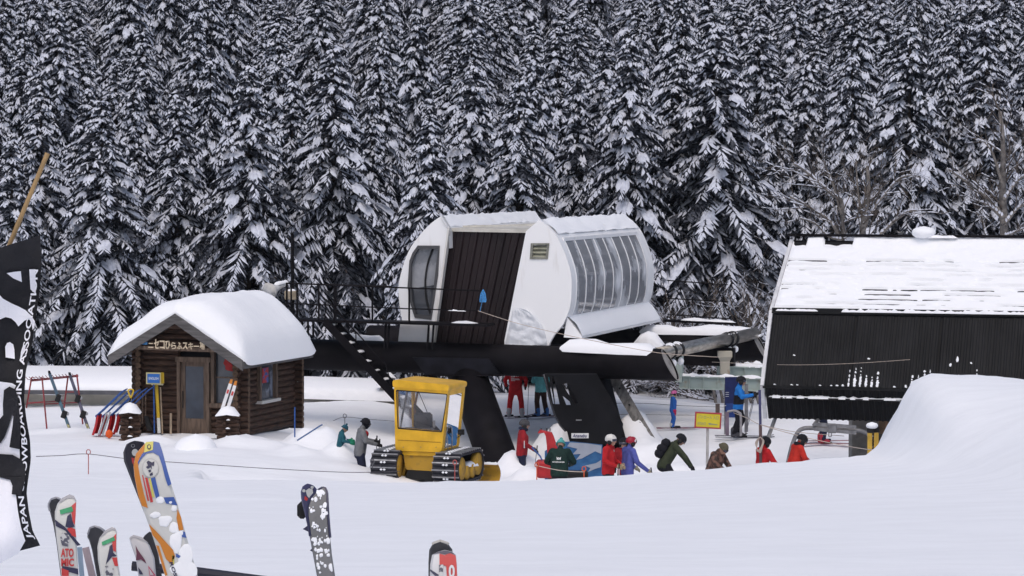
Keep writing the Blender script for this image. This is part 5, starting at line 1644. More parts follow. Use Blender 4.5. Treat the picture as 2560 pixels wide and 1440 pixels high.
extra_pom = {}
POLE = mat("pole_metal", (.16, .16, .18), .35, .6)
def ski_pole(top, tip, label, m=POLE, group=None):
    t = thing("ski_pole", tip, label, "ski pole", group)
    dv = (tip - top)
    MB().tube([top + dv * .08, tip], [.011, .008], 6).build("shaft", m, t)
    MB().tube([top - dv.normalized() * .02, top + dv * .10], .018, 6).build("grip", RUBBER, t)
    b = top + dv * .94
    m_ = MB(); m_.tube([b - dv.normalized() * .008, b + dv.normalized() * .008], .045, 10); m_.build("basket", RUBBER, t)
    return t
def worn_ski(c, yaw, L, m, label, group=None, w=.09):
    a = math.radians(yaw); f = V(math.sin(a), math.cos(a), 0); s = V(math.cos(a), -math.sin(a), 0)
    t = thing("ski", c, label, "ski", group)
    rows = []
    for i in range(15):
        u = -.45 + i / 14
        wid = w * (.5 + .1 * (abs(u) * 2) ** 2) * (1 if u < .48 else .55)
        lift = .0 if u < .38 else .55 * (u - .38) ** 1.3
        c_ = c + f * (u * L) + UP * (lift * L * .5 + .012)
        rows.append([c_ - s * wid, c_ + s * wid, c_ + s * wid + UP * .015, c_ - s * wid + UP * .015])
    m_ = MB(); m_.grid(rows, True); m_.build("blade", m, t)
    m_ = MB(); m_.box(c + UP * .05, (.07, .30, .05), Matrix.Rotation(-a, 3, 'Z'), bev=.01); m_.build("binding", RUBBER, t)
    return t
def backpack(T, info, col, par):
    m_ = MB(); m_.smooth = True
    u = info['ub']
    for z, w, dp in ((1.06, .13, .10), (1.2, .15, .12), (1.34, .12, .09)):
        c = T(u(0, -.20, z)); m_.ball(c, (w * info['k'], w * info['k'], .13 * info['k']), 10, 7)
    o = m_.build("backpack", col, par); return o

Rc = cloth("red", (.42, .018, .022)); Rd = cloth("dark_red", (.27, .016, .022)); Blk = cloth("black", (.014, .014, .018)); Gry = cloth("grey", (.16, .165, .175))
Navy = cloth("navy", (.018, .022, .045)); Grn = cloth("forest_green", (.012, .030, .026)); Olv = cloth("olive", (.040, .048, .028)); Purp = cloth("violet_blue", (.085, .10, .33))
Blu = cloth("bright_blue", (.02, .17, .52)); KidB = cloth("kid_blue", (.03, .12, .42)); Teal = cloth("turquoise", (.16, .50, .52)); Brn = cloth("brown", (.055, .032, .027)); Pnk = cloth("pink", (.60, .05, .12))
Camo = cloth("camouflage", (.16, .09, .07), col2=(.05, .035, .03), scale=11, lo=.45, hi=.55); TealD = cloth("dark_teal", (.02, .10, .13)); Wht = cloth("white", (.6, .6, .6))
Q = "skiers waiting in the lift queue"
fwd_arms = dict(L=(V(-.26, .10, 1.16), V(-.22, .36, 1.12)), R=(V(.26, .10, 1.16), V(.22, .36, 1.08)))

# grey jacket, beside the tractor
pr, T, I = person("adult in grey jacket with red shoulder patches and black headgear left of the tractor", 914, 1047, 69, 78, 1.76, .12, 0.1, fwd_arms, [Gry, Navy, Blk, BOOT], 'beanie', Blk, Q, head_pitch=.25,
    extra=[(lambda c, s: (s == 0) & (c[:, 2] > .40) & (c[:, 2] < .50) & (np.abs(c[:, 0]) > .07), 4)] if False else None)
m_ = MB(); m_.smooth = True
for sx in (.16,): m_.ball(T(I['ub'](sx, .09, 1.36)), (.07, .05, .09), 8, 6)
m_.build("shoulder_patch", Rd, pr)
for s_, lab in (('aR', "ski pole in the grey-jacketed adult's near hand"), ('aL', "ski pole in the grey-jacketed adult's far hand")):
    h = T(I[s_][1]) + I['R'] @ V(0, .09, .03); ski_pole(h + UP * .08, h + V(-.05, 0, -1.1), lab)
# child with teal beanie
pr, T, I = person("child in teal beanie and green mittens half hidden behind the snow heap", 862, 1063, 70, 80, 1.22, .15, 0, fwd_arms, [TealD, Blk, SKIN, BOOT], 'pompom', cloth("teal_knit", (.02, .08, .12)), Q, goggles=False, glove=cloth("green", (.02, .22, .12)), head_pitch=.35)
# red jacket left of the snowblower
pr, T, I = person("skier in dark red jacket with white sleeve patch and grey helmet", 1312, 1050, 74.2, 85, 1.80, .06, 0, dict(R=(V(.27, .06, 1.14), V(.20, .30, .98)), L=(V(-.27, .05, 1.14), V(-.22, .30, .96))), [Rd, Navy, SKIN, BOOT], 'helmet', cloth("helmet_grey", (.06, .06, .065)), Q, goggles=False, scarf=Navy)
MB().box(T(V(.335, .05, 1.12)), (.11, .02, .19), I['R'], bev=.004).build("patch", Wht, pr)
h = T(I['aR'][1]) + V(.1, 0, .02); ski_pole(h + UP * .06, h + V(-.12, -.2, -1.0), "ski pole held by the skier in dark red by the leg")
# green jacket, back turned
pr, T, I = person("person in dark green jacket seen from behind at the blue mural", 1402, 1100, 67.6, 8, 1.72, .32, .25, dict(L=(V(-.33, .12, 1.10), V(-.24, .36, 1.02)), R=(V(.33, .12, 1.10), V(.24, .36, 1.02))), [Grn, Blk, SKIN, BOOT], 'pompom', cloth("mint_knit", (.08, .32, .30)), Q, goggles=False, head_pitch=.3, bulk=1.22)
bk = lambda u, v: T(I['ub'](u, -.215, 1.08 + v))
m_ = MB()
for tri in (((-.01, .10), (-.055, .15), (-.045, .06)), ((.01, .10), (.055, .15), (.045, .06)), ((-.02, .13), (.02, .13), (0, .09)), ((-.018, .07), (.018, .07), (0, .10))):
    m_.add([bk(*q) for q in tri], [(0, 1, 2)])
m_.build("back_emblem", mat("print_white", (.7, .7, .7), .7), pr)
m_ = MB(); put_text(m_, "RIVERRIDER", bk, (-.15, -.0, .15, .03), .02); m_.build("back_lettering", MATS["print_white"], pr)
# red jacket, white helmet
pr, T, I = person("skier in bright red jacket and white helmet with goggles, facing right", 1528, 1088, 66, 112, 1.76, .04, 0, dict(R=(V(.28, .02, 1.13), V(.16, .26, 1.02)), L=(V(-.28, .04, 1.13), V(-.12, .28, 1.02))), [Rc, Blk, SKIN, BOOT], 'helmet', cloth("helmet_white", (.6, .58, .55)), Q, glove=cloth("tan", (.36, .28, .18)))
MB().tube([T(V(.0, .165, .92)), T(V(.0, .175, 1.15)), T(V(.0, .15, 1.38))], .006, 4).build("zip", Wht, pr)
h = T(I['aR'][1]) + I['R'] @ V(0, .08, 0); ski_pole(h + UP * .05, h + V(-.02, -.05, -1.05), "ski pole held by the skier in the white helmet", mat("pole_white", (.6, .6, .6), .4))
person("skier in red jacket mostly hidden behind the violet-jacketed skier", 1560, 1096, 67.6, 200, 1.72, .1, 0, dict(L=(V(-.30, .05, 1.2), V(-.30, .25, 1.30)), R=(V(.28, .02, 1.15), V(.2, .25, 1.0))), [Rd, Blk, SKIN, BOOT], 'helmet', Blk, Q)
# violet jacket, red patterned helmet
HRED = mat("helmet_red_white", (.30, .012, .03), .35, col2=(.75, .74, .74), scale=9, lo=.60, hi=.62)
pr, T, I = person("skier in violet-blue jacket and red helmet with white pattern", 1579, 1093, 66.3, 62, 1.70, .10, 0, dict(R=(V(.32, .10, 1.12), V(.36, .36, .92)), L=(V(-.26, .08, 1.13), V(-.16, .30, .96))), [Purp, Navy, SKIN, BOOT], 'helmet', HRED, Q, glove=cloth("tan2", (.30, .27, .20)))
h = T(I['aR'][1]) + I['R'] @ V(.03, .08, 0); ski_pole(h + UP * .05, h + V(.10, -.1, -.95), "ski pole held out by the skier in violet-blue")
# olive jacket bending
pr, T, I = person("skier in olive jacket with black backpack bending forward over poles", 1702, 1087, 66.8, 84, 1.74, .55, .5, dict(R=(V(.24, .36, 1.00), V(.20, .50, .80)), L=(V(-.24, .36, 1.00), V(-.18, .50, .80))), [Olv, Blk, SKIN, BOOT], 'helmet', Blk, Q, head_pitch=.15)
backpack(T, I, Blk, pr)
h = T(I['aR'][1]) + I['R'] @ V(0, .03, -.08); ski_pole(h + UP * .05, h + V(-.22, -.05, -.75), "ski pole held by the skier in olive")
# camouflage jacket
pr, T, I = person("skier in brown camouflage jacket and olive cap with goggles, head bowed", 1808, 1109, 66, 120, 1.72, .34, .4, dict(R=(V(.30, .14, 1.12), V(.17, .34, .95)), L=(V(-.30, .14, 1.12), V(-.14, .36, .95))), [Camo, Navy, SKIN, BOOT], 'beanie', cloth("cap_olive", (.10, .09, .06)), Q, head_pitch=.45, glove=cloth("dirty_tan", (.34, .29, .22)), bulk=1.18)
# red jacket, black helmet, facing away to the right
pr, T, I = person("skier in red jacket and black helmet standing behind the dark blue pole", 1915, 1094, 66.4, 62, 1.74, .10, .1, dict(R=(V(.30, .16, 1.10), V(.30, .42, 1.0)), L=(V(-.28, .08, 1.13), V(-.22, .32, .98))), [Rc, Blk, Blk, BOOT], 'helmet', Blk, Q, goggles=False)
# red and orange jacket
RO = cloth("red_orange", (.46, .03, .02))
pr, T, I = person("skier in red-orange jacket with black scarf seated at the lift chair", 2006, 1088, 66, 72, 1.74, .28, .3, dict(R=(V(.29, .12, 1.12), V(.20, .34, .96)), L=(V(-.29, .12, 1.12), V(-.18, .34, .96))), [RO, Blk, SKIN, BOOT], 'helmet', Blk, Q, scarf=Blk, head_pitch=.2)
# ---- skiers further back
def gzr(px, d): p = P(px, 1000, d); return gz(p.x, d)
pr, T, I = person("skier in pink jacket and dark trousers glimpsed under the shed", 2057, 1000, 79, 80, 1.66, .1, .15, None, [Pnk, Navy, SKIN, mat("boot_red", (.40, .03, .05), .4)], 'helmet', Blk, None, feet_z=gzr(2057, 79) + .02)
for dy, lab in ((-.12, "near ski of the skier in pink under the shed"), (.14, "far ski of the skier in pink under the shed")):
    c = T(V(0, 0, 0)) + V(.1, dy, 0); worn_ski(V(c.x, c.y, gz(c.x, c.y) + .04), 84, 1.6, mat("ski_grey_red", (.30, .10, .11), .4, var=.3), lab)
BB = [Blu, Blk, SKIN, BOOT]
pr, T, I = person("skier in bright blue jacket and black trousers beside the navy signboard", 1846, 900, 80.5, 95, 1.80, .08, .1, dict(R=(V(.28, .10, 1.16), V(.22, .40, 1.22)), L=(V(-.28, .06, 1.14), V(-.2, .36, 1.15))), BB, 'helmet', Blk, None, feet_z=gzr(1846, 80.5) + .04,
    legs=dict(knees=(V(-.12, .12, .50), V(.12, .0, .50)), ankles=(V(-.13, -.05, .12), V(.13, -.12, .12))), extra=[(lambda c, s: (s == 0) & (c[:, 2] > .02) & (c[:, 2] < .28) & (np.abs(c[:, 0]) < .2), 1)])
for s_, lab in (('aR', "near ski pole of the skier in bright blue"), ('aL', "far ski pole of the skier in bright blue")):
    h = T(I[s_][1]) + I['R'] @ V(0, .08, 0); ski_pole(h + UP * .05, h + V(-.28, 0, -1.18), lab)
for dy, lab in ((-.14, "near ski of the skier in bright blue"), (.14, "far ski of the skier in bright blue")):
    c = T(V(0, 0, 0)) + V(.1, dy, 0); worn_ski(V(c.x, c.y, gz(c.x, c.y) + .04), 100, 1.7, mat("ski_black", (.03, .03, .04), .4, var=.3), lab)
pr, T, I = person("small child in blue ski suit and pink helmet on skis", 1682, 980, 83.5, 85, 1.18, .05, .05, dict(R=(V(.24, .02, 1.13), V(.22, .05, .90)), L=(V(-.24, .02, 1.13), V(-.22, .1, .9))), [KidB, KidB, SKIN, mat("boot_white", (.5, .5, .5), .4)], 'helmet', mat("helmet_pink", (.55, .13, .33), .35), None, feet_z=gzr(1682, 83.5) + .02, scarf=cloth("rainbow", (.5, .28, .08), col2=(.1, .3, .4), scale=20), glove=cloth("hotpink", (.5, .03, .10)))
for dy, lab in ((-.1, "near ski of the child in the pink helmet"), (.1, "far ski of the child in the pink helmet")):
    c = T(V(0, 0, 0)) + V(.08, dy, 0); worn_ski(V(c.x, c.y, gz(c.x, c.y) + .04), 88, 1.25, mat("ski_mixed", (.35, .33, .36), .4, col2=(.2, .05, .08), scale=5), lab)
pr, T, I = person("instructor in all red ski suit with white back lettering", 1289, 900, 88, 4, 1.80, .02, 0, dict(R=(V(.32, -.02, 1.15), V(.30, .14, .98)), L=(V(-.32, -.02, 1.15), V(-.30, .14, .98))), [Rc, Rc, SKIN, mat("boot_grey", (.35, .34, .35), .4)], 'helmet', Blk, None, feet_z=gzr(1289, 88) + .05, legs=dict(knees=(V(-.17, .03, .5), V(.17, .03, .5)), ankles=(V(-.2, -.03, .12), V(.2, -.03, .12))))
bk = lambda u, v: T(I['ub'](u, -.165, 1.2 + v))
m_ = MB(); put_text(m_, "nsw", bk, (-.13, .06, .13, .16), .035); m_.build("back_lettering", MATS["print_white"], pr)
m_ = MB()
for k_, (w0, w1) in enumerate(((-.13, -.03), (-.13, .12), (-.13, .14), (-.13, .0))):
    z_ = .035 - k_ * .028; m_.add([bk(w0, z_), bk(w1, z_), bk(w1, z_ - .012), bk(w0, z_ - .012)], [(0, 1, 2, 3)])
m_.build("back_small_print", MATS["print_white"], pr)
for dx, lab in ((-.2, "left ski of the instructor in red"), (.2, "right ski of the instructor in red")):
    c = T(V(dx, 0, 0)); worn_ski(V(c.x, c.y, gz(c.x, c.y) + .05), 60, 1.65, mat("ski_purplegrey", (.14, .12, .18), .4, var=.3), lab)
pp_ = P(1322, 960, 88); ski_pole(pp_, V(pp_.x - .05, 88, gz(pp_.x, 88)), "ski pole planted between the red and the turquoise skier")
pr, T, I = person("skier in turquoise jacket and brown trousers beside the red instructor", 1352, 900, 88.5, -30, 1.72, .02, 0, dict(R=(V(.28, .02, 1.15), V(.14, .24, 1.15)), L=(V(-.28, .02, 1.15), V(-.14, .26, 1.15))), [Teal, Brn, SKIN, mat("boot_blue", (.05, .16, .42), .4)], 'helmet', Wht, None, feet_z=gzr(1352, 88.5) + .05, legs=dict(knees=(V(-.13, .03, .5), V(.15, .03, .5)), ankles=(V(-.13, -.03, .12), V(.2, -.03, .12))))
for dx, lab in ((-.15, "left ski of the skier in turquoise"), (.2, "right ski of the skier in turquoise")):
    c = T(V(dx, 0, 0)); worn_ski(V(c.x, c.y, gz(c.x, c.y) + .05), 75, 1.6, mat("ski_darkred", (.15, .06, .08), .4, var=.3), lab)

# ================================================================ QUEUE FURNITURE
# blue mural with snowy peaks, its paints darkened to stand in for shade
mu = thing("mural_panel", P(1435, 1195, 72), "blue mural board painted with white snowy peaks below the black leg", "mural")
top_ = [(1362, 1128), (1385, 1112), (1405, 1105), (1430, 1104), (1470, 1108), (1506, 1112)]
m_ = MB(); plate(m_, [P(px, py, 72) for px, py in top_] + [P(1508, 1200, 72), P(1362, 1200, 72)], [], V(0, .05, 0))
brd = m_.build("board", mat("mural_blue_shaded", (.016, .075, .20), .6, col2=(.04, .14, .30), scale=2.5, stretch=(1, 1, 3), detail=6), mu)
MW = mat("mural_white_shaded", (.30, .33, .39), .7, var=.06)
for poly in (((1425, 1106), (1470, 1109), (1504, 1114), (1503, 1135), (1488, 1128), (1470, 1138), (1455, 1146), (1440, 1150), (1452, 1135), (1432, 1136), (1444, 1122), (1418, 1116)), ((1462, 1164), (1490, 1158), (1503, 1150), (1502, 1168), (1488, 1172), (1470, 1180), (1476, 1170)), ((1420, 1160), (1432, 1152), (1440, 1160), (1428, 1166)), ((1368, 1135), (1384, 1124), (1396, 1120), (1388, 1132), (1376, 1140))):
    m_ = MB(); plate(m_, [P(px, py, 71.98) for px, py in poly], [], V(0, .015, 0)); m_.build("painted_peak", MW, brd)
# red snowblower
sb = thing("snow_blower", P(1375, 1195, 69.5), "red snow blower with a tall discharge chute beside the green jacket", "snow blower")
m_ = MB()
cs = [(1384, 1150, .15), (1380, 1115, .13), (1374, 1090, .10), (1370, 1081, .10)]
rows = [[P(px, py, 70.2) + V(sx * w, sy * w, 0) for sx, sy in ((-1, -1), (1, -1), (1, 1), (-1, 1))] for px, py, w in cs]
m_.grid(rows, True); ch = m_.build("chute", RED, sb)
m_ = MB(); c_ = P(1370, 1081, 70.2)
m_.add([c_ + V(*q) for q in ((-.10, -.1, 0), (.10, -.1, 0), (.10, .1, 0), (-.10, .1, 0), (-.26, -.08, -.02), (-.2, -.08, .07), (-.2, .08, .07), (-.26, .08, -.02))], [(0, 1, 5, 4), (1, 2, 6, 5), (2, 3, 7, 6), (3, 0, 4, 7), (5, 6, 7, 4)]); m_.build("chute_hood", RED, ch)
for x in (-.12, .02, .1): MB().box(c_ + V(x - .05, -.05, .07), (.03, .03, .08)).build("hood_lug", RUBBER, ch)
m_ = MB(); m_.box(P(1362, 1172, 69.6), (.42, .6, .42), bev=.05); m_.build("housing", RED, sb)
m_ = MB(); m_.box(P(1420, 1188, 69.6), (1.0, .5, .2), bev=.04); m_.build("chassis", RUBBER, sb)
m_ = MB(); m_.smooth = True; m_.tube([P(1330, 1118, 69.9), P(1350, 1140, 69.7), P(1360, 1160, 69.6)], .02, 6); m_.build("control_lever", BLUEP, sb)
# yellow notice board with red frame
sg_ = thing("notice_sign", P(1768, 1170, 68.5), "yellow notice board in a red frame on a pale wooden post", "sign")
SR = Matrix.Rotation(math.radians(-1.5), 3, 'Y') @ Matrix.Identity(3)
SR = Matrix.Rotation(math.radians(3), 3, 'Y')
sc_ = P(1770, 1051, 68.3)
MB().tube([P(1768, 1165, 68.5), P(1769, 1075, 68.42), P(1769, 1040, 68.4)], .035, 8).build("post", mat("pale_post", (.48, .46, .44), .8, var=.15), sg_)
m_ = MB(); m_.box(sc_, (.60, .03, .36), SR); bd = m_.build("board", mat("notice_yellow", (.62, .52, .035), .6, var=.06, scale=3), sg_)
for c, s_ in (((0, 0, .18), (.65, .045, .035)), ((0, 0, -.18), (.65, .045, .035)), ((-.307, 0, 0), (.035, .044, .33)), ((.307, 0, 0), (.035, .044, .33))):
    MB().box(sc_ + SR @ V(*c), s_, SR).build("frame_bar", mat("frame_red", (.36, .045, .06), .6, var=.15), sg_)
tf = lambda u, v: sc_ + SR @ V(u, -.019, v)
INKG = mat("faded_ink", (.30, .31, .18), .8)
m_ = MB(); put_text(m_, "パトロール 入口", tf, (-.25, .03, .25, .12), .012); m_.build("lettering", INKG, bd)
m_ = MB(); put_text(m_, "ENTRANCE", tf, (-.25, -.12, -.05, -.05), .012); m_.build("lettering", INKG, bd)
m_ = MB(); m_.add([tf(*q) for q in ((.0, -.08), (.06, -.05), (.06, -.065), (.24, -.085), (.24, -.105), (.06, -.10), (.06, -.12))], [(0, 6, 5, 4, 3, 2, 1)]); m_.build("arrow", INKG, bd)
# tall navy signboard
nb_ = thing("navy_signboard", P(1838, 1090, 81.5), "tall navy blue signboard with fine white lines behind the blue skier", "sign")
c0 = P(1832, 985, 81.5)
MB().box(c0, (.46, .06, 1.0), bev=.01).build("upper_panel", mat("panel_navy", (.012, .020, .09), .5, var=.15), nb_)
MB().box(P(1834, 1026, 81.5), (.46, .07, .42), bev=.01).build("lower_panel", mat("panel_blue", (.02, .05, .20), .5, var=.15), nb_)
for px in (1813, 1866): MB().bar(P(px, 960, 81.6), V(P(px, 960, 81.6).x, 81.6, -.3), .1 if px > 1850 else .05, .06, V(0, 1, 0)).build("post", GALV, nb_)
for k_ in range(3): MB().box(P(1818, 981 + k_ * 5, 81.45), (.10, .01, .014)).build("printed_line", mat("print_pale", (.5, .52, .6), .6), nb_)
MB().box(P(1813, 1014, 81.45), (.06, .01, .02)).build("printed_line", MATS["print_pale"], nb_)
# steel barrier hoop
bh = thing("barrier_hoop", P(1836, 1090, 79.8), "grey steel gate hoop in front of the blue skier's legs", "barrier")
m_ = MB(); m_.smooth = True
m_.tube(smooth_curve([P(*p, 79.8) for p in ((1818, 1088), (1818, 1035), (1826, 1028), (1838, 1027), (1848, 1032), (1852, 1040), (1852, 1090))], 26), .035, 8); m_.build("hoop", mat("hoop_grey", (.30, .29, .30), .5, .3, var=.2), bh)
MB().bar(P(1818, 1030, 79.8), P(1818, 1088, 79.8), .10, .08, V(0, 1, 0)).build("upright", mat("upright_purple", (.16, .12, .16), .6, var=.25), bh)
# dark blue pole with rope coil
rp_ = thing("blue_pole", P(1901, 1160, 66.2), "dark blue round pole with a coil of pale rope, near the shed", "pole")
MB().tube([P(1899, 975, 66.4), P(1901, 1062, 66.3)], .032, 8).build("upper_pole", mat("pole_navy", (.05, .05, .12), .5, var=.15), rp_)
MB().tube([P(1901, 1062, 66.3), P(1902, 1160, 66.2)], .038, 8).build("lower_pole", mat("pole_brown", (.10, .06, .06), .6, var=.2), rp_)
CORD = mat("pale_cord", (.50, .42, .36), .8)
m_ = MB(); m_.smooth = True
for k_ in range(5):
    m_.tube(smooth_curve([P(1900 + dx, 1092 + dy, 66.1 - .01 * k_) for dx, dy in ((0, 0), (-6 - k_ * 1.5, 16), (-8 + k_ * 2, 36 + k_), (2 + k_, 26), (6 + k_, 10), (0, 0))], 20), .008, 5)
tag(m_.build("rope_coil", CORD), "coil of pale cord hung on the dark blue pole", "rope")
# rope lines
def rope(pts, label, r=.010, m=None, n=26, cat="rope"):
    m_ = MB(); m_.smooth = True; m_.tube(smooth_curve(pts, n), r, 5)
    return tag(m_.build("rope", m or mat("rope_dark", (.10, .09, .10), .8)), label, cat)
rope([P(90, 1141, 62), P(150, 1139, 62), P(219, 1135, 62), P(330, 1148, 62), P(500, 1160, 62.5), P(700, 1173, 63), P(880, 1181, 64), P(1000, 1178, 65)], "dark rope strung across the snow in front of the hut", .008, n=50)
rope([P(1195, 777, 79.2), P(1300, 810, 79), P(1450, 845, 78.5), P(1620, 878, 78), P(1700, 887, 77.8), P(1800, 893, 77)], "thin cord sagging from the walkway across the cabin", .009, CORD)
rope([P(1780, 905, 74), P(1960, 912, 71), P(2120, 909, 70), P(2275, 899, 69.5)], "thin cord stretched across the black shed wall", .005, CORD)
rope([P(1834, 1032, 79.7), P(1870, 1046, 76), P(1902, 1062, 66.2), P(2000, 1090, 66), P(2100, 1112, 65.5), P(2200, 1126, 63), P(2330, 1124, 60.6), P(2450, 1105, 59), P(2600, 1070, 57)], "pale cord running from the blue pole over the snow bank", .009, CORD, 60)
rope([P(1902, 1062, 66.2), P(1990, 1080, 68), P(2110, 1090, 71)], "thin cord from the blue pole to the lift chair", .008, CORD)
rope([P(1470, 1009, 90), P(1600, 1008, 90), P(1700, 1014, 89), P(1815, 1018, 88)], "upper rope behind the child in blue", .008, n=20)
rope([P(1500, 1036, 86), P(1640, 1037, 86), P(1740, 1038, 85.5), P(1830, 1038, 85)], "lower rope behind the child in blue", .008, n=20)
rope([P(1342, 1164, 66), P(1400, 1176, 65.8), P(1462, 1180, 65.5)], "slack pale rope between the two orange stakes", .010, CORD)
rope([P(833, 1052, 74), P(862, 1043, 73.5), P(920, 1048, 73), P(985, 1053, 72.5)], "thin rope behind the child with the teal beanie", .007, n=20)
# rope stakes with a ring on top
STK = mat("stake_red", (.36, .08, .07), .6, var=.2); STO = mat("stake_orange", (.60, .10, .03), .6, var=.2); STG = mat("stake_grey", (.10, .10, .11), .6)
def stake(px, y0, y1, d, m, label, rad=.011):
    t = thing("rope_stake", P(px, y1, d), label, "stake")
    MB().tube([P(px, y0 + 9, d), P(px, y1, d)], rad, 6).build("rod", m, t)
    c = P(px, y0 + 4, d); r = .045
    MB().tube([c + V(math.cos(a) * r, 0, math.sin(a) * r * 1.2) for a in [i / 14 * 6.2832 for i in range(15)]], rad * .9, 5).build("ring", m, t)
stake(221, 1126, 1243, 62, STK, "thin red ring-topped stake carrying the rope in front of the hut")
stake(862, 1036, 1066, 73, STG, "thin grey ring-topped stake behind the child with the teal beanie")
stake(931, 1150, 1170, 67, STG, "short grey ring-topped stake beside the tractor's left track", .014)
stake(1137, 1152, 1210, 65.5, STK, "red ring-topped stake in front of the tractor's right track", .014)
stake(1342, 1158, 1205, 65.6, STO, "orange ring-topped stake beside the red snow blower", .014)
stake(1460, 1168, 1200, 65.3, STO, "orange stake in front of the blue mural's lower edge", .014)
bp1 = P(737, 1018, 71.5); tag(MB().tube([bp1, P(737, 1093, 71.5)], .02, 6).build("stake", BLUEP), "upright blue pole stuck in the snow right of the hut", "pole")
tag(MB().tube([P(806, 1061, 70.6), P(743, 1101, 70.4)], .02, 6).build("stake", mat("slate_blue", (.06, .12, .26), .5)), "slanting blue pole lying on the snow heap right of the hut", "pole")
tag(MB().tube([P(758, 905, 86), P(758, 1000, 86)], .03, 6).build("stake", BLACK), "thin dark post behind the hut's right wall", "post")
MB().box(P(1794, 1022, 86), (.14, .1, .5)).build("stump", mat("stump", (.2, .15, .13), .9)) if False else None
tag(MB().box(P(1794, 1026, 87), (.13, .1, .42)).build("wooden_stump", mat("stump_wood", (.17, .13, .12), .9, var=.3)), "short brown wooden post behind the yellow notice board", "post")
# rounded snow ball in front of the hut
m_ = MB(); m_.smooth = True
c = P(489, 1146, 69.5)
m_.ball(c, (.60, .6, .62), 24, 14)
for i, v in enumerate(m_.v):
    q = Vector(v) - c; m_.v[i] = tuple(c + q * (1 + .04 * fbm(q.x * 3, q.y * 3, q.z * 3)))
tag(m_.build("snow_dome", SNOW), "smooth dome of snow in front of the hut porch", "snow heap")
# ================================================================ BARE TREES AND SHRUBS
def bare_plant(name, limbs, label, cat, seed, twig=1.0, snow=True, group=None, bark=None, depth=2):
    """limbs: list of (points, radius). Smaller twigs branch off at random; snow lies along the flatter ones"""
    rnd = random.Random(seed)
    allp = [p for l, r in limbs for p in l]
    base = min(allp, key=lambda p: p.z)
    t = thing(name, base, label, cat, group)
    tr, tw, sn = MB(), MB(), MB()
    tr.smooth = True
    def twigs(p, d, L, r, lev):
        n = 4
        pts = [p]; dd = d.normalized()
        for i in range(n):
            dd = (dd + V(rnd.uniform(-.28, .28), rnd.uniform(-.28, .28), rnd.uniform(-.12, .24))).normalized()
            pts.append(pts[-1] + dd * L / n)
        tw.tube(pts, [r, r * .8, r * .6, r * .4, r * .2], 3, caps=False)
        if snow and lev > 0:
            for i in range(n):
                q = pts[i + 1] - pts[i]
                if abs(q.normalized().z) < .75 and rnd.random() < .62: sn.ridge([pts[i] + UP * r * .5, pts[i + 1] + UP * r * .3], r * 1.5 + .006, r * 1.3 + .006, n=4, seed=rnd.randint(0, 99), drop=0, step=L / n / 2)
        if lev > 0:
            for k in range(rnd.randint(2, 4)):
                i = rnd.randint(1, n); q = (pts[i] - pts[i - 1]).normalized()
                s = q.cross(V(rnd.uniform(-1, 1), rnd.uniform(-1, 1), rnd.uniform(-.4, 1))).normalized()
                twigs(pts[i], q * .7 + s * .8 + UP * .15, L * rnd.uniform(.45, .75), r * .5, lev - 1)
    for pts, r in limbs:
        c = smooth_curve(pts, max(8, len(pts) * 3)); m = len(c)
        rs = [lerp(r, r * .35, i / (m - 1)) for i in range(m)]
        tr.tube(c, rs, 7)
        for i in range(m - 1):
            q = (c[i + 1] - c[i])
            if snow and abs(q.normalized().z) < .85:
                sn.ridge([c[i] + UP * rs[i] * .6, c[i + 1] + UP * rs[i + 1] * .6], rs[i] * 1.6, rs[i] * 1.0 + .018, n=5, seed=i, drop=0, wob=.4)
            for k in range(2 if i > m * .25 else 0):
                if rnd.random() < .62 * twig:
                    s = q.normalized().cross(V(rnd.uniform(-1, 1), rnd.uniform(-1, 1), rnd.uniform(-1, 1))).normalized()
                    twigs(c[i], q.normalized() * .8 + s * .8 + UP * .2, rnd.uniform(.5, 1.5) * (.6 + r * 4), rs[i] * .32 + .006, depth - 1)
    tr.build("trunk", bark or BARKG, t); tag(tw.build("twigs", TWIG, t), kind="stuff")
    if sn.v: tag(sn.build("snow_load", SNOW_SHADED, t), kind="stuff")
    return t
def L_(d, *pts): return [P(x, y, d + (i % 3 - 1) * .25) for i, (x, y) in enumerate(pts)]
D1 = 90.5
g1 = gz(P(2155, 600, D1).x, D1)
root = lambda px: (px, 435 + (7.7 - g1) * F_PX / D1)
bare_plant("bare_tree", [(L_(D1, root(2150), (2155, 700), (2156, 589), (2158, 555), (2171, 480), (2168, 416)), .15), (L_(D1, (2156, 600), (2196, 589), (2235, 553), (2271, 529), (2295, 527)), .08), (L_(D1, (2155, 590), (2172, 540), (2190, 505), (2204, 465)), .07),
    (L_(D1, root(2110), (2104, 700), (2106, 586), (2104, 506), (2080, 486), (2021, 434), (1985, 410)), .10), (L_(D1, (2104, 620), (2080, 558), (2024, 519), (1975, 491)), .075), (L_(D1, (2104, 540), (2085, 470), (2066, 420), (2050, 370)), .05), (L_(D1, (2158, 560), (2200, 500), (2250, 445), (2300, 440)), .05),
    (L_(D1, (2158, 560), (2145, 480), (2140, 400)), .05), (L_(D1, (2104, 600), (2070, 590), (2040, 560), (2000, 545)), .05)], "bare snow-dusted tree with spreading stems above the shed's left end", "bare tree", 3, depth=3)
D2 = 90
g2 = gz(P(2508, 600, D2).x, D2)
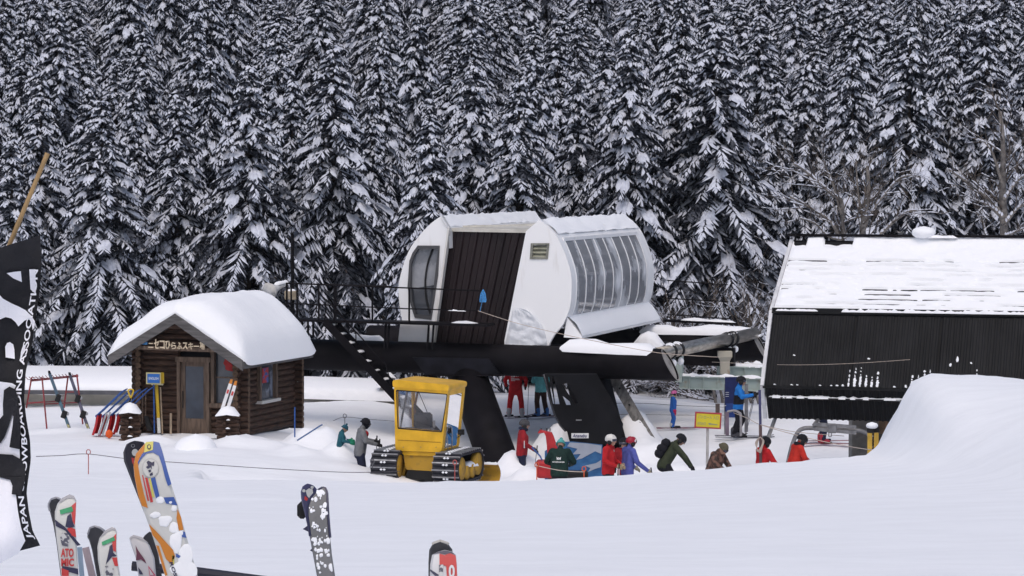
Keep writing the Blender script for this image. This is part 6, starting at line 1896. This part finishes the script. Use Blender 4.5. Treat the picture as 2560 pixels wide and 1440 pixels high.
bare_plant("bare_tree", [(L_(D2, (2512, 435 + (7.7 - g2) * F_PX / D2), (2510, 596), (2506, 480), (2508, 377), (2500, 280)), .17), (L_(D2, (2508, 560), (2488, 514), (2430, 465), (2372, 424)), .09), (L_(D2, (2508, 545), (2475, 516), (2436, 498)), .08), (L_(D2, (2510, 500), (2540, 455), (2575, 430)), .07), (L_(D2, (2508, 470), (2480, 380), (2450, 345)), .06), (L_(D2, (2512, 560), (2545, 520), (2590, 500)), .07),
    (L_(D2, (2470, 600), (2462, 575), (2455, 545), (2440, 530)), .05), (L_(D2, (2512, 590), (2540, 580), (2570, 565)), .05)], "bare tree with snow-topped limbs at the right edge above the shed", "bare tree", 7, depth=3)
# thicket right of the cabin and brush under the green girder
D3 = 93
def sprig(px, py, h, lean, d, seed):
    return (L_(d, (px, py), (px + lean * .3, py - h * .45), (px + lean, py - h)), .035)
rb = random.Random(4)
for k, (x0, n, lab) in enumerate(((1720, 7, "leafless thicket just right of the glazed cabin end"), (1850, 9, "taller leafless thicket between the cabin and the shed"))):
    bare_plant("bare_shrub", [sprig(x0 + rb.uniform(-45, 45), 905, rb.uniform(110, 230), rb.uniform(-70, 70), D3 - k, i) for i in range(n)], lab, "shrub", 20 + k, depth=3, bark=TWIG)
bare_plant("bare_shrub", [(L_(96, (1770 + rb.uniform(-20, 20), 1000), (1760 - i * 10, 985), (1720 - i * 16, 965 - rb.uniform(0, 20)), (1640 - i * 14, 955 + rb.uniform(-20, 30))), .028) for i in range(7)], "low arching leafless brush behind the child in blue", "shrub", 31, depth=3, bark=TWIG)
bare_plant("bare_shrub", [(L_(95, (1790 + i * 18, 1010), (1780 + i * 16, 960), (1750 + i * 14 + rb.uniform(-20, 20), 900 + rb.uniform(-20, 20))), .06) for i in range(7)], "clump of slanting bare stems under the pale green girder", "shrub", 33, depth=3)
# ================================================================ FOREGROUND: BANNER AND SKIS
FD = 8.0
pt, pm = P(119, 383, FD), P(20, 620, FD)
dv_ = (pm - pt); gnd = gz(pt.x - 1, FD)
low = pt + dv_ * ((pt.z - gnd + .2) / -dv_.z if dv_.z < 0 else 1)
bnr = thing("banner", low, "black and white snowboard banner on a bamboo pole at the left edge", "banner")
m_ = MB(); m_.smooth = True
npt = 24
rs = []; ps = []
for i in range(npt * 3 + 1):
    t = i / (npt * 3); ps.append(pt.lerp(low, t)); rs.append(.0066 * (1.13 if i % 6 == 0 else 1))
m_.tube(ps, rs, 10); m_.build("bamboo_pole", mat("bamboo", (.32, .21, .10), .6, var=.2, scale=14), bnr)
_ey = [590, 640, 672, 740, 800, 860, 930, 1000, 1050, 1100, 1150, 1230, 1280, 1330, 1362]
_ex = [100, 103, 103, 98, 88, 80, 64, 60, 66, 75, 77, 66, 72, 82, 100]
def edge(y): return float(np.interp(y, _ey, _ex))
def FL(px, py, h=0.0):
    w = .05 * math.sin(px * .025 + py * .008) + .03 * math.sin(py * .017 + 1 - px * .01) + .008 * math.sin(py * .045)
    return P(px, py, FD - .05 + w * .8 - h)
rows = []
for i in range(61):
    v = i / 60; row = []
    for j in range(31):
        u = j / 30
        ytop, ybot = lerp(720, 588, u ** 1.0), lerp(1440, 1364, u ** 1.5)
        y = lerp(ytop, ybot, v); x = lerp(-330, edge(y), u)
        row.append(FL(x, y))
    rows.append(row)
m_ = MB(); m_.smooth = True; m_.grid(rows); m_.grid([[p + V(0, .002, 0) for p in reversed(r)] for r in rows])
FBLK = mat("banner_black", (.016, .016, .020), .75, var=.15, scale=20, bump=.002, bscale=120)
FWHT = mat("banner_white", (.84, .84, .90), .75, bump=.002, bscale=120)
cloth_o = m_.build("cloth", FBLK, bnr)
def fine(poly, step=14):
    out = []
    for i in range(len(poly)):
        a, b = poly[i], poly[(i + 1) % len(poly)]; n = max(1, int(math.hypot(b[0] - a[0], b[1] - a[1]) / step))
        out += [(lerp(a[0], b[0], k / n), lerp(a[1], b[1], k / n)) for k in range(n)]
    return out
def flag_patch(poly, m, h, name="printed_shape"):
    """fill on a fine grid so the print follows the waves of the cloth"""
    p3 = [Vector((x, y, 0)) for x, y in fine(poly)]
    bm = bmesh.new(); vs_ = [bm.verts.new(p) for p in p3]
    tris = tessellate_polygon([p3])
    for t in tris:
        try: bm.faces.new([vs_[i] for i in t])
        except ValueError: pass
    for it in range(7):
        eds = [e for e in bm.edges if e.calc_length() > 16]
        if not eds: break
        bmesh.ops.subdivide_edges(bm, edges=eds, cuts=1); bmesh.ops.triangulate(bm, faces=bm.faces)
    bm.verts.index_update()
    mb = MB(); mb.smooth = True
    mb.add([FL(v.co.x, v.co.y, h) for v in bm.verts], [tuple(v.index for v in f.verts) for f in bm.faces]); bm.free()
    return mb.build(name, m, cloth_o)
c6 = lambda pts: [(x / 4.235, 560 + y / 4.235) for x, y in pts]
c2 = lambda pts: [(x / 2.571, 880 + y / 2.571) for x, y in pts]
flag_patch(c6([(70, 520), (150, 506), (220, 500), (232, 615), (140, 575)]), FWHT, .010)
flag_patch(c6([(310, 480), (375, 478), (380, 745), (322, 690)]), FWHT, .010)
flag_patch(c6([(-1200, 700), (0, 755), (30, 790), (120, 840), (200, 875), (270, 912), (330, 970), (370, 1030), (362, 1100), (345, 1122), (335, 1055), (315, 1015), (290, 1008), (258, 1025), (195, 1085), (165, 1040), (120, 1000), (60, 985), (0, 1010), (-1200, 1050)]), FWHT, .010)
flag_patch(c6([(60, 1412), (55, 1300), (75, 1260), (105, 1250), (140, 1275), (152, 1330), (157, 1428)]), FWHT, .010)
flag_patch(c6([(213, 1430), (222, 1350), (240, 1295), (262, 1278), (272, 1300), (255, 1360), (225, 1425)]), FWHT, .010)
inner = [(edge(y) - 27, y) for y in range(975, 1345, 15)]
flag_patch([(-300, 945), (0, 954), (30, 958), (edge(962) - 22, 964)] + inner + [(edge(1350) - 30, 1352), (45, 1385), (0, 1408), (-300, 1420)], FWHT, .010)
flag_patch(c2([(-600, 440), (0, 430), (20, 405), (18, 335), (25, 245), (60, 222), (95, 238), (115, 285), (125, 400), (133, 520), (125, 625), (60, 612), (80, 480), (86, 412), (77, 403), (58, 470), (28, 550), (0, 588), (-600, 620)]), FBLK, .018)
flag_patch(c2([(-600, 650), (0, 655), (80, 660), (135, 690), (160, 740), (165, 800), (150, 870), (135, 922), (75, 914), (80, 860), (65, 822), (0, 805), (-600, 800)]), FBLK, .018)
m_ = MB()
put_text(m_, "JAPAN SNOWBOARDING ASSOCIATION", lambda u, v: FL(edge(lerp(1348, 674, u)) - 3 - v * 19, lerp(1348, 674, u), .014), (0, 0, 1, 1), .02)
m_.build("lettering", FWHT, cloth_o)

# ---- skis: real blades standing in the snow, upturned at the tip
def blade(left, right, D, m, label, tipbend=.05, th=.012, rim=None, back=0.0):
    """left/right: edge points from tip to tail (photo pixels at distance D); the tail runs on into the snow"""
    ys = np.linspace(0, 1, 40)
    def samp(pts, t):
        d = [0]
        for i in range(len(pts) - 1): d.append(d[-1] + math.hypot(pts[i + 1][0] - pts[i][0], pts[i + 1][1] - pts[i][1]))
        s = t * d[-1]
        return float(np.interp(s, d, [p[0] for p in pts])), float(np.interp(s, d, [p[1] for p in pts]))
    gy = 435 + (CAM_Z - (gz(0, D) - .1)) * F_PX / D
    def ext(pts):
        (x0, y0), (x1, y1) = pts[-2], pts[-1]; k = (gy - y1) / max(1, y1 - y0)
        return pts + [(x1 + (x1 - x0) * k, gy)]
    ty = min(p[1] for p in left + right)
    def bend(y): 
        u = max(0, 1 - (y - ty) / 130.0); return tipbend * u * u + back * (y - ty) / 1000
    nl = len(left)
    lS = [samp(left, t) for t in np.linspace(0, 1, 34)] ; rS = [samp(right, t) for t in np.linspace(0, 1, 34)]
    lS.append(ext(left)[-1]); rS.append(ext(right)[-1])
    f = lambda p, h: P(p[0], p[1], D + bend(p[1]) - h)
    rows = []
    for a, b in zip(lS, rS):
        mids = [(lerp(a[0], b[0], k), lerp(a[1], b[1], k)) for k in (0, .08, .5, .92, 1)]
        rows.append([f(mids[0], .3 * th), f(mids[1], th), f(mids[2], th * 1.1), f(mids[3], th), f(mids[4], .3 * th), f(mids[4], 0), f(mids[2], 0), f(mids[0], 0)])
    t = thing("ski", f(((lS[-1][0] + rS[-1][0]) / 2, gy), 0), label, "ski")
    mb = MB(); mb.smooth = False; mb.grid(rows, True); mb.add(rows[0], [tuple(range(8))]); mb.add(rows[-1], [tuple(range(8))])
    body = mb.build("blade", m, t)
    def patch(poly, mm, h=.002, name="graphic"):
        p3 = [Vector((x, y, 0)) for x, y in fine(poly, 12)]
        tr = tessellate_polygon([p3]); q = MB(); q.add([f((p.x, p.y), th * 1.1 + h) for p in p3], [tuple(x) for x in tr]); return q.build(name, mm, body)
    def txt(body_, fn, bold, mm, h=.004):
        q = MB(); put_text(q, body_, lambda u, v: f(fn(u, v), th * 1.1 + h), (0, 0, 1, 1), bold); q.build("lettering", mm, body)
    def edge_rim(mm, n=8, w=6):
        q = MB(); 
        for S in (lS, rS): q.tube([f(p, th * .8) for p in S[:n]], .004, 5)
        q.tube([f(lS[0], th * .8), f(rS[0], th * .8)], .004, 5); q.build("tip_guard", mm, body)
    return t, patch, txt, edge_rim, f
def crust(par, f, pts, seed, m=SNOW):
    """snow stuck on a ski: lumps at photo points (x, y, rx, ry)"""
    rnd = random.Random(seed)
    for (x, y, rx, ry) in pts:
        q = MB(); q.smooth = True; c = f((x, y), .02); s = 1 / (F_PX / c.y)
        rows = []
        for i in range(6):
            a = i / 5 * math.pi / 2; row = []
            for k in range(14):
                w = k / 14 * 6.2832; rr_ = math.cos(a) * (1 + .38 * fbm(math.cos(w) * 1.3 + x, math.sin(w) * 1.3 + y, seed))
                row.append(f((x + math.cos(w) * rx * rr_, y + math.sin(w) * ry * rr_), .0135 + .0025 * math.sin(a)))
            rows.append(row)
        q.grid(rows, True); q.build("stuck_snow", m, par)
G = lambda n, c, r=.35: mat("ski_" + n, c, r, spec=.4)
BASE = mat("ski_base_dark", (.045, .045, .052), .4, var=.25, scale=10); RIM = G("rim", (.33, .33, .36)); CRM = G("cream", (.58, .58, .56)); SNV = G("navy", (.03, .03, .07)); SRD = G("red", (.52, .03, .045)); SGN = mat("green_tape", (.06, .32, .15), .6, var=.15, scale=30)
SOR = G("orange", (.52, .13, .025)); SBL = G("blue", (.045, .10, .34)); SYL = G("yellow", (.60, .55, .12)); SMT = mat("ski_smear", (.10, .10, .13), .5, col2=(.55, .55, .55), scale=60, lo=.48, hi=.54)
c3 = lambda pts: [(100 + x / 6, 1200 + y / 6) for x, y in pts]
c5 = lambda pts: [(280 + x / 4, 1080 + y / 4) for x, y in pts]
c4 = lambda pts: [(720 + x / 5.54, 1180 + y / 5.54) for x, y in pts]
# a: two short skis with green tape, leftmost
blade(c3([(240, 265), (165, 290), (125, 370), (150, 480), (200, 680), (240, 900), (310, 1440)]), c3([(240, 265), (300, 280), (330, 330), (360, 480), (400, 680), (440, 900), (500, 1440)]), 9.62, BASE, "dark-based ski behind the leftmost green-taped ski", -.03)[3](RIM)
t, patch, txt, rim, f = blade(c3([(440, 215), (330, 270), (262, 350), (222, 480), (222, 620), (250, 900), (320, 1440)]), c3([(440, 215), (510, 235), (548, 310), (538, 480), (528, 680), (548, 900), (580, 1440)]), 9.5, CRM, "leftmost white red and navy ski with green tape near its tip")
patch(c3([(262, 350), (330, 272), (440, 217), (510, 238), (546, 310), (480, 270), (400, 280), (320, 330)]), RIM)
patch(c3([(222, 590), (370, 700), (610, 975), (560, 990), (380, 760), (235, 690)]), SNV); patch(c3([(410, 540), (462, 500), (490, 620), (520, 700), (440, 720), (380, 700)]), SNV)
patch(c3([(460, 400), (540, 330), (536, 520), (522, 680), (490, 620)]), SRD); patch(c3([(405, 735), (440, 700), (530, 740), (545, 860), (470, 830)]), SRD)
patch(c3([(295, 450), (480, 395), (498, 470), (305, 515)]), SGN, .004, "green_tape"); patch(c3([(330, 790), (420, 800), (450, 900), (420, 1000), (330, 980), (300, 880)]), SMT)
txt("ATO", lambda u, v: (152 + u * 32, 1393 - v * 22), .04, SRD); txt("MIC", lambda u, v: (153 + u * 32, 1416 - v * 20), .04, SRD)
patch(c3([(330, 1290), (570, 1330), (578, 1420), (430, 1380), (330, 1340)]), SNV); patch(c3([(320, 1320), (430, 1360), (430, 1440), (325, 1440)]), SRD, .003)
m_ = MB(); m_.bar(P(199, 1368, 9.7), P(208, 1480, 9.7), .016, .01, V(0, -1, 0)); tag(m_.build("ski_strap", mat("ice_blue", (.36, .47, .60), .5)), "pale blue strap end beside the leftmost ski", "strap")
# b: second pair with green tape
blade(c3([(820, 695), (750, 720), (705, 850), (735, 900), (780, 1050), (850, 1440)]), c3([(820, 695), (900, 715), (965, 760), (960, 900), (960, 1050), (990, 1440)]), 9.62, BASE, "dark-based ski behind the second green-taped ski", -.03)[3](RIM)
t, patch, txt, rim, f = blade(c3([(1080, 705), (985, 750), (890, 870), (860, 1000), (870, 1200), (910, 1440)]), c3([(1080, 705), (1130, 720), (1155, 780), (1148, 1000), (1165, 1200), (1205, 1440)]), 9.5, CRM, "second white and red ski from the left, with green tape")
patch(c3([(890, 870), (985, 752), (1080, 708), (1130, 722), (1152, 780), (1100, 745), (1030, 765), (950, 830)]), RIM)
patch(c3([(1045, 990), (1085, 960), (1100, 1090), (1155, 1140), (1080, 1150), (985, 1270), (1020, 1120)]), SNV); patch(c3([(1075, 880), (1145, 800), (1140, 1080), (1100, 1060)]), SRD); patch(c3([(1080, 1165), (1155, 1160), (1172, 1290), (1120, 1290)]), SRD)
patch(c3([(925, 930), (1105, 850), (1128, 905), (935, 985)]), SGN, .004, "green_tape"); patch(c3([(980, 1290), (1090, 1280), (1110, 1360), (1090, 1440), (1000, 1440), (960, 1350)]), SMT)
m_ = MB(); m_.bar(P(214, 1369, 9.75), P(238, 1470, 9.75), .022, .02, V(0, -1, 0)); sp = m_.build("ski_brake", mat("pinkish_plastic", (.42, .34, .36), .6, var=.2)); tag(sp, "pale worn plastic strip behind the second taped ski", "ski part")
# c: grey ski with wine-red mark
blade(c5([(375, 995), (330, 1030), (305, 1065), (350, 1200), (395, 1440)]), c5([(375, 995), (410, 1010), (440, 1080), (470, 1250), (500, 1440)]), 9.0, BASE, "black ski half hidden between the grey ski and the orange ski", -.03)
t, patch, txt, rim, f = blade(c5([(215, 1028), (172, 1055), (190, 1130), (240, 1270), (262, 1440)]), c5([(215, 1028), (300, 1050), (375, 1130), (425, 1260), (442, 1440)]), 8.9, G("silver", (.48, .47, .49)), "silver grey ski with a wine-red arrowhead left of the orange ski")
patch(c5([(175, 1060), (215, 1032), (300, 1054), (365, 1110), (300, 1080), (215, 1052), (182, 1078)]), RIM)
patch(c5([(235, 1130), (260, 1180), (330, 1280), (345, 1318), (290, 1275), (238, 1285), (245, 1220)]), G("wine", (.10, .02, .05))); patch(c5([(362, 1335), (440, 1438), (375, 1438)]), G("wine2", (.45, .06, .12))); patch(c5([(372, 1362), (418, 1430), (380, 1430)]), MATS["ski_silver"], .004)
patch(c5([(262, 1350), (300, 1400), (310, 1425), (275, 1425), (265, 1390)]), SNV)
# d: tall orange and blue ski with its black partner
t, patch, txt, rim, f = blade(c5([(225, 87), (150, 110), (112, 200), (118, 290), (200, 500), (330, 830), (400, 1010), (480, 1250), (540, 1440)]), c5([(225, 87), (310, 95), (350, 150), (390, 300), (440, 500), (520, 800), (590, 1010), (650, 1250), (700, 1440)]), 8.62, G("gloss_black", (.02, .018, .03)), "black ski with white circle behind the tall orange ski", -.03)
q = [(230 + math.cos(a) * 32, 205 + math.sin(a) * 36) for a in [i / 16 * 6.2832 for i in range(16)]]; patch(c5(q), CRM); patch(c5([(195, 255), (225, 262), (215, 330), (200, 300)]), SRD)
q = [(210 + math.cos(a) * 20, 137 + math.sin(a) * 18) for a in [i / 16 * 6.2832 for i in range(16)]]; patch(c5(q), RIM); q = [(210 + math.cos(a) * 15, 137 + math.sin(a) * 13) for a in [i / 16 * 6.2832 for i in range(16)]]; patch(c5(q), MATS["ski_gloss_black"], .004)
t, patch, txt, rim, f = blade(c5([(420, 90), (330, 112), (240, 215), (214, 330), (225, 450), (262, 640), (330, 830), (395, 1010), (470, 1240), (530, 1440)]), c5([(420, 90), (475, 105), (505, 190), (560, 400), (605, 560), (650, 700), (705, 900), (760, 1100), (810, 1270), (856, 1440)]), 8.5, CRM, "tall orange blue and cream ski with a snowy lower half")
patch(c5([(330, 114), (240, 217), (216, 330), (227, 450), (264, 640), (300, 740), (360, 760), (320, 620), (285, 470), (262, 340), (275, 260), (320, 195)]), SOR)
patch(c5([(410, 92), (474, 107), (503, 190), (558, 400), (595, 520), (560, 540), (535, 470), (500, 330), (470, 240), (410, 205), (345, 215), (290, 270), (262, 330), (258, 300), (300, 220), (350, 180), (400, 180)]), SBL)
patch(c5([(330, 112), (345, 100), (414, 93), (408, 178), (322, 205)]), SYL, .003)
q = [(370 + math.cos(a) * 20, 148 + math.sin(a) * 26) for a in [i / 14 * 6.2832 for i in range(14)]]; patch(c5(q), SNV, .005); q = [(371 + math.cos(a) * 12, 148 + math.sin(a) * 16) for a in [i / 14 * 6.2832 for i in range(14)]]; patch(c5(q), SYL, .007)
q = [(385 + math.cos(a) * 85, 362 + math.sin(a) * 100) for a in [i / 24 * 6.2832 for i in range(24)]]; patch(c5(q), G("pale_ring", (.47, .47, .46)), .002); q = [(385 + math.cos(a) * 76, 362 + math.sin(a) * 90) for a in [i / 24 * 6.2832 for i in range(24)]]; patch(c5(q), CRM, .004)
patch(c5([(345, 300), (365, 285), (400, 305), (425, 292), (420, 340), (395, 335), (400, 375), (385, 350), (360, 370), (338, 350), (360, 335)]), SNV, .006); patch(c5([(360, 385), (385, 372), (392, 395), (372, 405)]), SNV, .006); patch(c5([(375, 420), (405, 400), (410, 430), (380, 440)]), SNV, .006)
patch(c5([(385, 460), (430, 450), (475, 640), (440, 665)]), SBL); patch(c5([(368, 465), (386, 462), (425, 650), (405, 655)]), SYL); patch(c5([(330, 455), (355, 460), (412, 700), (385, 705)]), SRD); patch(c5([(300, 430), (312, 432), (372, 690), (355, 690)]), SRD)
patch(c5([(515, 655), (620, 650), (655, 735), (540, 715)]), SBL); patch(c5([(655, 770), (690, 850), (715, 980), (670, 985), (645, 860)]), SOR)
patch(c5([(370, 920), (430, 980), (610, 1180), (630, 1240), (600, 1330), (540, 1270), (480, 1120), (405, 1030)]), SOR); patch(c5([(440, 1130), (470, 1140), (555, 1430), (532, 1438)]), SOR); patch(c5([(690, 985), (730, 1000), (745, 1060), (700, 1050)]), SBL); patch(c5([(640, 1215), (690, 1240), (670, 1262), (640, 1250)]), SBL)
patch(c5([(600, 1230), (625, 1240), (620, 1330), (600, 1310)]), SYL)
txt("ROSSI", lambda u, v: (280 + (lerp(572, 640, u) + v * 34) / 4, 1080 + (lerp(1305, 1500, u) - v * 8) / 4), .03, SNV)
crust(t, f, [(280 + x / 4, 1080 + y / 4, rx / 4, ry / 4) for x, y, rx, ry in ((480, 682, 45, 36), (430, 830, 50, 35), (530, 890, 70, 55), (620, 960, 45, 60), (585, 705, 20, 18), (640, 1090, 60, 110), (690, 1010, 30, 30), (740, 1240, 80, 110), (700, 1370, 110, 90), (790, 1380, 60, 90), (620, 760, 30, 30))], 5)
# e: snow-crusted grey ski with navy partner
t, patch, txt, rim, f = blade(c4([(270, 160), (205, 190), (175, 270), (180, 350), (195, 440), (240, 620), (300, 900), (400, 1440)]), c4([(270, 160), (340, 175), (400, 230), (420, 330), (430, 440), (450, 620), (500, 900), (600, 1440)]), 8.42, G("navy_gloss", (.05, .05, .12)), "navy ski with white dots behind the snow-crusted ski", -.03)
for cx, cy, r in ((335, 212, 22), (220, 260, 22)): patch(c4([(cx + math.cos(a) * r, cy + math.sin(a) * r) for a in [i / 14 * 6.2832 for i in range(14)]]), CRM)
patch(c4([(245, 260), (290, 225), (340, 240), (350, 300), (300, 370), (265, 330)]), CRM); patch(c4([(235, 330), (280, 370), (260, 400), (225, 385)]), SRD)
m_ = MB(); m_.box(P(756, 1275, 8.46), (.03, .05, .05), bev=.01); tag(m_.build("ski_binding", RUBBER), "black binding sticking out beside the snow-crusted ski", "ski part")
t, patch, txt, rim, f = blade(c4([(480, 215), (400, 262), (310, 360), (268, 480), (266, 600), (300, 850), (350, 1150), (402, 1440)]), c4([(480, 215), (520, 225), (540, 280), (552, 500), (560, 650), (578, 850), (610, 1150), (652, 1440)]), 8.3, mat("ski_grey_base", (.17, .17, .175), .5, var=.15, scale=8), "grey ski caked in white snow crust, centre foreground")
rim(SNV, 20)
rs_ = random.Random(9)
cr_ = []
for k in range(74):
    v = rs_.random(); y = lerp(260, 1430, v); xl = np.interp(y, [262, 360, 480, 600, 850, 1150, 1440], [400, 320, 285, 285, 315, 368, 420]); xr = np.interp(y, [262, 500, 850, 1150, 1440], [525, 535, 560, 595, 635])
    x = rs_.uniform(xl + 14, xr - 14); r = rs_.uniform(8, 30); cr_.append((720 + x / 5.54, 1180 + y / 5.54, r / 5.54, r * rs_.uniform(.8, 1.9) / 5.54))
crust(t, f, cr_, 2)
for (x, y) in ((205, 790), (300, 1085)):
    m_ = MB(); c = P(720 + x / 5.54, 1180 + y / 5.54, 8.4); m_.add([c, c + V(.03, 0, .022), c + V(.03, 0, -.015), c + V(.03, .02, 0)], [(0, 1, 2), (0, 3, 1), (0, 2, 3), (1, 3, 2)]); m_.build("ski_brake", SNV, t)
# f: red and white ski at the bottom centre
blade(c4([(2110, 952), (2010, 985), (1955, 1080), (1945, 1250), (1945, 1440)]), c4([(2110, 952), (2210, 985), (2275, 1070), (2300, 1250), (2310, 1440)]), 8.3, G("charcoal", (.05, .05, .055)), "charcoal ski behind the red and white ski at the bottom centre", -.04)[3](mat("ski_rimw", (.5, .48, .44), .5), 8)
t, patch, txt, rim, f = blade(c4([(2170, 1078), (2070, 1105), (1995, 1150), (1970, 1280), (1965, 1440)]), c4([(2170, 1078), (2270, 1100), (2328, 1150), (2340, 1280), (2345, 1440)]), 8.2, G("white_top", (.58, .58, .60)), "red and white ski at the bottom centre of the picture")
patch(c4([(2010, 1140), (2070, 1108), (2170, 1082), (2268, 1104), (2326, 1152), (2250, 1125), (2170, 1140), (2090, 1120)]), SNV)
patch(c4([(2098, 1130), (2170, 1150), (2240, 1125), (2322, 1155), (2336, 1280), (2342, 1440), (2200, 1440), (2190, 1300), (2098, 1280)]), SRD, .003)
patch(c4([(1970, 1345), (2090, 1425), (2085, 1440), (2040, 1440), (1970, 1375)]), SNV); patch(c4([(2090, 1285), (2150, 1280), (2145, 1440), (2090, 1440)]), SMT, .004)
txt("0", lambda u, v: (720 + (2225 + u * 85) / 5.54, 1180 + (1470 - v * 185) / 5.54), .035, MATS["ski_white_top"], .006)
# rack rail the skis lean on
rl = tag(MB().tube([P(330, 1415, 9.0), P(495, 1430, 9.0), P(980, 1494, 9.0)], .016, 8).build("rack_rail", mat("rail_dark", (.03, .03, .045), .5)), "dark rail of the ski rack at the bottom edge", "ski rack")
# ================================================================ AIR
m_ = MB(); m_.box((0, 140, 28), (300, 330, 70))
hz_ = m_.build("haze", bpy.data.materials.new("cold_air"))
hm_ = hz_.data.materials[0]; hm_.use_nodes = True
hm_.node_tree.nodes.clear()
ho = hm_.node_tree.nodes.new("ShaderNodeOutputMaterial"); hv = hm_.node_tree.nodes.new("ShaderNodeVolumePrincipled")
hv.inputs["Color"].default_value = (.80, .84, .95, 1); hv.inputs["Density"].default_value = .00010
hm_.node_tree.links.new(hv.outputs[0], ho.inputs["Volume"])
tag(hz_, "thin cold air haze over the slope and forest", None, kind="stuff")
